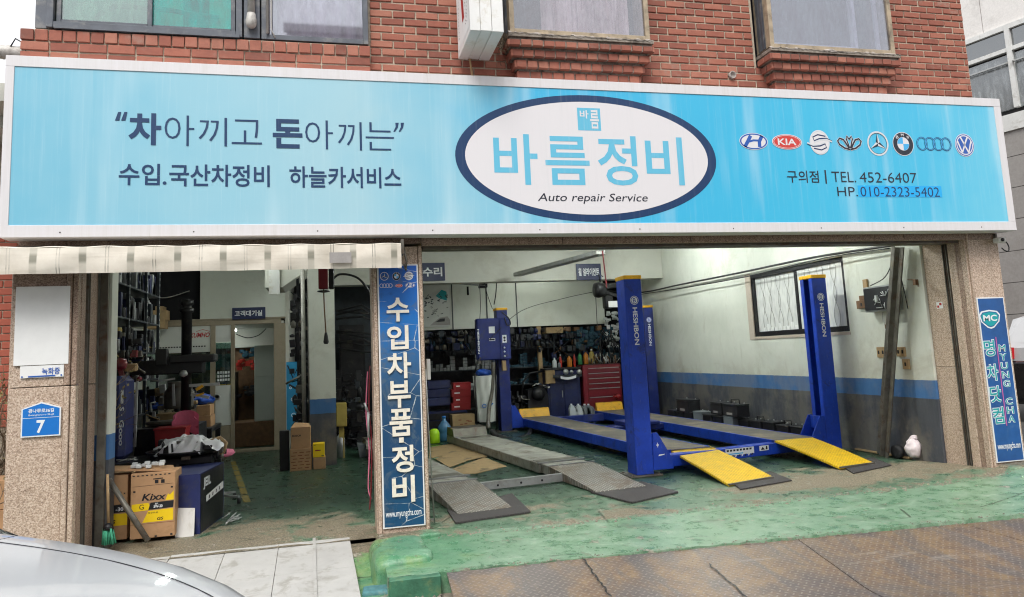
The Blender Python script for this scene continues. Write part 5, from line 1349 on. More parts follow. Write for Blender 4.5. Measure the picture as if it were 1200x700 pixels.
# ------------------------------------------------------------------ low grey alignment lift (two tracks)
AL = thing('alignment_ramps', 'pair of low grey drive-on tracks with chequered ramps in the middle bay', 'car ramps', (1.6, 8.5, 0))
an = R(7.5); ex = Vector((math.cos(an), math.sin(an), 0)); ey = Vector((-math.sin(an), math.cos(an), 0)); A_O = Vector((1.05, 6.68, 0))
MA = Matrix(((ex.x, ey.x, 0, A_O.x), (ex.y, ey.y, 0, A_O.y), (0, 0, 1, 0), (0, 0, 0, 1)))
def track(x0, x1, y0, L, rl, far_stop):
    h = .125
    m = MB(); m.add([MA @ Vector(v) for v in ((x0, y0, .022), (x1, y0, .022), (x1, y0 + rl * .55, .085), (x1, y0 + rl, h), (x0, y0 + rl, h), (x0, y0 + rl * .55, .085), (x0, y0, .012), (x1, y0, .012), (x1, y0 + rl, .012), (x0, y0 + rl, .012))],
        [[0, 1, 2, 5], [5, 2, 3, 4], [0, 5, 4, 9, 6], [1, 7, 8, 3, 2], [0, 6, 7, 1]]); m.build('ramp', 'grey_plate', AL)
    m = MB(); m.box((x0 + .02, y0 + rl + .004, .02), (x1 - .02, y0 + rl + .26, h - .004), ch=.004, M=MA); m.build('hinge_plate', 'deck_grey', AL)
    m = MB(); m.box((x0, y0 + rl + .27, .012), (x1, y0 + L, h), ch=.006, M=MA); m.build('deck', 'deck_grey', AL)
    m = MB(); m.box((x0 - .015, y0 + rl + .262, h - .002), (x1 + .03, y0 + rl + .285, h + .012), M=MA); m.box((x0 - .01, y0 + rl - .01, h), (x1 + .02, y0 + rl + .01, h + .01), M=MA); m.build('hinge_bar', 'galvanised', AL)
    m = MB(); m.box((x0 + .03, y0 + rl + .32, h), (x1 - .03, y0 + rl + .52, h + .004), M=MA); m.build('turn_plate_recess', 'old_steel', AL)
    m = MB(); m.box((x0 + .03, y0 + L - .75, h), (x1 - .03, y0 + L - .60, h + .004), M=MA); m.build('turn_plate_recess', 'old_steel', AL)
    if far_stop:
        m = MB(); m.prism([(y0 + L - .42, h), (y0 + L - .36, h + .12), (y0 + L - .05, h + .13), (y0 + L, h)], x0, x1, 'X')
        for i, v in enumerate(m.v): m.v[i] = MA @ v
        m.build('wheel_stop', 'old_steel', AL)
track(-.01, .50, .0, 5.0, 1.05, True); track(1.46, 2.02, .20, 5.3, 1.15, True)
m = MB(); m.box((.50, .98, .015), (1.46, 1.0, .085), M=MA); m.box((.50, .98, .086), (1.46, 1.04, .092), M=MA)
m.build('cross_bar', 'galvanised', AL)
m = MB()
for x in (.72, .98, 1.22): m.lathe((0, 0, 0), [(.012, 0), (.012, -.003), (0, -.003)], 10, axis='Y')
for i, x in enumerate((.72, .98, 1.22)):
    for k in range(i * 30, i * 30 + 30): m.v[k] = MA @ (m.v[k] + Vector((x, .9795, .05)))
m.build('bolt_holes', 'text_black', AL)
# flattened cardboard on the floor between the tracks
def sheet(pts, lab, z=.006):
    P = [Vector(atz(*p, 0)) for p in pts]; c = sum(P, Vector()) / len(P); m = MB()
    for k, p in enumerate(P): p.z = z + .004 * math.sin(k * 2.1)
    n = len(P); m.add(P + [c + Vector((0, 0, z + .006))] + [p - Vector((0, 0, .004)) for p in P], [[i, (i + 1) % n, n] for i in range(n)] + [[i, (i + 1) % n, (i + 1) % n + n + 1, i + n + 1] for i in range(n)])
    solo(m, 'cardboard_sheet', 'cardboard_old', lab, 'cardboard')
sheet([(503, 525), (528, 521), (554, 529), (530, 533), (503, 538)], 'flattened cardboard nearest the back wall between the grey tracks')
sheet([(510, 539), (530, 532), (556, 530), (571, 536), (549, 541), (527, 549)], 'oil stained middle sheet of flattened cardboard between the grey tracks', .014)
sheet([(528, 551), (568, 537), (594, 547), (558, 556), (543, 557)], 'flattened tan cardboard nearest the street between the grey tracks', .009)

# ------------------------------------------------------------------ lamps (unseen bay lamps added to brighten the interior) and ceiling gear
def tube_lamp(x, y, z, L, lab, along='X', cam_hid=False):
    t = thing('ceiling_lamp', lab, 'lamp', (x, y, z)); h = L / 2
    d = Vector((h, 0, 0)) if along == 'X' else Vector((0, h, 0)); c = Vector((x, y, z))
    m = MB(); m.bar(c - d + Vector((0, 0, .05)), c + d + Vector((0, 0, .05)), .16, .05, ch=.01); m.build('housing', 'light_box_white', t)
    for s in (-.04, .04):
        o = Vector((0, s, 0)) if along == 'X' else Vector((s, 0, 0))
        m = MB(); m.tube([c - d * .97 + o, c + d * .97 + o], .015, 8); m.build('tube', 'lamp_tube_dim' if ('office' in lab or 'behind' in lab) else 'fill_tube_mid' if 'left bay' in lab else 'fill_tube', t)
tube_lamp(3.9, 13.95, 3.35, 1.2, 'lit tube lamp behind the white beam, glowing on the wall panel')
tube_lamp(2.2, 9.6, 3.45, 1.2, 'unseen tube lamp added to brighten the grey tracks', 'Y')
tube_lamp(4.9, 11.4, 3.45, 1.2, 'unseen tube lamp added to brighten the back of the blue lift', 'Y')
tube_lamp(4.9, 8.6, 3.45, 1.2, 'unseen tube lamp added to brighten the front of the blue lift', 'Y')
tube_lamp(-1.3, 10.6, 3.45, 1.2, 'unseen tube lamp added to brighten the left bay', 'Y')
tube_lamp(-2.2, 14.3, 2.05, 1.0, 'lit tube lamp inside the small office')
g = MB(); g.bar(at(704, 296, 10.2), at(606, 322, 13.2), .16, .07, ch=.01)
solo(g, 'cable_tray', 'galvanised', 'long grey metal tray hung diagonally under the ceiling', 'cable tray')
def cable(pts, r, lab, mt='black_plastic', name='cable'):
    P = [Vector(p) for p in pts]; q = []
    for i in range(len(P) - 1):
        for k in range(6):
            t = k / 6; a = P[max(i - 1, 0)]; b = P[i]; c = P[i + 1]; d = P[min(i + 2, len(P) - 1)]
            q.append(.5 * ((2 * b) + (c - a) * t + (2 * a - 5 * b + 4 * c - d) * t * t + (3 * b - a - 3 * c + d) * t ** 3))
    q.append(P[-1]); g = MB(); g.tube(q, r, 6); return solo(g, name, mt, lab, 'cable')
cable([(6.27, 7.15, 2.43), (6.27, 8.6, 2.49), (6.26, 10.5, 2.50), (6.25, 12.5, 2.52), (6.2, 14.2, 2.53), (5.5, 14.35, 2.60)], .016, 'thick black conduit along the right wall above the window')
cable([(6.24, 7.18, 2.40), (6.2, 8.3, 2.44), (6.22, 10.2, 2.41), (6.2, 12.3, 2.44), (6.1, 14.2, 2.48)], .008, 'thin black cable sagging below the conduit on the right wall')
cable([atx(1048, 288, 6.26), atx(1046, 305, 6.26), atx(1037, 325, 6.28), atx(1020, 335, 6.30)], .006, 'cable dropping to the open meter box')
cable([atx(1045, 289, 6.24), atx(1051, 312, 6.25), atx(1057, 330, 6.25), atx(1064, 362, 6.27)], .006, 'pair cable hanging behind the leaning steel channel')
cable([(.8, 7.0, 2.43), (2.2, 7.02, 2.415), (3.6, 7.0, 2.43), (5.0, 7.02, 2.415), (6.2, 7.02, 2.45)], .012, 'black cable run behind the lintel across the opening')
cable([at(706, 294, 9.5), at(709, 320, 9.5), at(711, 338, 9.5)], .010, 'dark red hose hanging from the ceiling beside the machine', 'red_chest')
cable([at(573, 399, 13.0), at(610, 365, 13.2), at(660, 350, 13.3), at(697, 342, 13.3)], .006, 'thin cable stretched from the control box to the winch')
cable([at(582, 332, 13.05), at(581, 345, 13.05), at(579, 357, 13.1)], .010, 'black cable dropping to the back left lift post')
cable([at(568, 332, 13.05), at(571, 345, 13.05), at(577, 362, 13.05)], .006, 'thin wire looping to the back left lift post')
cable([at(588, 366, 12.95), at(596, 373, 12.95), at(598, 380, 12.95), at(594, 381, 12.95), at(591, 372, 12.95)], .012, 'black cable loop tied at the top of the control box')
cable([at(562, 332, 13.9), at(563, 360, 13.9), at(561, 390, 13.9)], .007, 'dark vertical cable hanging before the white wall panel')
cable([at(698, 345, 13.2), at(699, 365, 13.2), at(700, 384, 13.2)], .007, 'dark vertical cable under the winch')

# hanging signs on the beam
def hang_sign(x0, x1, z0, z1, y, text, box, lab, mt='navy_sign', extra=None):
    t = thing('hanging_sign', lab, 'sign', ((x0 + x1) / 2, y, z0))
    m = MB(); m.box((x0, y, z0), (x1, y + .02, z1), ch=.003); m.build('board', mt, t)
    m = MB(); put_text(m, text, box, WX(y), .03, .003); m.build('lettering', 'text_white', t); return t
Yb = 13.37
a, b = at(521, 308, Yb), at(521, 329, Yb)
hang_sign(1.25, a.x, b.z, a.z, Yb, '일반수리', (1.22, b.z + .08, a.x - .05, a.z - .08), 'navy sign with white Korean letters hung on the beam beside the banner pillar')
a, b = at(675, 309.5, Yb), at(705, 328, Yb)
hang_sign(a.x, b.x, b.z, a.z, Yb, '휠 얼라이먼트', (a.x + .04, b.z + .08, b.x - .04, a.z - .08), 'navy sign with white Korean letters hung on the beam above the tool chest')

# wall poster, bracket, winch on the back
PO = thing('wall_poster', 'pale poster with engine drawing and car picture on the back panel', 'poster', (1.95, 14.5, 2.0))
g = MB(); g.box((1.35, 14.56, 1.99), (2.27, 14.575, 2.9)); g.build('sheet', 'bare_white', PO); fw = WX(14.56); rr = random.Random(5)
g = MB(); flat(g, [(1.98, 2.6), (2.1, 2.72), (2.2, 2.68), (2.2, 2.5), (2.05, 2.55)], fw, .002); g.build('green_part', 'teal_print', PO)
g = MB()
for k in range(46):
    x = rr.uniform(1.7, 2.2); z = rr.uniform(2.16, 2.62); w = rr.uniform(.01, .06); h = rr.uniform(.01, .05); stroke(g, [(x, z), (x + w, z + rr.uniform(-h, h))], rr.uniform(.008, .025), fw, .002 + k * .00005)
for k in range(9): x = 1.72 + k * .05; flat(g, [(x, 2.83), (x + .03, 2.83), (x + .03, 2.85), (x, 2.85)], fw, .002)
g.build('drawing', 'rack_metal', PO)
g = MB(); flat(g, [(1.85, 2.02), (1.92, 2.08), (2.05, 2.17), (2.2, 2.19), (2.25, 2.12), (2.25, 2.02)], fw, .003); g.build('car_picture', 'stone_grey', PO)
g = MB(); flat(g, [(1.95, 2.08), (2.06, 2.15), (2.15, 2.15), (2.14, 2.09)], fw, .004); g.build('car_window', 'text_black', PO)
FN = thing('wall_bracket', 'dark folding bracket mounted high on the white back panel', 'bracket', (2.9, 14.2, 2.6))
a, b = at(535, 332, 14.2), at(568, 335, 14.2)
g = MB(); g.bar((a.x, 14.2, a.z), (b.x, 14.2, b.z), .10, .03, ch=.005); g.build('arm', 'galvanised', FN)
g = MB(); p = at(548, 336, 14.2); q_ = at(548.5, 346, 14.2); g.tube([p, q_], .02, 8); p = at(566, 334, 14.2); g.box((p.x - .08, 14.15, p.z - .06), (p.x + .08, 14.3, p.z + .02), ch=.01); g.build('drop_rod', 'black_metal', FN)
WI = thing('winch_motor', 'black winch motor with cables high beside the front lift post', 'winch', (5.0, 13.0, 2.3))
c = at(704, 340, 13.0); g = MB(); g.lathe((c.x - .12, 13.0, c.z), [(.06, -.02), (.13, 0), (.15, .08), (.12, .2), (.05, .22)], 14, axis='X'); g.build('motor', 'black_metal', WI)
g = MB(); g.bar((c.x, 13.0, c.z + .06), (c.x + .7, 13.1, c.z + .12), .08, .10, ch=.01); g.bar((c.x + .1, 13.0, c.z - .05), (c.x + .55, 13.05, c.z - .18), .05, .05); g.box((c.x + .05, 12.95, c.z - .35), (c.x + .22, 13.1, c.z - .1), ch=.02); g.build('bracket', 'black_metal', WI)
g = MB(); g.tube([(c.x, 13, c.z + .14), (c.x - .02, 13, c.z + .3), (c.x + .06, 13, 2.75)], .012, 6); g.build('power_cable', 'black_plastic', WI)
g = MB(); a, b = at(713, 353, 12.9), at(725, 360, 12.9); g.box((a.x, 12.9, b.z), (b.x, 12.91, a.z)); solo(g, 'notice', 'paper', 'small white notice under the winch beside the front lift post', 'notice')

# ------------------------------------------------------------------ back wall shelving and stock
def shelf_unit(x0, x1, y0, y1, levels, lab, mt='rack_metal', ztop=None, name='shelf_unit'):
    t = thing(name, lab, 'shelves', ((x0 + x1) / 2, (y0 + y1) / 2, 0)); zt = ztop or levels[-1] + .35
    for x in (x0, x1):
        for y in (y0, y1): m = MB(); m.box((x - .018, y - .018, 0), (x + .018, y + .018, zt)); m.build('post', mt, t)
    for z in levels: m = MB(); m.box((x0 + .02, y0, z - .02), (x1 - .02, y1, z)); m.build('shelf', mt, t)
    return t
def stock(x0, x1, y, z, n, mt, hmin, hmax, lab, wmin=.05, wmax=.1, seed=1, dpt=.16, shape='box'):
    rr = random.Random(seed); m = MB(); x = x0
    while x < x1 - .04:
        w = rr.uniform(wmin, wmax); h = rr.uniform(hmin, hmax)
        if rr.random() < .88:
            lv = max(1, int(n)); zz = z + .001
            for k in range(lv):
                if k and rr.random() < .25: break
                hh = h / lv; yy = y + rr.uniform(0, .05)
                if shape == 'box': m.box((x + .004, yy, zz), (min(x + w, x1) - .004, yy + dpt, zz + hh - .008))
                else: m.lathe((x + w / 2, yy + .05, zz), [(w * .42, 0), (w * .42, hh * .7), (w * .16, hh * .86), (w * .16, hh)], 8)
                zz += hh
        x += w
    return solo(m, 'parts_stock', mt, lab, 'parts stock', 'small stock packed on the shelves', 'stuff')
shelf_unit(1.80, 3.12, 14.68, 15.1, [.35, .72, 1.12, 1.52], 'dark metal shelves packed with parts behind the banner pillar')
shelf_unit(3.35, 4.42, 14.75, 15.2, [.12, .45, .78, 1.12, 1.5], 'dark metal shelves packed with blue boxes behind the lift')
shelf_unit(4.55, 5.9, 14.75, 15.2, [.8, 1.2, 1.6], 'dark metal shelves behind the red tool chest')
k = 0
for (x0, x1, y, zs, mt, hh, nn, sh, lab) in (
    (1.84, 3.08, 14.66, 1.12, 'stock_pale', .30, 4, 'box', 'rows of small pale parts boxes behind the banner pillar'),
    (1.84, 3.08, 14.66, .72, 'stock_pale', .16, 2, 'box', 'mixed grey parts low on the shelves behind the banner pillar'),
    (1.84, 3.08, 14.66, 1.52, 'stock_teal', .28, 1, 'can', 'dark bottles on the top shelf behind the banner pillar'),
    (3.38, 4.38, 14.73, 1.12, 'stock_teal', .30, 5, 'box', 'stacked blue parts boxes at eye level behind the lift'),
    (3.38, 4.38, 14.73, .78, 'stock_teal', .28, 4, 'box', 'stacked blue parts boxes one shelf lower behind the lift'),
    (3.38, 4.38, 14.73, 1.5, 'stock_pale', .24, 1, 'can', 'row of pale cans on the top shelf behind the lift'),
    (3.38, 4.38, 14.73, .12, 'stock_pale', .14, 1, 'box', 'loose parts on the bottom shelf behind the lift'),
    (4.6, 5.85, 14.73, 1.2, 'stock_teal', .3, 2, 'box', 'blue packs on the shelf above the red tool chest'),
    (4.6, 5.85, 14.73, 1.6, 'stock_teal', .3, 2, 'box', 'blue packs on the top shelf above the red tool chest')):
    k += 1; stock(x0, x1, y, zs, nn, mt, hh * .7, hh, lab, seed=k, shape=sh)
# cluster of hanging pale spray heads and belts right of the shelves
rr = random.Random(9); m = MB()
for i in range(70):
    px, py = rr.uniform(709, 729), rr.uniform(366, 408); p = at(px, py, 14.3 + rr.uniform(0, .2)); m.box((p.x - .035, p.y, p.z - .025), (p.x + .035, p.y + .03, p.z + .025), ch=.008)
solo(m, 'hanging_parts', 'rack_white', 'pale small parts hanging in packets beside the front lift post', 'parts', None, 'stuff')
m = MB()
for i in range(60):
    px, py = rr.uniform(700, 731), rr.uniform(384, 428); p = at(px, py, 14.2 + rr.uniform(0, .15)); q_ = p + Vector((rr.uniform(-.1, .1), 0, rr.uniform(-.25, -.05))); m.tube([p, (p + q_) / 2 + Vector((rr.uniform(-.05, .05), 0, 0)), q_], .012, 4)
solo(m, 'hanging_belts', 'black_plastic', 'tangle of black belts and hoses hanging above the red tool chest', 'belts', None, 'stuff')
m = MB()
for i in range(60):
    px, py = rr.uniform(676, 701), rr.uniform(388, 408); p = at(px, py, 14.4 + rr.uniform(0, .12)); m.box((p.x - .04, p.y, p.z - .04), (p.x + .03, p.y + .03, p.z + .03), ch=.008)
solo(m, 'hanging_packs', 'stock_teal', 'blue packets hanging on the back wall above the workbench', 'packets', None, 'stuff')
m = MB(); a, b = at(640, 384, 14.2), at(660, 390, 14.2); m.box((a.x, 14.2, b.z), (b.x, 14.5, a.z + .0)); solo(m, 'carton', 'cardboard_old', 'flat brown carton on top of the shelves under the wall panel', 'box')
m = MB(); a, b = at(636, 392, 14.1), at(642, 432, 14.1); m.box((a.x, 14.5, .0), (a.x + .08, 14.58, 1.92)); solo(m, 'timber_post', 'wood_tan', 'pale upright timber between the blue box shelves and the workbench', 'post')

# ------------------------------------------------------------------ red tool chest, workbench and things on them
TC = thing('tool_chest', 'dark red tool chest with six drawers behind the front lift post', 'tool chest', (5.25, 14.3, 0))
CX0, CX1 = at(684, 450, 14.1).x, at(729, 450, 14.1).x; CZ = at(700, 427.5, 14.1).z; BX0, BX1 = at(640, 450, 14.1).x, CX0 - .03; BZ = at(660, 431, 14.1).z
m = MB(); m.box((CX0, 14.12, .12), (CX1, 14.5, CZ), ch=.012); m.build('body', 'red_chest', TC)
zz = CZ - .05
for i, h in enumerate((.10, .10, .10, .10, .17, .22)):
    m = MB(); m.box((CX0 + .09, 14.103, zz - h + .008), (CX1 - .03, 14.122, zz - .004), ch=.004); dr = m.build('drawer', 'red_chest', TC)
    m = MB(); m.box((CX0 + .11, 14.085, zz - .028), (CX1 - .05, 14.102, zz - .012), ch=.003); m.build('handle', 'galvanised', dr); zz -= h
for x in (CX0 + .1, CX1 - .1):
    m = MB(); m.lathe((x, 14.2, .06), [(.0, -.02), (.06, -.02), (.06, .02), (0, .02)], 14, axis='X'); m.build('caster', 'rubber', TC)
m = MB(); m.box((CX0 + .04, 14.13, CZ), (CX1 - .03, 14.45, CZ + .015)); m.build('top_mat', 'black_plastic', TC)
WB = thing('workbench', 'dark navy steel workbench cabinet left of the red tool chest', 'workbench', (4.4, 14.3, 0))
m = MB(); m.box((BX0 + .04, 14.16, .02), (BX1 - .02, 14.5, BZ - .042), ch=.012); m.build('body', 'navy_paint', WB)
m = MB(); m.box((BX0, 14.12, BZ - .04), (BX1, 14.55, BZ), ch=.006); m.build('top', 'black_metal', WB)
xm = (BX0 + BX1) / 2; m = MB(); m.box((BX0 + .08, 14.147, .08), (xm - .008, 14.159, BZ - .1), ch=.004); d1 = m.build('door', 'navy_paint', WB); m = MB(); m.box((xm + .008, 14.147, .08), (BX1 - .06, 14.159, BZ - .1), ch=.004); m.build('door', 'navy_paint', WB)
m = MB(); m.box((xm - .045, 14.13, .5), (xm - .03, 14.146, .63)); m.build('handle', 'galvanised', d1)
rr = random.Random(21); TZ = at(665, 442, 14.0).z
m = MB(); m.box((BX0 + .14, 14.0, TZ - .01), (BX1 - .04, 14.12, TZ + .012)); m.box((BX0 + .12, 13.99, TZ + .012), (BX1 - .03, 14.0, TZ + .05)); m.build('tool_tray', 'rack_metal', WB)
for i, (px, r, lab, mt) in enumerate(((663, .055, 'round chrome gauge in the tray on the workbench front', 'galvanised'), (670, .035, 'small silver funnel in the tray on the workbench front', 'chrome_dull'), (679, .05, 'grey air gun in the tray on the workbench front', 'chrome_dull'))):
    p = at(px, 436, 13.97); m = MB(); m.lathe((p.x, 13.97, p.z), [(r, .02), (r * 1.05, 0), (r * .8, -.02), (0, -.022)], 16, axis='Y')
    m.bar((p.x, 13.98, p.z), (p.x + .03, 14.06, TZ + .02), .02, .02); solo(m, 'tool', mt, lab, 'tool')
m = MB(); a, b = at(657, 443, 13.96), at(675, 443, 13.96)
m.grid(lambda u, v: (a.x + (b.x - a.x) * u, 13.96 + .01 * math.sin(u * 11), TZ - .02 + .05 * v - .03 * math.sin(u * 3.14)), 12, 3); solo(m, 'wiping_cloth', 'bag_plastic', 'crumpled pale cloth over the workbench tray', 'cloth')
bt = [(650, .20, .045, 'jug_white', 'white bottle at the left end of the workbench top'), (657, .26, .028, 'bottle_red', 'thin red and white spray can on the workbench top'), (655.5, .12, .035, 'jug_grey', 'short clear bottle in front of the spray can on the workbench'),
      (667.5, .24, .05, 'bottle_orange', 'orange oil bottle in the middle of the workbench top'), (673.5, .28, .024, 'bottle_red', 'slim orange-red spray can right of the orange oil bottle'),
      (680, .25, .045, 'bottle_green', 'dark green bottle on the right part of the workbench'), (687, .27, .05, 'bottle_orange', 'amber bottle at the left end of the tool chest top'), (694, .30, .055, 'bottle_gold', 'gold oil bottle with white cap on the tool chest')]
for (px, h, r, mt, lab) in bt:
    p = at(px, 428, 14.3); zb = BZ if p.x < BX1 else CZ + .015; t = thing('bottle', lab, 'bottle', (p.x, 14.3, zb), 'bottles on the bench and chest')
    m = MB(); m.lathe((p.x, 14.3, zb), [(r * .9, 0), (r, .01), (r, h * .62), (r * .8, h * .74), (r * .35, h * .84), (r * .35, h * .9)], 14); m.build('body', mt, t)
    m = MB(); m.lathe((p.x, 14.3, zb + h * .9), [(r * .42, 0), (r * .42, h * .1), (0, h * .105)], 12); m.build('cap', 'text_white' if 'white' in lab else 'text_black', t)
m = MB()
for i in range(90):
    p = Vector((rr.uniform(CX0 + .2, CX1 - .03), rr.uniform(14.15, 14.4), CZ + .015)); m.tube([p, p + Vector((rr.uniform(-.08, .08), rr.uniform(-.05, .05), rr.uniform(.03, .22)))], rr.uniform(.006, .016), 5, rr.randrange(3))
solo(m, 'hand_tools', ['chrome_dull', 'black_metal', 'wood_brown'], 'heap of loose hand tools on top of the red tool chest', 'tools', None, 'stuff')
m = MB(); p = at(724.5, 465, 14.0); m.lathe((p.x, 14.0, p.z), [(0, -.06), (.05, -.035), (.065, 0), (.05, .035), (0, .06)], 12, axis='X'); m.lathe((p.x - .08, 14.02, p.z + .01), [(0, -.03), (.035, 0), (0, .03)], 10, axis='X'); solo(m, 'red_glove', 'red_plastic', 'red rubber glove clipped beside the tool chest', 'glove')
# wheel balancer: dark machine left of the workbench
TB = thing('wheel_balancer', 'black wheel balancer with open hood behind the lift runway', 'machine', (3.8, 14.3, 0)); a, b = at(617, 460, 14.1), at(643, 460, 14.1); zt = at(630, 463, 14.1).z
m = MB(); m.prism([(a.x, .02), (b.x, .02), (b.x - .02, zt), (b.x - .1, zt + .16), (a.x + .03, zt + .1)], 14.1, 14.4, 'Y'); m.build('cabinet', 'black_metal', TB)
m = MB(); m.tube([(a.x - .05, 14.3, zt), (a.x, 14.3, zt + .26), (a.x + .14, 14.3, zt + .42), (b.x, 14.3, zt + .45)], .022, 8); m.tube([(a.x - .05, 14.2, zt), (a.x - .08, 14.2, .40), (a.x - .1, 14.2, .2)], .015, 6); m.build('hood_frame', 'black_metal', TB)
m = MB(); m.lathe(((a.x + b.x) / 2, 14.08, zt + .02), [(.02, .1), (.03, 0), (.12, -.02), (.13, -.05), (.02, -.06)], 16, axis='Y'); m.build('shaft', 'black_plastic', TB)
m = MB(); p = at(635, 450, 14.0); m.grid(lambda u, v: (p.x - .16 + .32 * u, 13.98 + .2 * v, p.z - .03 + .04 * math.sin(u * 5) - .02 * v + .02 * math.sin(u * 19 + v * 3)), 14, 4); solo(m, 'paper_sheet', 'paper', 'crumpled white paper lying on the wheel balancer', 'paper')
a, b = at(640, 450, 14.05), at(650, 434, 14.05); m = MB(); m.box((a.x, 14.05, a.z), (b.x, 14.11, b.z), ch=.004); solo(m, 'carton', 'cardboard_old', 'worn brown carton between balancer and workbench', 'box')
# plastic jugs by the far end of the runway
zj_y = 490
def jug(px, py, mt, lab):
    Y = 13.92; p = at(px, zj_y, Y); t = thing('jug', lab, 'jug', (p.x, Y, p.z), 'oil jugs in front of the workbench'); h = .26; w = .078
    m = MB(); prof = [(-w, 0), (w, 0), (w, h * .62), (w * .7, h * .82), (-w * .2, h * .95), (-w * .65, h * .95), (-w * .95, h * .7)]
    m.prism([(p.x + a, p.z + b) for a, b in prof], Y - .045, Y + .045, 'Y')
    m.build('body', mt, t); c = MB(); c.lathe((p.x - w * .4, Y, p.z + h * .95), [(.022, 0), (.022, .025), (0, .027)], 12); c.build('cap', 'text_white', t)
    g = MB(); g.tube([(p.x + w * .2, Y - .048, p.z + h * .86), (p.x + w * .62, Y - .05, p.z + h * .7), (p.x + w * .62, Y - .05, p.z + h * .5)], .008, 6); g.build('handle', 'black_plastic' if mt == 'jug_white' else 'jug_grey', t)
TBL = thing('low_stand', 'low dark stand carrying the white jugs in front of the workbench', 'stand', (4.4, 13.92, 0))
zj = at(675, 490, 13.92).z; jx0, jx1 = at(664, 490, 13.92).x, at(697, 490, 13.92).x
m = MB(); m.box((jx0, 13.82, zj - .03), (jx1, 14.04, zj - .001)); m.build('shelf', 'lift_blue_old', TBL)
for x in (jx0 + .03, jx1 - .03): m = MB(); m.box((x - .02, 13.83, 0), (x + .02, 14.03, zj - .031)); m.build('leg', 'lift_blue_old', TBL)
jug(672, 490, 'jug_white', 'left white plastic jug on the low stand'); jug(680, 489, 'jug_white', 'second white plastic jug, beside the grey ones'); jug(687.5, 488, 'jug_grey', 'grey plastic jug beside the white jugs'); jug(692, 487, 'jug_grey', 'grey plastic jug nearest the red tool chest')

# ------------------------------------------------------------------ car batteries along the right wall
def battery(x, y, z, w, d, h, lab, mt='black_plastic', handle=False, tagm='stone_grey', rz=0):
    t = thing('car_battery', lab, 'battery', (x, y, z), 'car batteries stored along the right wall')
    m = MB(); m.box((x - w / 2, y - d / 2, z), (x + w / 2, y + d / 2, z + h * .88), ch=.006); m.box((x - w / 2 - .006, y - d / 2 - .006, z + h * .885), (x + w / 2 + .006, y + d / 2 + .006, z + h), ch=.006); m.build('case', mt, t)
    m = MB()
    for s in (-1, 1): m.lathe((x + w * .3, y + s * d * .35, z + h), [(.012, 0), (.010, .018), (0, .019)], 8)
    m.build('terminals', 'galvanised', t)
    fl_ = frameP((x - w / 2, y, z), (0, -1, 0), (0, 0, 1)); m = MB(); flat(m, [(-d * .22, h * .12), (d * .18, h * .12), (d * .18, h * .30), (-d * .22, h * .30)], fl_, .0015); m.build('label', tagm, t)
    if handle: m = MB(); m.tube([(x, y - d * .3, z + h), (x, y - d * .28, z + h + .06), (x, y + d * .28, z + h + .06), (x, y + d * .3, z + h)], .008, 6); m.build('handle', 'black_plastic', t)
y = 12.6
specs = [('black_plastic', .15), ('black_plastic', .14), ('black_plastic', .16), ('jug_grey', .19), ('black_plastic', .16), ('black_plastic', .16), ('jug_grey', .18), ('black_plastic', .15), ('black_plastic', .16), ('black_plastic', .17), ('black_plastic', .15), ('black_plastic', .16)]
labs = ['black battery at the far end of the row by the wall', 'second black battery from the far end, under the lone stacked one', 'black battery just before the first grey one', 'pale grey battery nearest the back of the shop', 'black battery between the two grey ones, under the double stack', 'second black battery between the two grey ones', 'pale grey battery nearest the street', 'black battery right after the nearer grey one', 'black battery with carrying loop in the near half of the row', 'plain black battery three from the near end', 'black battery with carrying loop, second from the near end', 'black battery at the near end of the row, behind the lift post']
for i, (mt, h) in enumerate(specs):
    battery(6.02 if i < 7 else 6.08, y, .10, .2, .28, h, labs[i], mt, i in (8, 10)); y -= .335
SH = thing('battery_shelf', 'low dark timber shelf under the row of car batteries', 'shelf', (6.1, 10.7, 0))
m = MB(); m.box((5.9, 8.75, .06), (6.28, 12.85, .098)); m.build('board', 'wood_brown', SH)
for yy in (8.85, 10.8, 12.7): m = MB(); m.box((5.92, yy - .04, 0), (6.26, yy + .04, .059)); m.build('leg', 'wood_brown', SH)
battery(6.02, 12.1, .245, .22, .46, .22, 'tall black battery box standing alone on the far batteries', 'black_plastic')
battery(6.02, 10.95, .285, .2, .34, .19, 'black battery with white label stacked on the row, left of its twin', 'black_plastic')
battery(6.02, 10.50, .285, .22, .42, .19, 'large black battery with carrying loop stacked beside the labelled one', 'black_plastic', True)

# ------------------------------------------------------------------ right wall: window, meter box, switches, channel
WN = thing('wall_window', 'black framed sliding window with frosted panes in the right wall', 'window', (6.4, 9.2, 1.48))
y0, y1, z0, z1 = 8.115, 10.295, 1.483, 2.437; xf = XR + .01
m = MB()
for a, b in (((xf, y0, z0), (xf + .06, y0 + .05, z1)), ((xf, y1 - .07, z0), (xf + .06, y1, z1)), ((xf, y0 + .051, z0), (xf + .06, y1 - .071, z0 + .07)), ((xf, y0 + .051, z1 - .06), (xf + .06, y1 - .071, z1))): m.box(a, b, ch=.003)
m.build('frame', 'black_metal', WN)
m = MB(); ym = 9.13; m.box((xf + .005, ym, z0 + .07), (xf + .055, ym + .06, z1 - .06), ch=.003); m.build('mullion', 'black_metal', WN)
m = MB(); m.box((xf + .035, ym + .06, z0 + .07), (xf + .04, y1 - .07, z1 - .06)); m.build('pane', 'glass_film', WN); m = MB(); m.box((xf + .02, y0 + .05, z0 + .07), (xf + .025, ym, z1 - .06)); m.build('pane', 'glass_film', WN)
m = MB(); m.box((xf + .10, y0 - .1, z0 - .1), (xf + .11, y1 + .1, z1 + .1)); m.build('blind', 'curtain_pale', WN)
m = MB(); rr = random.Random(3)
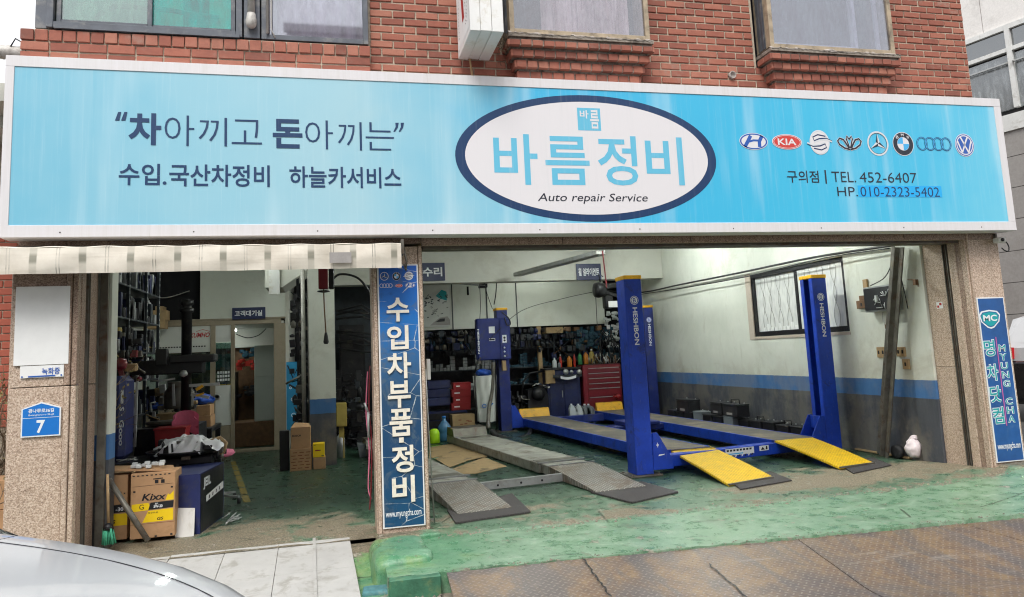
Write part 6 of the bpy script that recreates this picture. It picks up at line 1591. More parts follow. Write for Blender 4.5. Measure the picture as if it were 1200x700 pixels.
for yy in (8.35, 8.62, 8.9, 9.4, 9.62, 9.84, 10.02):
    for s in (1, -1): m.tube([(xf + .013 if yy < ym else xf + .028, yy + s * (.045 * math.sin(t * .9) + .015), z0 + .05 + t * .088) for t in range(0, 11)], .003, 4)
m.build('wrought_grille', 'stone_grey', WN)
m = MB(); 
for k in range(9): m.box((xf + .026, 9.22 + k * .10, z0 + .072), (xf + .034, 9.29 + k * .10, z0 + .13 + .05 * (k % 3 == 1)))
m.build('small_cards', 'paper', WN)
m = MB(); m.box((XR - .012, 10.28, 1.44), (XR + .002, 10.42, 2.46)); m.box((XR - .012, 8.10, 1.44), (XR + .002, 10.279, 1.478)); m.build('plaster_surround', 'stone_band', WN)
MB_ = thing('meter_box', 'open black meter box with white cable loops on the right wall', 'meter box', (6.3, 7.4, 1.7))
m = MB(); m.box((6.22, 7.16, 1.69), (6.325, 7.66, 1.99), ch=.004); m.build('case', 'galvanised', MB_); m = MB(); m.box((6.205, 7.18, 1.71), (6.219, 7.64, 1.97)); m.build('dark_interior', 'black_plastic', MB_)
m = MB(); rr = random.Random(8)
for k in range(9):
    yy = rr.uniform(7.25, 7.55); zz = rr.uniform(1.76, 1.92); m.tube([(6.2, yy, zz), (6.19, yy + rr.uniform(-.06, .06), zz - .05), (6.2, yy + rr.uniform(-.08, .08), zz + rr.uniform(-.05, .03))], .0045, 5)
m.build('wires', 'rack_white', MB_); m = MB(); m.box((6.18, 7.40, 1.80), (6.204, 7.44, 1.88), ch=.004); m.build('breaker', 'rack_white', MB_)
def wallbox(px0, py0, px1, py1, mt, nm, lab, d=.03, holes=0):
    a, b = atx(px0, py0, XR - .02), atx(px1, py1, XR - .02); m = MB(); m.box((XR - d, b.y, b.z), (XR - .001, a.y, a.z), ch=.004)
    o = solo(m, nm, mt, lab, nm.replace('_', ' '))
    if holes:
        g = MB()
        for k in range(holes): yy = b.y + (a.y - b.y) * (k + .5) / holes; g.box((XR - d - .003, yy - .012, (a.z + b.z) / 2 - .02), (XR - d - .0005, yy + .012, (a.z + b.z) / 2 + .02))
        g.build('socket_holes', 'text_black', o)
wallbox(1011, 328, 1018, 350, 'wood_tan', 'wood_board', 'narrow upright wood board left of the meter box')
wallbox(1007, 347, 1018, 353, 'wood_brown', 'wood_block', 'small brown wood block over the old socket')
wallbox(1005, 353, 1018, 361, 'wood_brown', 'old_socket', 'brown double socket left of the meter box', .045, 1)
wallbox(1027, 407, 1038, 419, 'wood_tan', 'wall_socket', 'tan wall socket plate, leftmost of the pair by the steel channel', .025, 2)
wallbox(1050, 407, 1061, 418, 'wood_tan', 'wall_socket', 'tan wall socket plate just right of the steel channel', .025, 2)
wallbox(1057, 421, 1066, 433, 'wood_tan', 'wall_socket', 'lower tan wall socket plate right of the steel channel', .025, 1)
wallbox(1037, 379, 1046, 385, 'wood_brown', 'cable_clip', 'small dark block where the meter box cable ends')
cable([atx(1034, 366, 6.3), atx(1035, 376, 6.3), atx(1040, 382, 6.3)], .005, 'grey cable dropping from the meter box to the dark block', 'pipe_grey')
m = MB(); a = Vector((6.22, 7.60, 0.02)); b = atx(1054, 290, 6.20)
m.bar(a, b, .008, .13, up=(1, 0, 0)); 
d_ = (b - a).normalized(); sd = d_.cross(Vector((1, 0, 0))).normalized()
m.bar(a + sd * .065 + Vector((-.025, 0, 0)), b + sd * .065 + Vector((-.025, 0, 0)), .05, .008, up=(1, 0, 0)); m.bar(a - sd * .065 + Vector((-.025, 0, 0)), b - sd * .065 + Vector((-.025, 0, 0)), .05, .008, up=(1, 0, 0))
solo(m, 'steel_channel', 'old_steel', 'long rusty steel channel leaning against the right wall', 'steel channel')
m = MB(); m.bar(atz(1004, 526, .02), atz(1068, 537, .02), .06, .02); solo(m, 'wood_batten', 'wood_tan', 'wooden batten on the floor at the foot of the steel channel', 'batten')
def blob(c, r, sq, amp, mt, nm, lab, cat, seed=0, n=3):
    bm = bmesh.new(); bmesh.ops.create_icosphere(bm, subdivisions=n, radius=1); idx = {v: i for i, v in enumerate(bm.verts)}; m = MB()
    vs = []
    for v in bm.verts:
        d = mn.noise_vector(v.co * 2.2 + Vector((seed, 0, 0))) * amp + mn.noise_vector(v.co * 5.5 + Vector((seed, 3, 0))) * amp * .45
        q_ = Vector(((v.co.x + d.x) * r * sq[0], (v.co.y + d.y) * r * sq[1], (v.co.z + d.z) * r * sq[2])); q_.z = max(q_.z, -r * sq[2] * .85); vs.append(Vector(c) + q_)
    m.add(vs, [[idx[v] for v in f.verts] for f in bm.faces], 0, True); bm.free(); return m if nm is None else solo(m, nm, mt, lab, cat)
p = atz(1074, 537, .03)
wbg = thing('plastic_bag', 'knotted pale pink plastic bag on the floor by the right pillar', 'bag', (p.x, p.y, .03))
blob((p.x - .02, p.y, .14), .095, (.9, .9, 1.2), .25, None, None, None, None, 1).build('sack', 'pink_bag', wbg)
blob((p.x + .01, p.y, .255), .05, (1.2, .9, .6), .35, None, None, None, None, 4).build('knot', 'pink_bag', wbg)
m = MB(); p = atz(1058, 535, .04); m.lathe((p.x + .02, p.y + .1, .08), [(.03, -.03), (.075, -.03), (.08, 0), (.075, .03), (.03, .03)], 18, axis='X'); solo(m, 'small_wheel', 'rubber', 'small black rubber wheel behind the pink bag', 'wheel')
m = MB(); m.tube([atx(1063, 328, 6.33) , atx(1066, 328, 6.22), atx(1075, 328, 6.20), atx(1076, 336, 6.20)], .006, 6); m.box(tuple(atx(1073, 331, 6.2) - Vector((.02, .02, .03))), tuple(atx(1073, 331, 6.2) + Vector((.02, .02, .03)))); solo(m, 'wall_hook', 'wood_brown', 'small iron hook on the white pilaster by the pillar', 'hook')

# ------------------------------------------------------------------ middle bay, behind the banner pillar
m = MB(); p = at(509, 514, 12.4); t = thing('spray_can', 'bright lime yellow canister on the floor beside the water bottle', 'canister', (p.x, 12.4, 0))
zb = 0; m.lathe((p.x, 12.4, .0), [(.085, 0), (.09, .01), (.09, .16), (.075, .20), (.05, .225), (.03, .23), (0, .235)], 18); m.build('body', 'lime', t)
p = at(521, 512, 12.6); t = thing('water_bottle', 'big blue water bottle standing beside the lime canister', 'bottle', (p.x, 12.6, 0)); m = MB(); m.lathe((p.x, 12.6, 0), [(.10, 0), (.11, .02), (.11, .12), (.10, .14), (.11, .16), (.11, .24), (.05, .32), (.03, .34), (.03, .38)], 18); m.build('body', 'water_blue', t)
m = MB(); m.lathe((p.x, 12.6, .38), [(.035, 0), (.035, .03), (0, .03)], 12); m.build('cap', 'plate_blue', t)
def carton(x0, y0, z0, x1, y1, z1, lab, mt='cardboard', name='cardboard_box', marks=True, tape=True, rz=0, group=None):
    t = thing(name, lab, 'box', ((x0 + x1) / 2, (y0 + y1) / 2, z0), group); m = MB(); m.box((x0, y0, z0), (x1, y1, z1), ch=.003); m.build('body', mt, t)
    if tape:
        m = MB(); xm = (x0 + x1) / 2; m.box((xm - .004, y0 + .005, z1), (xm + .004, y1 - .005, z1 + .002)); m.build('lid_seam', 'cardboard_print', t)
    if rz: t.rotation_euler.z = rz
    return t
a, b = at(530, 487, 12.9), at(557, 508, 12.9)
cb1 = carton(a.x, 12.9, 0.0, b.x, 13.2, a.z, 'open brown cardboard box on the floor by the back left lift post', 'cardboard_old')
g = MB(); rr = random.Random(4)
for k in range(14): x = rr.uniform(a.x + .05, b.x - .08); z = rr.uniform(.06, a.z - .08); flat(g, [(x, z), (x + .05, z), (x + .05, z + .02), (x, z + .02)], WX(12.9), .001 + k * .0001)
g.build('print', 'cardboard_print', cb1)
for i in range(5):
    a, b = at(531 - (i % 2) * 2, 449 + i * 8, 13.3), at(552, 449 + i * 8 + 7, 13.3)
    if i < 4:
        m = MB(); m.box((a.x, 13.3, b.z), (b.x, 13.55, a.z), ch=.006); o = solo(m, 'red_case', 'red_plastic', ['top red tool case of the stack beside the white sack', 'second red tool case from the top of the stack', 'third red tool case from the top of the stack', 'bottom red tool case of the stack on the shelf'][i], 'tool case', 'stacked red tool cases')
        g = MB(); g.box((a.x + .05, 13.29, (a.z + b.z) / 2 - .012), (b.x - .2, 13.299, (a.z + b.z) / 2 + .012)); g.build('label', 'paper', o)
t = thing('parts_cabinet', 'low dark cabinet carrying the red tool cases', 'cabinet', (2.1, 13.4, 0))
zt = at(540, 481, 13.3).z; m = MB(); m.box((1.55, 13.25, .02), (2.30, 13.6, zt), ch=.01); m.build('body', 'navy_paint', t)
for k in range(3): m = MB(); m.box((1.58, 13.235, .05 + k * (zt - .06) / 3), (2.27, 13.249, .03 + (k + 1) * (zt - .06) / 3), ch=.003); m.build('drawer', 'black_metal', t)
for k in range(3):
    a, b = at(501, 447 + k * 10, 13.4), at(528, 455 + k * 10, 13.4); m = MB(); m.box((a.x, 13.4, b.z), (b.x, 13.7, a.z), ch=.008)
    solo(m, 'navy_case', 'navy_paint', ['upper navy plastic case behind the banner pillar', 'middle navy plastic case behind the banner pillar', 'lower navy plastic case behind the banner pillar'][k], 'tool case', 'navy tool cases')
# white sack on a trolley
WS = thing('white_sack', 'tall white woven sack held in a frame by the lift control box', 'sack', (2.5, 13.0, .1))
a, b = at(556, 441, 12.95), at(576, 494, 12.95)
m = MB(); m.grid(lambda u, v: (a.x + .0 + (b.x - a.x + .12) * u + .05 * v * (1 - 2 * u) , 12.92 - .05 * math.sin(u * 3.14) + .015 * math.sin(u * 17 + v * 5) * math.sin(v * 9), a.z + (b.z - a.z) * v), 16, 24); 
m.grid(lambda u, v: (a.x + .0 + (b.x - a.x + .12) * u + .05 * v * (1 - 2 * u), 13.12, a.z + (b.z - a.z) * v), 2, 2); m.build('cloth', 'bare_white', WS)
g = MB(); x = (a.x + b.x) / 2 + .05; z = (a.z + b.z) / 2 - .12
ring(g, x - .05, z, .04, .035, .012, .012, WX(12.865), .001); stroke(g, [(x + .01, z + .02), (x + .06, z - .01), (x + .11, z + .04)], .02, WX(12.865), .001); g.build('print', 'plate_blue', WS)
g = MB(); g.tube([(a.x, 12.9, a.z + .05), (a.x, 12.9, .1)], .014, 6); g.tube([(a.x, 12.9, a.z + .05), (a.x + .05, 12.9, a.z + .25), (a.x + .12, 12.9, a.z + .32)], .014, 6); g.tube([(b.x + .1, 12.9, a.z + .02), (b.x + .08, 12.9, .1)], .014, 6); g.build('frame', 'black_metal', WS)
for x in (a.x + .03, b.x): m = MB(); m.lathe((x, 12.95, .05), [(0, -.02), (.05, -.02), (.05, .02), (0, .02)], 12, axis='X'); m.build('caster', 'rubber', WS)
blob(((a.x + b.x) / 2 + .04, 13.02, a.z + .05), .14, (1, .7, .5), .3, 'blue_bag', 'blue_bag', 'blue plastic lying in the mouth of the white sack', 'bag', 3)
cable([at(576, 505, 12.6), at(584, 512, 12.5), at(600, 516, 12.4), at(617, 512, 12.5), at(622, 505, 12.9)], .05, 'thick black air duct hose looping at the foot of the back left post', 'rubber', 'air_hose')
cable([at(578, 425, 12.9), at(577, 455, 12.9), at(573, 480, 12.8), at(572, 503, 12.6)], .035, 'grey exhaust hose hanging down from the control box', 'old_steel', 'exhaust_hose')

# ------------------------------------------------------------------ left bay
# office partition at the back
OF = thing('office_partition', 'beige framed office front with sliding door and glass panes at the back left', 'office front', (-1.9, 13.1, 0))
YO = 13.1; ft = WX(YO)
m = MB()
for a, b in (((-3.0, YO, 2.09), (-.86, YO + .06, 2.17)), ((-1.66, YO - .002, 0), (-1.60, YO + .062, 2.09)), ((-.98, YO - .002, 0), (-.79, YO + .062, 2.09)), ((-1.98, YO - .001, 0), (-1.90, YO + .06, 2.09)), ((-3.0, YO, 0), (-2.94, YO + .06, 2.09)), ((-2.939, YO + .001, 0), (-1.99, YO + .05, .10)), ((-1.60, YO - .02, 0), (-.98, YO + .08, .05))): m.box(a, b, ch=.004)
m.build('frame', 'door_frame', OF)
m = MB(); m.box((-2.938, YO + .02, 1.66), (-1.985, YO + .04, 2.088)); m.build('banner_panel', 'bare_white', OF)
g = MB(); put_text(g, 'KUMHO', (-2.30, 1.90, -1.99, 1.98), WX(YO + .02), .03, .002, shear=.3); stroke(g, [(-2.2, 2.0), (-2.1, 2.03), (-1.99, 1.995)], .008, WX(YO + .02), .002); g.build('banner_lettering', 'text_red', OF)
g = MB(); 
for k in range(20): x = -2.88 + k * .042; flat(g, [(x, 1.745), (x + .028, 1.745), (x + .028, 1.765), (x, 1.765)], WX(YO + .02), .002)
g.build('small_print', 'text_black', OF)
m = MB(); m.box((-2.938, YO + .02, .9), (-1.985, YO + .026, 1.655)); m.build('pane', 'glass_office', OF); m = MB(); m.box((-1.898, YO + .02, 1.12), (-1.662, YO + .026, 1.80)); m.build('pane', 'glass_office', OF)
m = MB(); m.box((-1.898, YO + .018, 1.81), (-1.662, YO + .03, 2.088)); m.build('door_panel', 'bare_white', OF); m = MB(); m.box((-1.898, YO + .018, .45), (-1.662, YO + .03, 1.10)); m.build('door_panel', 'bare_white', OF)
m = MB(); m.box((-1.898, YO + .018, .06), (-1.662, YO + .03, .44)); m.box((-2.938, YO + .018, .12), (-1.985, YO + .03, .88)); m.build('kick_panel', 'door_frame', OF)
m = MB(); m.lathe((-1.87, YO - .02, .92), [(.03, .0), (.045, -.01), (.05, 0), (.045, .01), (.03, 0)], 14, axis='Y'); m.build('handle', 'galvanised', OF)
g = MB(); 
for i in range(5):
    for j in range(3): flat(g, [(-1.87 + i * .04, 1.17 + j * .06), (-1.84 + i * .04, 1.17 + j * .06), (-1.84 + i * .04, 1.21 + j * .06), (-1.87 + i * .04, 1.21 + j * .06)], WX(YO + .018), .003)
g.build('stickers', 'rack_white', OF)
m = MB(); m.box((-2.14, YO, 2.20), (-.79, YO + .05, 3.598)); m.build('upper_panel', 'panel_white', OF)
m = MB(); m.box((-2.99, YO + .3, 2.18), (-2.145, YO + .34, 3.598)); m.build('dark_opening', 'dark_room', OF)
m = MB(); m.box((-3.2, YO + .0, 2.172), (-.79, YO + .45, 2.20)); m.build('ledge', 'door_frame', OF)
m = MB(); m.box((-.80, YO + .06, 0), (-.74, 15.2, 3.598)); m.build('side_wall', 'ceiling_paint', OF)
m = MB(); m.box((-3.15, 15.1, 0), (-.82, 15.15, 2.16)); m.build('inner_wall', 'wood_brown', OF); m = MB(); m.box((-3.15, 14.95, 1.75), (-.82, 15.09, 2.16)); m.box((-3.15, YO + .07, 2.10), (-.82, 14.94, 2.14)); m.build('inner_ceiling', 'ceiling_paint', OF)
# things inside the office, seen through door and glass
FRG = thing('fridge', 'tall pale refrigerator seen through the office doorway', 'fridge', (-1.15, 14.2, 0))
m = MB(); m.box((-1.38, 14.0, .42), (-1.0, 14.5, 1.75), ch=.015); m.build('body', 'fridge_white', FRG); m = MB(); m.box((-1.375, 13.985, 1.20), (-1.005, 13.999, 1.745), ch=.004); m.build('door', 'fridge_white', FRG); m = MB(); m.box((-1.375, 13.985, .43), (-1.005, 13.999, 1.19), ch=.004); m.build('door', 'fridge_white', FRG)
m = MB(); m.box((-1.9, 13.9, 0), (-.95, 14.6, .42), ch=.01); solo(m, 'wood_platform', 'wood_brown', 'dark brown raised platform inside the office doorway', 'platform')
for i, (x, z, mt, lab) in enumerate(((-1.65, 1.60, 'stock_teal', 'blue packs piled on the office shelf'), (-1.62, 1.40, 'bottle_red', 'red and white packets on the office shelf'), (-1.62, .9, 'black_plastic', 'dark bags heaped in the office'))):
    m = MB(); rr = random.Random(i)
    for k in range(14): xx = x + rr.uniform(-.16, .2); zz = z + rr.uniform(-.08, .08); m.box((xx, 14.6 + k * .01, zz), (xx + .09, 14.7 + k * .01, zz + .06), ch=.006)
    solo(m, 'packets', mt, lab, 'packets', None, 'stuff')
m = MB(); m.box((-2.9, 14.4, .0), (-1.75, 14.9, 1.3), ch=.01); solo(m, 'office_cabinet', 'rack_metal', 'grey cabinet standing behind the office glass', 'cabinet')
m = MB(); rr = random.Random(33)
for k in range(40): x = rr.uniform(-2.4, -1.7); z = 1.0 + rr.uniform(0, .3); m.box((x, 13.4, z), (x + .07, 13.5, z + rr.uniform(.05, .12)), ch=.01)
solo(m, 'office_goods', 'bottle_gold', 'jumble of small goods behind the office glass', 'goods', None, 'stuff')
m = MB(); m.box((-2.45, 14.0, 1.35), (-1.72, 14.05, 1.62)); solo(m, 'screen', 'teal_print', 'green-teal plastic sheet behind the office glass', 'sheet')
cable([at(277, 392, 13.5), at(290, 396, 13.5), at(303, 393, 13.5), at(312, 385, 13.5)], .008, 'black cable sagging across the top of the office doorway')
cable([at(170, 347, 13.3), at(195, 349, 13.3), at(222, 341, 13.3)], .008, 'pale cable across the dark opening above the office', 'pipe_grey')
a, b = at(272, 361, 13.06), at(311, 373.5, 13.06)
hang_sign(a.x, b.x, b.z, a.z, 13.06, '고객대기실', (a.x + .04, b.z + .05, b.x - .05, a.z - .05), 'navy waiting-room sign with white Korean letters above the office door')
# cartons on the office ledge
for i, (p0, p1, lab) in enumerate((((171, 375), (193, 385), 'lower brown carton on the ledge above the office'), ((172, 364), (195, 375), 'upper brown carton on the ledge above the office'), ((182, 359), (191, 364), 'small carton on top of the two ledge cartons'))):
    a, b = at(*p0, 12.8), at(*p1, 12.8); c_ = carton(a.x, 12.8, b.z, b.x, 13.05, a.z - .003, lab, 'wood_tan', tape=False)
    if i < 2: g = MB(); x = (a.x + b.x) / 2; z = (a.z + b.z) / 2; g.tube([(x - .05, 12.797, z + .01), (x, 12.795, z - .015), (x + .05, 12.797, z + .01)], .006, 5); g.build('hand_hole', 'text_black', c_)

# parts rack along the left wall
RK = thing('parts_rack', 'tall dark parts rack along the left wall with tools and canisters', 'rack', (-2.4, 9.2, 0))
XA, YA, YBk = -2.18, 8.12, 10.35
for y in (YA, 8.9, 9.7, YBk):
    m = MB(); m.box((XA - .03, y - .02, 0), (XA, y + .02, 3.0)); m.build('upright', 'rack_metal', RK)
for z in (.9, 1.30, 1.62, 1.98, 2.34):
    m = MB(); m.box((-2.9, YA - .02, z - .02), (XA, YBk, z), ch=.003); m.build('shelf', 'rack_metal', RK)
m = MB(); m.box((-2.92, YA, 0), (-2.9, YBk, 3.0)); m.build('back_panel', 'black_metal', RK)
m = MB()
for y in (YA, 8.9, 9.7, YBk):
    for k in range(26): m.box((XA + .0005, y - .006, .9 + k * .075), (XA + .002, y + .006, .93 + k * .075))
m.build('slots', 'rack_white', RK)
rr = random.Random(12)
for i, (px, pyb, h, r, mt, lab, Y) in enumerate(((137, 355, .24, .055, 'galvanised', 'left grey cylinder on the upper shelf of the rack', 8.3), (143, 354, .26, .055, 'pipe_grey', 'right grey cylinder on the upper shelf of the rack', 8.4), (134.5, 356, .09, .05, 'bottle_orange', 'orange tin at the front of the upper rack shelf', 8.2),
        (150, 392, .25, .05, 'bottle_gold', 'olive canister on the middle shelf of the rack', 8.7), (146, 400, .12, .06, 'red_plastic', 'red tin on the lower shelf of the rack', 8.45), (149, 402, .10, .05, 'jug_white', 'white tin beside the red tin on the rack', 8.4), (139, 398, .16, .05, 'bottle_orange', 'orange tin at the left of the lower rack shelf', 8.3))):
    p = at(px, pyb, Y); zs = min((1.30, 1.62, 1.98, 2.34), key=lambda s: abs(s - p.z)); x = min(p.x, XA - r - .02)
    m = MB(); m.lathe((x, Y, zs), [(r, 0), (r, h * .92), (r * .9, h), (0, h)], 16); solo(m, 'canister', mt, lab, 'canister')
m = MB()
for k in range(150): y = rr.uniform(8.5, 10.2); zs = rr.choice((.9, 1.30, 1.62, 1.98, 2.34)); h = rr.uniform(.06, .28); m.box((-2.5, y, zs), (-2.2, y + rr.uniform(.04, .1), zs + h), rr.randrange(5), ch=.006)
solo(m, 'rack_stock', ['black_metal', 'black_plastic', 'rack_metal', 'navy_paint', 'stock_pale'], 'mixed small stock in the far half of the rack', 'parts stock', None, 'stuff')
m = MB()
for k in range(42): p = at(rr.uniform(166, 174), rr.uniform(318, 368), 10.3); m.box((p.x - .03, 10.28, p.z - .03), (p.x + .03, 10.36, p.z + .02), ch=.008)
solo(m, 'pale_packets', 'rack_white', 'column of pale packets hanging at the far end of the rack', 'packets', None, 'stuff')

# tyre changer
TCH = thing('tyre_changer', 'dark tyre changer with round column and horizontal arm in the left bay', 'tyre changer', (-1.6, 8.9, 0))
p = at(219, 360, 8.9); cx_ = p.x
m = MB(); m.lathe((cx_, 8.9, 0), [(.055, .6), (.055, 2.02), (.075, 2.03), (.075, 2.06), (.05, 2.07), (.05, 2.10), (.07, 2.11), (.07, 2.16), (.0, 2.17)], 18); m.build('column', 'black_metal', TCH)
a, b = at(150, 432, 8.9), at(246, 431, 8.9)
m = MB(); m.box((a.x, 8.80, a.z - .085), (b.x - .06, 9.0, a.z + .075), ch=.01); m.build('arm', 'black_metal', TCH)
m = MB(); a = at(206, 424, 8.85); m.box((a.x - .05, 8.75, a.z - .02), (a.x + .42, 8.98, a.z + .07), ch=.015); a = at(183, 418, 8.8); m.box((a.x, 8.75, a.z - .10), (a.x + .12, 8.85, a.z + .08), ch=.01); m.build('head_block', 'black_plastic', TCH)
m = MB(); p = at(215, 438, 8.7); m.lathe((p.x, 8.70, p.z), [(0, -.04), (.04, -.02), (.045, 0), (.03, .03), (0, .04)], 12); m.build('knob', 'galvanised', TCH)
m = MB(); a, b = at(176, 447, 8.75), at(205, 444, 8.75); m.tube([a, at(192, 446, 8.75), b], .012, 6); m.build('guide_rod', 'galvanised', TCH); m = MB(); a, b = at(222, 452, 8.7), at(257, 450, 8.7); m.bar(a, b, .05, .03); m.build('upper_arm', 'galvanised', TCH); m = MB(); a, b = at(224, 462, 8.7), at(245, 466, 8.7); m.bar(a, b, .04, .03); m.build('mount_arm', 'galvanised', TCH)
m = MB(); a, b = at(230, 457, 8.68), at(238, 452, 8.68); m.bar(a, b, .03, .03); a, b = at(230, 464, 8.68), at(239, 461, 8.68); m.bar(a, b, .025, .02); m.build('yellow_grip', 'lift_yellow', TCH)
m = MB(); a = at(192, 452, 9.3); b = at(216, 478, 9.3); m.lathe((a.x + .16, 9.3, b.z), [(.15, 0), (.16, .02), (.16, .18), (.12, .24), (.12, .30)], 20); m.build('cylinder', 'old_steel', TCH)
m = MB(); a = at(203, 450, 9.0); b = at(204, 476, 9.0); m.bar(a, b, .025, .02); m.build('piston_rod', 'galvanised', TCH)
m = MB(); m.prism([(cx_ - .55, .0), (cx_ + .14, 0), (cx_ + .12, .78), (cx_ - .45, .78)], 8.75, 9.5, 'Y'); m.build('cabinet', 'black_metal', TCH)
m = MB(); m.lathe((cx_ - .2, 9.1, .78), [(.10, 0), (.24, .02), (.25, .05), (.06, .06)], 24); m.build('turntable', 'old_steel', TCH)
m = MB(); p = at(161, 440, 8.6); q_ = at(158, 524, 8.6); m.bar((p.x, 8.6, p.z), (q_.x, 8.6, q_.z), .022, .022); solo(m, 'steel_rod', 'rack_white', 'long pale steel rod standing left of the tyre changer', 'rod')
# pale lamp and red gun hanging at the left of the arm
m = MB(); a = at(149, 431, 8.3); m.box((a.x - .02, 8.25, a.z - .04), (a.x + .10, 8.32, a.z + .04), ch=.012); solo(m, 'work_lamp', 'wood_tan', 'pale square work lamp at the left end of the changer arm', 'lamp')
m = MB(); a = at(141, 427, 8.2); m.lathe((a.x, 8.2, a.z), [(0, -.07), (.05, -.05), (.065, 0), (.05, .05), (0, .07)], 14, axis='X'); m.bar(a + Vector((0, 0, -.04)), a + Vector((.03, 0, -.16)), .04, .04); solo(m, 'impact_gun', 'red_chest', 'dark red impact gun hanging left of the work lamp', 'impact gun')
blob((at(134, 440, 8.3).x, 8.3, 1.30), .2, (.7, .6, .9), .35, 'black_plastic', 'black_jacket', 'black cloth heap hung over the navy machine', 'cloth', 6)
# navy machine with vertical lettering at the left edge
NM = thing('tall_machine', 'tall navy machine cabinet with white vertical lettering at the left edge', 'machine', (-2.1, 8.1, 0))
p0, p1 = at(120, 455, 7.9), at(146, 455, 7.9)
m = MB(); m.box((p0.x - .2, 7.9, .55), (p1.x, 8.3, 1.36), ch=.05); m.build('housing', 'navy_bright', NM)
m = MB(); m.box((p0.x - .3, 7.75, 0), (p1.x + .28, 8.35, .55), ch=.01); m.build('base', 'black_metal', NM)
a, b = at(143.5, 457, 7.9), at(145.5, 473, 7.9); fN = WX(7.895)
g = MB(); flat(g, [(a.x - .012, b.z), (a.x + .012, b.z), (a.x + .012, a.z), (a.x - .012, a.z)], fN, .002); g.build('white_bar', 'text_white', NM); g = MB(); put_text(g, 'S ·', (a.x - .022, .98, a.x + .020, b.z - .03), fN, .03, .002, rot=-90); g.build('lettering', 'text_white', NM); g = MB(); put_text(g, 'Gooo', (a.x - .022, .70, a.x + .020, .94), fN, .03, .002, rot=-90); g.build('lettering', 'text_white', NM)
g = MB(); a, b = at(124, 459, 7.9), at(137, 476, 7.9); flat(g, [(a.x, b.z), (b.x, b.z), (b.x, a.z), (a.x, a.z)], fN, .002); g.build('notice', 'stone_grey', NM)
m = MB(); a = at(150, 531, 7.7); rr = random.Random(2)
for k in range(6): m.tube([a + Vector((rr.uniform(-.08, .08), rr.uniform(-.05, .05), .01)), a + Vector((rr.uniform(-.1, .12), rr.uniform(-.05, .05), .03))], .006, 5)
for k in range(len(m.v)): m.v[k].z += .565 - a.z
solo(m, 'loose_tools', 'galvanised', 'loose wrenches on the base of the navy machine', 'tools', None, 'stuff')
# dark shelves with clutter behind the changer
xc1 = at(247, 500, 10.15).x
CS = thing('side_bench', 'low dark bench behind the tyre changer holding cartons and bags', 'bench', (-1.9, 10.4, 0))
m = MB(); m.box((-2.7, 10.0, .60), (xc1 + .04, 10.8, .66), ch=.01); m.build('top', 'black_metal', CS)
for x in (-2.65, xc1):
    for y in (10.05, 10.75): m = MB(); m.box((x - .03, y - .03, 0), (x + .03, y + .03, .599)); m.build('leg', 'black_metal', CS)
a, b = at(229, 495, 10.1), at(246, 505, 10.1); xc0, xc1 = at(229, 500, 10.15).x, at(247, 500, 10.15).x
carton(xc0, 10.15, .661, xc1, 10.5, .80, 'lower of two small cartons stacked on the dark bench'); carton(xc0 + .01, 10.16, .803, xc1 - .01, 10.48, .93, 'upper of two small cartons stacked on the dark bench')
blob(((xc0 + xc1) / 2 - .06, 10.3, 1.0), .14, (1.2, .8, .55), .35, 'blue_bag', 'blue_bag', 'bright blue plastic bag on the stacked cartons', 'bag', 9)
blob((at(182, 466, 10.2).x, 10.2, at(182, 472, 10.2).z), .15, (1.1, .8, .6), .4, 'blue_bag', 'blue_bag', 'blue plastic bag hanging behind the changer arm', 'bag', 14)
blob((at(171, 468, 10.1).x, 10.1, at(171, 470, 10.1).z), .09, (1, .8, .8), .3, 'cardboard', 'paper_bag', 'crumpled brown paper beside the blue bag', 'paper', 15)
carton(-2.15, 10.05, .661, -1.80, 10.4, .86, 'brown carton on the dark bench behind the rod', 'cardboard_old')
RB = thing('red_bin', 'red plastic bin behind the cluttered table', 'bin', (-1.75, 8.5, 0)); a, b = at(181, 505, 8.4), at(217, 512, 8.4)
m = MB(); m.prism([(a.x + .05, .02), (b.x - .05, .02), (b.x, a.z), (a.x, a.z)], 8.4, 8.66, 'Y'); m.build('tub', 'red_plastic', RB)
m = MB(); m.box((a.x - .01, 8.38, a.z), (b.x + .01, 8.68, a.z + .02), ch=.004); m.build('rim', 'red_plastic', RB)
# dim clutter round the machines in the left bay
def clutter(n, px, py, Y, lab, mts, seed, smin=.03, smax=.12):
    rr = random.Random(seed); m = MB()
    for k in range(n):
        p = at(rr.uniform(*px), rr.uniform(*py), rr.uniform(*Y)); p.z = round(p.z / .13) * .13 + .02 if seed in (42, 45, 46, 47) else p.z; w = rr.uniform(smin, smax); h = rr.uniform(smin, smax); i = rr.randrange(len(mts)); q = rr.random()
        if q < .6: m.box((p.x - w / 2, p.y, p.z - h / 2), (p.x + w / 2, p.y + w, p.z + h / 2), i, .005, Matrix.Translation(p) @ Matrix.Rotation(rr.uniform(-.12, .12), 4, 'Y') @ Matrix.Translation(-p))
        elif q < .75: m.tube([p, p + Vector((rr.uniform(-w, w), rr.uniform(-.05, .05), rr.uniform(-h, h))), p + Vector((rr.uniform(-2 * w, 2 * w), rr.uniform(-.05, .05), -h))], rr.uniform(.006, .018), 6, i)
        else: m.lathe(p, [(w * .4, -h / 2), (w * .42, h * .2), (w * .2, h * .4), (w * .15, h / 2)], 10, i)
    return solo(m, 'workshop_clutter', mts, lab, 'clutter', None, 'stuff')
clutter(110, (172, 228), (455, 508), (9.6, 10.6), 'dim jumble of tools and parts on the bench behind the tyre changer', ['black_metal', 'old_steel', 'cardboard_old', 'navy_paint', 'black_plastic', 'stock_pale'], 41)
clutter(60, (128, 166), (405, 450), (8.4, 9.4), 'dark tools hanging at the near end of the parts rack', ['black_metal', 'black_plastic', 'old_steel', 'red_chest'], 42, .03, .09)
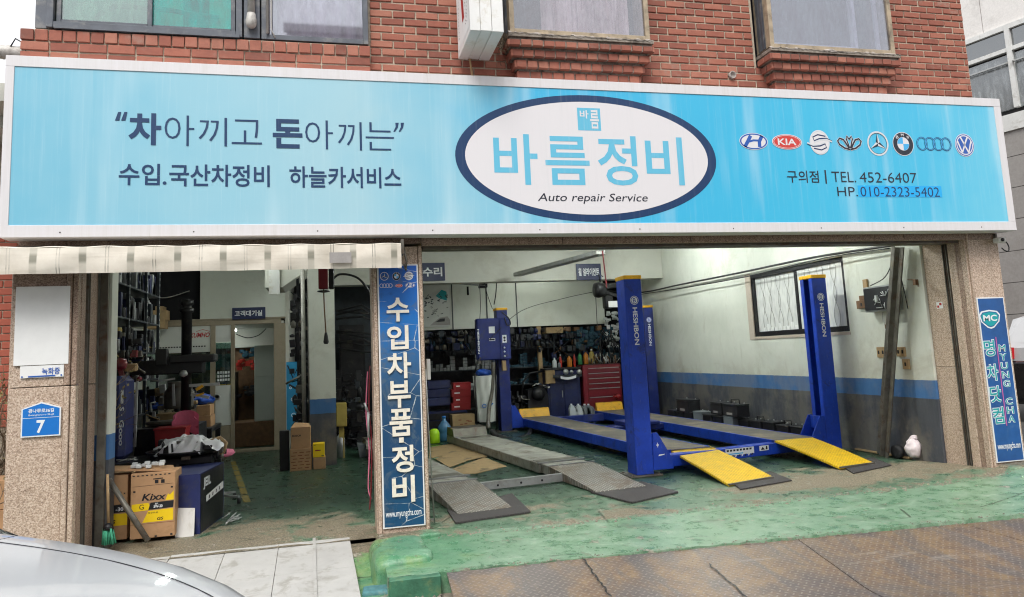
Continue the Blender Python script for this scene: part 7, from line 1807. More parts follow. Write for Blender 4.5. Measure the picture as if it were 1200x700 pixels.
clutter(70, (183, 262), (520, 550), (7.7, 8.2), 'grimy parts heaped under and around the round tray', ['black_metal', 'black_plastic', 'old_steel', 'rubber'], 43, .03, .10)
clutter(90, (395, 434), (440, 540), (12.0, 13.4), 'dark heap of gear at the back of the passage', ['black_metal', 'rack_metal', 'black_plastic', 'black_metal'], 44, .05, .2)
clutter(70, (498, 556), (391, 414), (14.3, 14.6), 'dark mixed stock on the top of the shelves behind the banner pillar', ['black_metal', 'black_plastic', 'navy_paint', 'old_steel', 'rack_metal'], 45, .04, .14)
clutter(60, (598, 642), (388, 410), (14.3, 14.6), 'dark mixed gear at the top of the blue box shelves', ['black_metal', 'black_plastic', 'navy_paint', 'rack_metal'], 46, .04, .13)
clutter(60, (598, 640), (462, 484), (14.1, 14.4), 'dark mixed gear at the foot of the blue box shelves', ['black_metal', 'black_plastic', 'old_steel'], 49, .04, .13)
clutter(120, (648, 705), (386, 426), (14.4, 14.62), 'dark tools hanging above the workbench', ['black_metal', 'black_plastic', 'navy_paint', 'rack_metal', 'wood_brown'], 47, .04, .13)
clutter(60, (342, 362), (345, 500), (11.2, 11.6), 'cables and tools hanging left of the column', ['black_metal', 'black_plastic', 'old_steel'], 48, .04, .12)
# swivel chair with pink back, lying tray and silver bag
CH = thing('swivel_chair', 'swivel chair with pink fabric seat and back behind the silver bag', 'chair', (-1.35, 8.6, 0))
p = at(216, 505, 8.7); 
m = MB(); m.grid(lambda u, v: (p.x + (-.13 + .26 * u) * (1 - .35 * (1 - v) ** 3 * 0 - .25 * abs(2 * u - 1) ** 3 * (v > .9)), 8.72 + .03 * math.cos((u - .5) * 3), .62 + .33 * v - .05 * (abs(2 * u - 1) ** 3) * (v > .5)), 12, 12)
m.grid(lambda u, v: (p.x + (-.13 + .26 * u), 8.78 + .03 * math.cos((u - .5) * 3), .62 + .33 * v - .05 * (abs(2 * u - 1) ** 3) * (v > .5)), 12, 12); m.build('backrest', 'pink_fabric', CH)
sx = at(262, 531, 8.35); m = MB(); m.lathe((sx.x - .12, 8.4, sx.z - .04), [(0, 0), (.20, .005), (.225, .03), (.21, .06), (0, .07)], 24); m.build('seat', 'pink_fabric', CH)
m = MB(); m.bar((p.x + .02, 8.8, .75), (sx.x - .12, 8.5, sx.z - .05), .04, .015); m.tube([(sx.x - .12, 8.4, sx.z - .05), (sx.x - .12, 8.4, .10)], .025, 10); m.build('stem', 'black_metal', CH)
cxh = (sx.x - .12, 8.4)
for k in range(5):
    an_ = R(-22 + 72 * k); e = Vector((cxh[0] + .30 * math.cos(an_), cxh[1] + .30 * math.sin(an_), .07)); m = MB(); m.bar((cxh[0], cxh[1], .10), e, .03, .02); lg = m.build('leg', 'galvanised', CH)
    m = MB(); m.lathe((e.x, e.y, .03), [(0, -.015), (.028, -.015), (.028, .015), (0, .015)], 12, axis='X'); m.build('caster', 'rubber', lg)
TR = thing('work_tray', 'round dark tray full of tools under the silver bag', 'tray', (-1.5, 8.0, .66)); a = at(218, 530, 8.0)
m = MB(); zt = a.z; m.lathe((a.x, 8.0, zt), [(0, -.01), (.30, -.01), (.33, .01), (.345, .03), (.33, .032), (.30, .005), (0, .004)], 32)
for v in m.v: v.x = a.x + (v.x - a.x) * 1.05
m.build('pan', 'black_metal', TR)
m = MB(); m.tube([(a.x - .3, 7.9, zt - .03), (a.x + .3, 7.9, zt - .05)], .035, 10); m.box((a.x - .22, 7.8, zt - .11), (a.x + .28, 8.2, zt - .02), ch=.02); m.build('underframe', 'black_plastic', TR)
m = MB(); m.tube([(a.x, 8.05, zt - .1), (a.x, 8.05, .05)], .03, 8); m.build('stem', 'black_metal', TR)
m = MB(); m.grid(lambda u, v: (a.x - .24 + .56 * u + .06 * math.sin(v * 7), 7.70 + .46 * v, zt + .05 + .13 * math.sin(u * 3.1) * (1 - .4 * v) + .05 * mn.noise(Vector((u * 5, v * 4, 2))) + .022 * mn.noise(Vector((u * 13, v * 10, 2))) - .30 * max(0, .25 - v) * (1 if .25 < u < .75 else .2) * 2), 90, 60)
solo(m, 'silver_bag', 'bag_plastic', 'crumpled silvery plastic sheet over the round tray', 'plastic sheet')
m = MB(); m.tube([at(246, 517, 7.95), at(258, 513, 7.95), at(265, 519, 7.95), at(262, 530, 7.95), at(252, 533, 7.95)], .018, 8); solo(m, 'hose_end', 'wood_tan', 'pale bent hose at the right end of the silver sheet', 'hose')
m = MB(); p = at(190, 526, 7.85); m.lathe((p.x, 7.85, zt + .05), [(0, -.03), (.03, -.02), (.035, 0), (.02, .03), (0, .035)], 12); m.bar((p.x + .02, 7.85, zt + .05), (p.x + .16, 7.9, zt + .06), .03, .03); solo(m, 'spray_gun', 'rack_white', 'small white tool at the left end of the round tray', 'tool')

# navy steel box with white letters, white board leaning in front of it
NB = thing('navy_cabinet', 'scuffed navy steel cabinet with white letters on its side', 'cabinet', (-1.3, 7.25, 0))
m = MB(); x0, x1, y0, y1, zt_ = -1.42, -1.12, 7.02, 7.62, .58
m.add([(-1.50, 7.02, .0), (-1.13, 6.98, 0), (-1.04, 7.72, 0), (-1.42, 7.74, 0), (-1.50, 7.02, .49), (-1.13, 6.98, .50), (-1.04, 7.72, .50), (-1.42, 7.74, .49)], [[0, 1, 2, 3], [4, 5, 6, 7], [0, 1, 5, 4], [1, 2, 6, 5], [2, 3, 7, 6], [3, 0, 4, 7]]); m.build('body', 'navy_bright', NB)
fS = frameP((-1.13, 6.98, 0), (.1207, .9927, 0), (0, 0, 1))
g = MB(); flat(g, [(.02, .01), (.72, .01), (.72, .49), (.02, .49)], fS, .003); g.build('side_panel', 'black_metal', NB)
g = MB(); put_text(g, 'JEIL', (.08, .35, .30, .45), fS, .04, .005); g.build('lettering', 'text_white', NB)
TG = thing('number_tag', 'tilted white plate with dark letters on the navy cabinet side', 'plate', (-1.0, 7.2, .2))
g = MB(); pl_ = [Vector((-1.10, 7.10, .245)), Vector((-.985, 7.26, .33)), Vector((-.985, 7.26, .385)), Vector((-1.10, 7.10, .295))]; g.add(pl_ + [v + Vector((.004, -.004, 0)) for v in pl_], [[0, 1, 2, 3], [4, 5, 6, 7], [0, 1, 5, 4], [2, 3, 7, 6], [1, 2, 6, 5], [0, 3, 7, 4]]); g.build('plate', 'rack_white', TG)
for k in range(4): q0 = pl_[0].lerp(pl_[1], .15 + k * .2); g = MB(); g.bar(q0 + Vector((.006, -.006, .012)), q0 + Vector((.009, -.003, .042)), .005, .010); g.build('mark', 'text_black', TG)
g = MB(); rr = random.Random(6)
for k in range(9): p = Vector((-1.02 + rr.uniform(-.05, .12), 7.3 + rr.uniform(-.15, .2), .02)); g.tube([p, p + Vector((rr.uniform(-.05, .12), rr.uniform(-.02, .1), rr.uniform(.0, .09)))], .006, 5)
solo(g, 'scrap_levers', 'galvanised', 'bent chrome levers on the floor beside the navy cabinet', 'scrap', None, 'stuff')
g = MB(); g.box((-.001, 0, 0), (0, 0, 0)) if False else None
def board(pts3, th, mt, nm, lab, cat):
    P = [Vector(p) for p in pts3]; n = (P[1] - P[0]).cross(P[3] - P[0]).normalized() * th; m = MB(); m.add(P + [p - n for p in P], [[0, 1, 2, 3], [4, 5, 6, 7], [0, 1, 5, 4], [1, 2, 6, 5], [2, 3, 7, 6], [3, 0, 4, 7]]); return solo(m, nm, mt, lab, cat)
def front_quad(x0p, y0p, x1p, y1p, Y, dz=0):
    a, b, c_, d_ = at(x0p, y1p, Y), at(x1p, y1p, Y), at(x1p, y0p, Y), at(x0p, y0p, Y); return a, b, c_, d_
a, b, c_, d_ = front_quad(205, 597, 227, 630, 6.92); board([a, b, c_ + Vector((0, .06, 0)), d_ + Vector((0, .06, 0))], .02, 'white_board', 'leaning_sheet', 'small dirty white panel leaning on the navy cabinet', 'panel')

# Kixx oil cartons
def kixx(px0, px1, py0, py1, Y, full, lab, x_clip=None):
    a, b = at(px0, py1, Y), at(px1, py0, Y); x0, x1, z0, z1 = a.x, b.x, max(0.004, a.z), b.z
    t = thing('oil_carton', lab, 'box', ((x0 + x1) / 2, Y + .15, z0), 'oil cartons stacked by the left pillar')
    m = MB(); m.box((x0, Y, z0), (x1, Y + .27, z1), ch=.004); m.build('body', 'cardboard', t)
    W_, H_ = x1 - x0, z1 - z0; f = WX(Y); P = lambda u, v: (x0 + u * W_, z0 + v * H_)
    def pol(pts, d, mt, nm): g = MB(); flat(g, [P(*q_) for q_ in pts], f, d); g.build(nm, mt, t)
    if full:
        pol([(.03, .415), (.47, .43), (.40, .54), (.03, .53)], .001, 'kixx_yellow', 'print_band'); pol([(.40, .43), (.96, .445), (.97, .55), (.45, .54)], .0012, 'text_black', 'print_band')
        pol([(.27, .24), (.96, .25), (.96, .43), (.40, .415)], .0008, 'kixx_yellow', 'print_field'); pol([(.78, .56), (.97, .56), (.97, .70), (.88, .64), (.84, .66)], .0008, 'kixx_yellow', 'print_field')
        g = MB(); b_ = P(.25, .575) + P(.80, .68); put_text(g, 'Kixx', b_, f, .022, .002, shear=.25); b_ = P(.20, .445) + P(.30, .52); put_text(g, 'G', b_, f, .0, .002); b_ = P(.40, .372) + P(.62, .395); put_text(g, 'SP 5W-30', b_, f, .0, .002)
        b_ = P(.60, .265) + P(.74, .31); put_text(g, 'GS', b_, f, .02, .002, shear=.2)
        for k in range(9): u = .04 + k * .1; flat(g, [P(u, .955), P(u + .05, .955), P(u + .05, .972), P(u, .972)], f, .0015)
        stroke(g, [P(.04, .80), P(.96, .815)], .002, f, .0015); stroke(g, [P(.50, .90), P(.72, .905)], .008, f, .0015)
        for k in range(2): flat(g, [P(.54 + k * .14, .83), P(.62 + k * .14, .83), P(.62 + k * .14, .885), P(.54 + k * .14, .885)], f, .0015)
        for u, v in ((.06, .71), (.90, .745), (.9, .02), (.55, .01)): flat(g, [P(u, v), P(u + .05, v), P(u + .05, v + .025), P(u, v + .025)], f, .0015)
        g.build('print', 'text_black', t); g = MB(); put_text(g, 'SP', P(.55, .505) + P(.62, .53), f, .02, .0025); put_text(g, '5W-30', P(.52, .455) + P(.72, .50), f, .03, .0025); g.build('print_white', 'text_white', t)
        g = MB(); stroke(g, [P(.01, .22), P(.99, .225)], .003, f, .001); g.build('flap_line', 'cardboard_print', t)
    else:
        pol([(.02, .22), (1, .22), (1, .40), (.02, .40)], .001, 'kixx_yellow', 'print_field'); pol([(.15, .41), (.95, .42), (.95, .55), (.2, .53)], .0012, 'text_black', 'print_band')
        g = MB(); put_text(g, '-30', P(.55, .44) + P(.85, .50), f, .03, .0025); g.build('print_white', 'text_white', t); g = MB(); put_text(g, 'GS', P(.25, .25) + P(.55, .31), f, .03, .002, shear=.2)
        for u, v in ((.7, .72), (.85, .70)): flat(g, [P(u, v), P(u + .06, v), P(u + .06, v + .02), P(u, v + .02)], f, .0015)
        g.build('print', 'text_black', t)
kixx(152, 205.5, 552, 633, 6.86, True, 'large oil carton with bold black Kixx lettering and yellow band')
kixx(118, 150, 556, 635, 6.93, False, 'oil carton half hidden behind the leaning pipe and broom')
board([at(126, 551, 6.9), at(205, 551, 6.9) , at(203, 545, 7.1), at(126, 546, 7.1)], .01, 'cardboard', 'loose_flap', 'loose cardboard flap on top of the oil cartons', 'cardboard')
m = MB(); rr = random.Random(19); a = at(170, 549, 6.95)
for k in range(14): p = a + Vector((rr.uniform(-.12, .14), rr.uniform(-.03, .1), .01 + rr.uniform(0, .03))); m.box(tuple(p - Vector((.02, .02, .012))), tuple(p + Vector((.02, .02, .015))), ch=.004)
solo(m, 'small_parts', 'rack_white', 'few pale small parts on top of the oil carton', 'parts', None, 'stuff')
m = MB(); a, b = at(127.5, 562, 6.72), at(173.5, 634, 6.60); b.z = max(b.z, .02); m.tube([a, b], .022, 12); solo(m, 'steel_pipe', 'old_steel', 'dark steel pipe leaning across the oil cartons', 'pipe')
m = MB(); a, b = at(125, 560, 6.74), at(160, 618, 6.66); m.tube([a, b], .012, 8); solo(m, 'wood_stick', 'wood_tan', 'thin brown stick lying along the leaning pipe', 'stick')
BM = thing('broom', 'upside broom with pale handle and green bristles by the left pillar', 'broom', (-1.82, 6.6, 0))
a, b = at(126, 556, 6.62), at(127, 616, 6.62); m = MB(); m.tube([a, b], .011, 8); m.build('handle', 'wood_tan', BM)
m = MB(); m.lathe((b.x, 6.62, b.z), [(.014, .02), (.035, 0), (.04, -.03)], 12); m.build('socket', 'black_plastic', BM)
m = MB(); rr = random.Random(3)
for k in range(80): an_ = rr.uniform(0, 6.28); r0 = rr.uniform(0, .035); m.tube([(b.x + r0 * math.cos(an_), 6.62 + r0 * math.sin(an_), b.z - .02), (b.x + .01 + r0 * 1.5 * math.cos(an_), 6.62 + r0 * 1.4 * math.sin(an_), b.z - .14)], .005, 4)
bb = m.build('bristles', 'green_mop', BM); bb['kind'] = 'stuff'

# boxes at the concrete column
c1 = carton(-.58, 10.38, 0, -.31, 10.62, .28, 'lower kraft carton with brown print rows beside the column', 'cardboard', tape=False)
g = MB()
for j in range(6):
    for i in range(3): x = -.565 + i * .085 + (j % 2) * .02; z = .03 + j * .04; flat(g, [(x, z), (x + .055, z), (x + .055, z + .010), (x, z + .010)], WX(10.38), .001 + (i + j) * .0001)
g.build('print', 'cardboard_print', c1)
c2 = carton(-.57, 10.40, .284, -.32, 10.62, .56, 'upper plain kraft carton with open lid beside the column', 'cardboard', tape=False)
g = MB(); put_text(g, 'BOSCH', (-.55, .44, -.44, .465), WX(10.40), .03, .001); g.build('print', 'text_black', c2)
g = MB(); g.add([Vector(v) for v in ((-.57, 10.4, .56), (-.32, 10.4, .56), (-.34, 10.5, .60), (-.52, 10.5, .62))], [[0, 1, 2, 3]]); g.build('lid_flap', 'cardboard', c2)
c3 = carton(-.285, 10.40, 0, -.13, 10.6, .15, 'small kraft carton under the yellow box at the column', 'cardboard', tape=False)
c4 = carton(-.29, 10.40, .154, -.14, 10.6, .33, 'bright yellow carton on the small kraft carton', 'kixx_yellow', tape=False)
g = MB(); flat(g, [(-.26, .235), (-.19, .235), (-.19, .25), (-.26, .25)], WX(10.40), .001); g.build('print', 'red_plastic', c4)
g = MB(); flat(g, [(-.18, .165), (-.15, .165), (-.15, .175), (-.18, .175)], WX(10.40), .001); flat(g, [(-.28, .31), (-.25, .31), (-.25, .315), (-.28, .315)], WX(10.40), .001); g.build('small_print', 'text_black', c4)
# blue poster strip and dark post left of the column
PB = thing('poster_strip', 'tall blue poster strip with pale bubbles left of the column', 'poster', (-.7, 12.2, .55)); a, b = at(336, 505, 12.2), at(349, 424, 12.2)
g = MB(); g.box((a.x, 12.2, a.z), (b.x, 12.215, b.z)); g.build('sheet', 'poster_blue', PB); f = WX(12.2)
g = MB(); W_ = b.x - a.x
for (u, v, r) in ((.55, .45, .03), (.6, .22, .035), (.35, .62, .02)): ring(g, a.x + u * W_, a.z + v * (b.z - a.z), r, r, .01, .01, f, .001)
g.build('bubbles', 'text_white', PB); g = MB(); stroke(g, [(a.x + .02, b.z - .05), (a.x + .1, b.z - .25), (a.x + .16, b.z - .12)], .02, f, .001); stroke(g, [(a.x + .04, b.z - .35), (a.x + .15, b.z - .42)], .03, f, .001); g.build('artwork', 'text_black', PB)
m = MB(); a = at(352, 505, 11.6); m.box((a.x - .04, 11.6, .0), (a.x + .0, 11.66, 2.9)); solo(m, 'steel_post', 'black_metal', 'thin dark steel post left of the concrete column', 'post')
m = MB(); a = at(357, 540, 11.0); m.tube([(a.x, 11.0, 0), (a.x, 11.0, 2.85)], .03, 10); m.tube([(a.x + .08, 11.02, 0), (a.x + .08, 11.02, 2.85)], .02, 8); solo(m, 'drain_pipe', 'pipe_grey', 'grey vertical pipes fixed to the left side of the column', 'pipe')
m = MB(); m.box((-.72, 10.5, 0), (-.60, 10.62, .52), ch=.004); solo(m, 'dark_bin', 'black_plastic', 'narrow black bin left of the kraft cartons', 'bin')
for i, (py0, py1) in enumerate(((354, 364), (366, 382))):
    a, b = at(344, py1, 11.9), at(352, py0, 11.9); m = MB(); m.box((a.x - .05, 11.9, a.z), (b.x, 12.1, b.z), ch=.01); solo(m, 'wall_unit', 'black_metal', ['upper dark device on the steel post', 'lower dark device on the steel post'][i], 'device')
# cord reel hanging in front
CR = thing('cord_reel', 'dark red cord reel with hanging lead lamp under the lintel', 'cord reel', (-.1, 8.0, 2.1))
a, b = at(373, 316, 8.0), at(385, 339, 8.0); m = MB(); m.box((a.x, 7.96, b.z), (b.x, 8.06, a.z + .06), ch=.01); m.build('housing', 'red_chest', CR)
m = MB(); m.box((b.x + .004, 7.97, b.z), (b.x + .06, 8.05, a.z + .06), ch=.01); m.build('bracket', 'black_metal', CR); m = MB(); m.lathe(((a.x + b.x) / 2, 8.01, b.z - .035), [(.02, 0), (.065, .008), (.065, .02), (.02, .025)], 14); m.build('cord_stop', 'black_plastic', CR)
e = at(382, 391, 8.0); m = MB(); m.tube([((a.x + b.x) / 2, 8.01, b.z), ((a.x + b.x) / 2 + .005, 8.01, b.z - .2), (e.x, 8.0, e.z)], .008, 6); m.build('cord', 'wood_brown', CR)
m = MB(); m.lathe((e.x, 8.0, e.z - .11), [(.018, 0), (.028, .02), (.02, .08), (.012, .12)], 12); m.build('hand_grip', 'black_plastic', CR)
cable([at(388, 330, 8.05), at(397, 322, 8.05), at(412, 323, 8.05), at(424, 330, 8.05), at(436, 348, 8.05)], .013, 'black cable arching from the cord reel to the banner pillar')
# gear in the dark passage behind the column
for i, (p0, p1, mt, nm, lab) in enumerate((((394, 472), (406, 500), 'bottle_gold', 'parts_bin', 'open bin of gold-brown parts right of the column'), ((394, 508), (404, 535), 'galvanised', 'gas_cylinder', 'small grey gas cylinder standing right of the column'), ((419, 520), (432, 536), 'jug_grey', 'grey_crate', 'small grey crate on the floor beside the banner pillar'))):
    a, b = at(p0[0], p1[1], 11.4), at(p1[0], p0[1], 11.4); m = MB()
    if nm == 'gas_cylinder': r = (b.x - a.x) / 2; m.lathe((a.x + r, 11.4, 0), [(r, 0), (r, b.z * .8), (r * .6, b.z * .92), (r * .3, b.z)], 16)
    elif i == 2: m.prism([(a.x + .03, 0), (b.x - .03, 0), (b.x, b.z - a.z), (a.x, b.z - a.z)], 11.3, 11.6, 'Y')
    else: m.box((a.x, 11.3, a.z), (b.x, 11.6, b.z), ch=.01); m.box((a.x + .04, 11.35, 0), (b.x - .04, 11.55, a.z - .002))
    solo(m, nm, mt, lab, nm.replace('_', ' '))
PM = thing('tall_locker', 'tall dark locker in the passage behind the column', 'locker', (.5, 13.9, 0)); m = MB(); m.box((.1, 13.8, .02), (.55, 14.3, 2.05), ch=.01); m.build('body', 'black_metal', PM); m = MB(); m.box((.12, 13.785, .05), (.53, 13.799, 2.02), ch=.004); m.build('door', 'black_metal', PM)
m = MB(); m.box((.70, 13.6, .3), (1.1, 14.0, 1.4), ch=.02); m.build('x', 'rack_metal') if False else solo(m, 'compressor_cover', 'rack_metal', 'grey covered machine in the dark passage', 'machine')
m = MB(); rr = random.Random(31)
for k in range(22): p = Vector((rr.uniform(.05, .9), 13.3, rr.uniform(.1, .3))); m.tube([p, p + Vector((rr.uniform(-.2, .2), 0, rr.uniform(-.05, .2)))], .02, 5)
for k in range(10): z = rr.uniform(1.6, 2.5); m.tube([(.05, 13.5, z), (.5, 13.5, z + rr.uniform(-.1, .1)), (.8, 13.5, z - .1)], .02, 5)
solo(m, 'piled_gear', 'black_metal', 'dim tangle of pipes and gear in the dark passage', 'gear', None, 'stuff')
# red and pink hoses hanging on the left side of the banner pillar
cable([(.31, 6.75, 1.35), (.295, 6.75, 1.0), (.31, 6.74, .7), (.30, 6.74, .35), (.28, 6.72, .12)], .007, 'thin red air hose hanging beside the banner pillar', 'red_chest', 'air_hose')
cable([(.29, 6.78, 1.30), (.27, 6.78, .95), (.29, 6.77, .62), (.275, 6.77, .3), (.30, 6.76, .2)], .006, 'thin pink air hose hanging beside the red one', 'pink_fabric', 'air_hose')
m = MB(); a = Vector((.285, 6.72, .95)); m.tube([a, a + Vector((.0, 0, -.22))], .011, 8); m.tube([a, a + Vector((-.03, 0, .08))], .009, 8); solo(m, 'air_gun', 'galvanised', 'silver air gun hanging with the hoses at the banner pillar', 'air gun')
m = MB(); a, b = at(500.5, 421, 6.6), at(503.5, 445, 6.6); m.box((a.x - .01, 6.55, b.z), (b.x + .005, 6.62, a.z), ch=.004); solo(m, 'switch_box', 'pvc_white', 'small white switch box on the right edge of the banner pillar', 'switch box')
m = MB(); m.tube([(.80, 6.42, .02), (.775, 6.42, .8), (.765, 6.42, 1.3)], .006, 6); solo(m, 'thin_rod', 'galvanised', 'thin steel rod standing right of the banner pillar', 'rod')
# yellow floor line (paint)
m = MB()
P0_, P1_ = atz(273, 541, 0), atz(290, 590, 0)
for k in range(7):
    a = P0_.lerp(P1_, k / 7 + .01); b = P0_.lerp(P1_, (k + .93) / 7); m.quad((a.x - .035, a.y, gz(a.x, a.y) + .004), (a.x + .035, a.y, gz(a.x, a.y) + .004), (b.x + .035, b.y, gz(b.x, b.y) + .004), (b.x - .035, b.y, gz(b.x, b.y) + .004))
structure(m.build('floor_marking', 'floor_yellow'))
# ------------------------------------------------------------------ parked silver car, nose to the right
CAR = thing('parked_car', 'silver car parked in the street with its bonnet at the lower left', 'car', (0, 0, STREET))
CAR.location = (-.10, 1.63, STREET); CAR.rotation_euler.z = R(-30)      # parts below are built in the car's own frame
NX, CYc = 0.0, 0.0
HN = .735
def hw(s):                              # half width along the car, s = metres behind the nose
    return .885 * (1 - math.exp(-((s + .015) * 2.6) ** .78)) * (1 - .0 * s)
def topz(s):
    return STREET + HN + .25 * (1 - math.exp(-min(s, 1.6) * 2.4)) + .03 * min(s, 1.6)
def sect(s, n=18):
    w = max(.02, hw(s)); t = topz(s); pts = []
    for i in range(n + 1):
        a = i / n                       # 0 = centre top, 1 = bottom side
        if a < .62:
            q = a / .62; y = w * .97 * math.sin(q * math.pi / 2) ** .92 if q > 0 else 0
            z = t - .055 * q ** 2 - .10 * q ** 7
            if .62 < q < .70: z += .006
        else:
            q = (a - .62) / .38; y = w * (.97 + .03 * math.sin(q * math.pi)); z = t - .155 - (t - .155 - STREET - .22) * q
        pts.append((y, z))
    return pts
st_ = [0, .015, .04, .08, .14, .22, .32, .45, .6, .8, 1.0, 1.15, 1.3, 1.6, 2.2, 3.0, 3.7, 4.1, 4.4, 4.55, 4.62]
def body(name, s0, s1, mt, parent, lift=0):
    ss_ = [s0] + [s for s in st_ if s0 < s < s1] + [s1]; m = MB(); n = 18; rows = []
    for s in ss_:
        e = s if s < 3.6 else s
        p = sect(min(s, 4.62 - s + .0) if s > 3.6 else s)
        rows.append([Vector((NX - s, CYc + y, z + lift)) for y, z in reversed(p)] + [Vector((NX - s, CYc - y, z + lift)) for y, z in p[1:]])
    k = len(rows[0]); vs = [v for r in rows for v in r]
    m.add(vs, [[i * k + j, i * k + j + 1, (i + 1) * k + j + 1, (i + 1) * k + j] for i in range(len(rows) - 1) for j in range(k - 1)], 0, True); return m.build(name, mt, parent)
bo = body('front_bumper', 0, .135, 'car_silver', CAR); body('bonnet', .143, 1.52, 'car_silver', CAR); body('body', 1.526, 4.6, 'car_silver', CAR); body('bonnet_gap', .12, 1.54, 'black_plastic', CAR, -.012)
for sd_ in (-1, 1):
    m = MB(); P_ = []
    for k in range(25):
        s_ = .16 + 1.34 * k / 24; w = hw(s_); q = .50; y = w * .97 * math.sin(q * math.pi / 2) ** .92; z = topz(s_) - .055 * q ** 2 - .10 * q ** 7 + .0005
        P_.append(Vector((NX - s_, CYc + sd_ * y, z)))
    m.tube(P_, .0018, 4); m.build('panel_gap', 'black_plastic', CAR)
m = MB()
def cab(u, v):
    s = 1.60 + 2.5 * u; prof = math.sin(min(1, u * 2.9) * math.pi / 2) * math.sin(min(1, (1 - u) * 2.4) * math.pi / 2); ang = (v - .5) * math.pi
    w = .80 - .12 * prof; return (NX - s, CYc + w * math.sin(ang) ** 1 if True else 0, topz(1.2) - .04 + .52 * prof * max(0, math.cos(ang)) ** .45)
m.grid(cab, 30, 24); m.build('cabin_glass', 'car_dark', CAR)
m = MB(); m.grid(lambda u, v: (NX - 2.3 - 1.1 * u, CYc - .56 + 1.12 * v, topz(1.2) + .49 + .02 * math.sin(u * 3.14) + .015 * math.sin(v * 3.14)), 12, 10); m.build('roof', 'car_silver', CAR)
for s in (.85, 3.75):
    for sd_ in (-1, 1):
        m = MB(); m.lathe((NX - s, CYc + sd_ * .80, STREET + .32), [(.2, -.1), (.31, -.1), (.32, -.07), (.32, .07), (.31, .1), (.2, .1)], 28, axis='Y'); wh = m.build('wheel', 'tyre', CAR)
        m = MB(); m.lathe((NX - s, CYc + sd_ * .80, STREET + .32), [(0, -.09), (.2, -.09), (.2, .09), (0, .09)], 20, axis='Y'); m.build('rim', 'galvanised', wh)
for sd_ in (-1, 1):
    m = MB(); m.grid(lambda u, v: (NX - .10 - .30 * u, CYc + sd_ * (hw(.10 + .30 * u) + .004), topz(.1) - .13 - .10 * v + .03 * u), 8, 3); m.build('headlight', 'glass_clear', CAR)
m = MB(); m.box((NX - .03, CYc - .35, STREET + .40), (NX + .006, CYc + .35, STREET + .52), ch=.01); m.build('grille', 'black_plastic', CAR)

# ------------------------------------------------------------------ car behind the right pillar
m = MB(); m.box((8.4, 6.2, STREET - .01), (15, 12, -.03)); structure(m.build('side_pavement', 'asphalt'))
RC = thing('parked_car', 'pale parked car with a red tail light just visible beyond the right pillar', 'car', (11.1, 8.6, -.03))
cx0, cy0, gz0 = 10.42, 8.1, -.03
m = MB(); prof = [(.02, .40), (.0, .85), (.03, 1.15), (.08, 1.22), (.30, 1.60), (.75, 1.70), (1.5, 1.74), (2.6, 1.68), (3.4, 1.22), (4.3, 1.08), (4.45, .8), (4.4, .36)]
vs = []; K = len(prof); rowsY = ((0, .93, -.0), (.10, 1, .0), (.20, 1, .04), (.9, 1.01, .06), (1.6, 1, .04), (1.7, 1, 0), (1.80, .93, 0))
for j_, (yo, sc, up_) in enumerate(rowsY):
    for (x, z) in prof: vs.append((cx0 + 2.2 + (x - 2.2) * (1 if sc > .95 else .985), cy0 + yo, gz0 + (z if z < 1.16 else 1.16 + (z - 1.16) * (1 if sc >= 1 else .6) + up_ * .5)))
fs = [[j_ * K + i_, j_ * K + (i_ + 1) % K, (j_ + 1) * K + (i_ + 1) % K, (j_ + 1) * K + i_] for j_ in range(len(rowsY) - 1) for i_ in range(K)] + [list(range(K)), [(len(rowsY) - 1) * K + i_ for i_ in range(K)][::-1]]
m.add(vs, fs, 0, False); m.build('body', 'car_white', RC)
m = MB(); m.box((cx0 - .04, cy0 - .03, gz0 + .28), (cx0 + .20, cy0 + 1.83, gz0 + .95), ch=.04); m.build('rear_bumper', 'car_dark', RC)
m = MB(); m.box((cx0 + .2, cy0 - .02, gz0 + .30), (cx0 + 4.2, cy0 - .002, gz0 + .62), ch=.008); m.build('side_trim', 'car_dark', RC)
m = MB(); m.prism([(cx0 + .22, gz0 + 1.24), (cx0 + .40, gz0 + 1.52), (cx0 + 2.9, gz0 + 1.50), (cx0 + 3.35, gz0 + 1.24)], cy0 - .012, cy0 + .05, 'Y'); m.build('side_window', 'car_dark', RC)
for yo in (0, 1.52):
    m = MB(); m.prism([(cx0 - .03, gz0 + .98), (cx0 - .02, gz0 + 1.16), (cx0 + .42, gz0 + 1.12), (cx0 + .30, gz0 + .99)], cy0 + yo - .022, cy0 + yo + .28, 'Y'); m.build('tail_light', 'lamp_red', RC)
for xo in (.9, 3.6):
    for yo in (.03, 1.77):
        m = MB(); m.lathe((cx0 + xo, cy0 + yo, gz0 + .35), [(.2, -.1), (.34, -.1), (.35, 0), (.34, .1), (.2, .1)], 24, axis='Y'); wh = m.build('wheel', 'tyre', RC)
        m = MB(); m.lathe((cx0 + xo, cy0 + yo, gz0 + .35), [(0, -.08), (.2, -.08), (.2, .08), (0, .08)], 18, axis='Y'); m.build('rim', 'galvanised', wh)

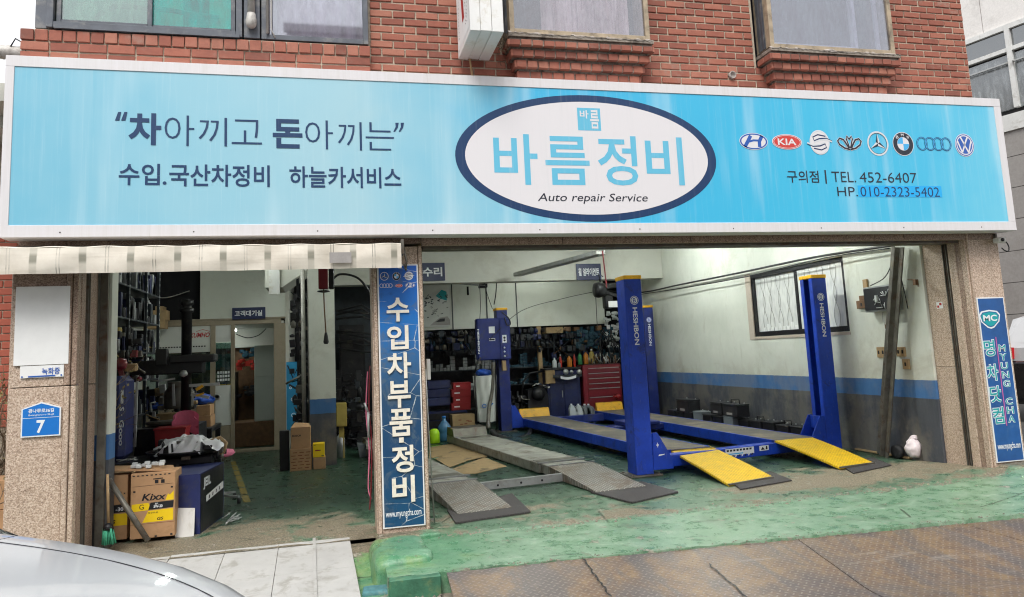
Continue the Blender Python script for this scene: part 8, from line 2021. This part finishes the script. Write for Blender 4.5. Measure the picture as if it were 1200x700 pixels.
# ------------------------------------------------------------------ houses across the street, seen only as reflections
for (x0, x1, y0, h, wl, lab, fl) in ((-13, -2.5, -13, 11.5, 'stone_grey', 'grey four storey house across the street, left one', 4), (-1.5, 8.5, -14.5, 13.5, 'stone_panel', 'pale five storey house across the street, middle one', 5), (10, 20, -12.5, 10.5, 'terracotta', 'red brick house across the street, right one', 4)):
    t = thing('town_house', lab, 'house', ((x0 + x1) / 2, y0, STREET), 'houses across the street')
    m = MB(); m.box((x0, y0 - 6, STREET), (x1, y0, h)); m.box((x0 - .1, y0 - .02, h), (x1 + .1, y0 + .15, h + .3)); m.build('wall', wl, t)
    for f_i in range(fl):
        z = STREET + .9 + f_i * (h / fl); n_ = 4
        for k in range(n_):
            xa = x0 + (x1 - x0) * (k + .2) / n_; xb = x0 + (x1 - x0) * (k + .8) / n_
            m = MB(); m.box((xa, y0 + .005, z), (xb, y0 + .06, z + 1.35)); w = m.build('window', 'pvc_white', t)
            m = MB(); m.box((xa + .07, y0 + .062, z + .07), ((xa + xb) / 2 - .03, y0 + .066, z + 1.28)); m.box(((xa + xb) / 2 + .03, y0 + .062, z + .07), (xb - .07, y0 + .066, z + 1.28)); m.build('pane', 'car_dark', w)

# ------------------------------------------------------------------ dry shrub and stacked boxes left of the pillar
SHR = thing('dry_shrub', 'leafless brown shrub with a few dry leaves left of the granite pillar', 'shrub', (-2.95, 7.25, STREET))
m = MB(); lf = MB(); rr = random.Random(77)
def branch(p, d, L, r, dep):
    q_ = [p]; 
    for k in range(3): d = (d + Vector((rr.uniform(-.35, .35), rr.uniform(-.35, .35), rr.uniform(-.15, .25)))).normalized(); q_.append(q_[-1] + d * L / 3)
    m.tube(q_, [r, r * .85, r * .7, r * .55], 5 if dep < 2 else 3, caps=False)
    if dep < 4:
        for k in range(3 if dep < 3 else 2): branch(q_[rr.choice((1, 2, 3))], (d + Vector((rr.uniform(-.9, .9), rr.uniform(-.9, .9), rr.uniform(-.3, .6)))).normalized(), L * .68, r * .55, dep + 1)
    else:
        for k in range(2):
            c = q_[-1] + Vector((rr.uniform(-.04, .04), rr.uniform(-.04, .04), rr.uniform(-.03, .03)))
            if c.z > 1.15 or rr.random() < .15: a = Vector((rr.uniform(-1, 1), rr.uniform(-1, 1), rr.uniform(-1, 1))).normalized() * .02; b = a.cross(Vector((rr.uniform(-1, 1), rr.uniform(-1, 1), 1))).normalized() * .011; lf.quad(c - a, c + b, c + a, c - b)
for k in range(16): branch(Vector((-2.95 + rr.uniform(-.4, .4), 7.25 + rr.uniform(-.25, .25), STREET)), Vector((rr.uniform(-.3, .3), rr.uniform(-.3, .3), 1)).normalized(), .80, .024, 0)
m.build('branches', 'twig', SHR); o = lf.build('leaves', 'dry_leaf', SHR); o['kind'] = 'stuff'
t = carton(-2.85, 6.55, -.14, -2.40, 6.9, .40, 'lower brown carton outside, left of the granite pillar', 'cardboard', tape=False)
g = MB(); flat(g, [(-2.84, .05), (-2.41, .05), (-2.41, .10), (-2.84, .10)], WX(6.55), .001); g.build('print_band', 'banner_navy', t); g = MB(); flat(g, [(-2.84, -.0), (-2.41, -.0), (-2.41, .045), (-2.84, .045)], WX(6.55), .001); g.build('print_strip', 'text_white', t)
carton(-2.86, 6.56, .404, -2.41, 6.9, .62, 'upper brown carton outside, left of the granite pillar', 'cardboard', tape=False)

# ------------------------------------------------------------------ tidy up
bpy.data.objects.remove(_fo)
for o in [o for o in COL.objects if o.type == 'MESH' and len(o.data.polygons) == 0]: bpy.data.objects.remove(o)
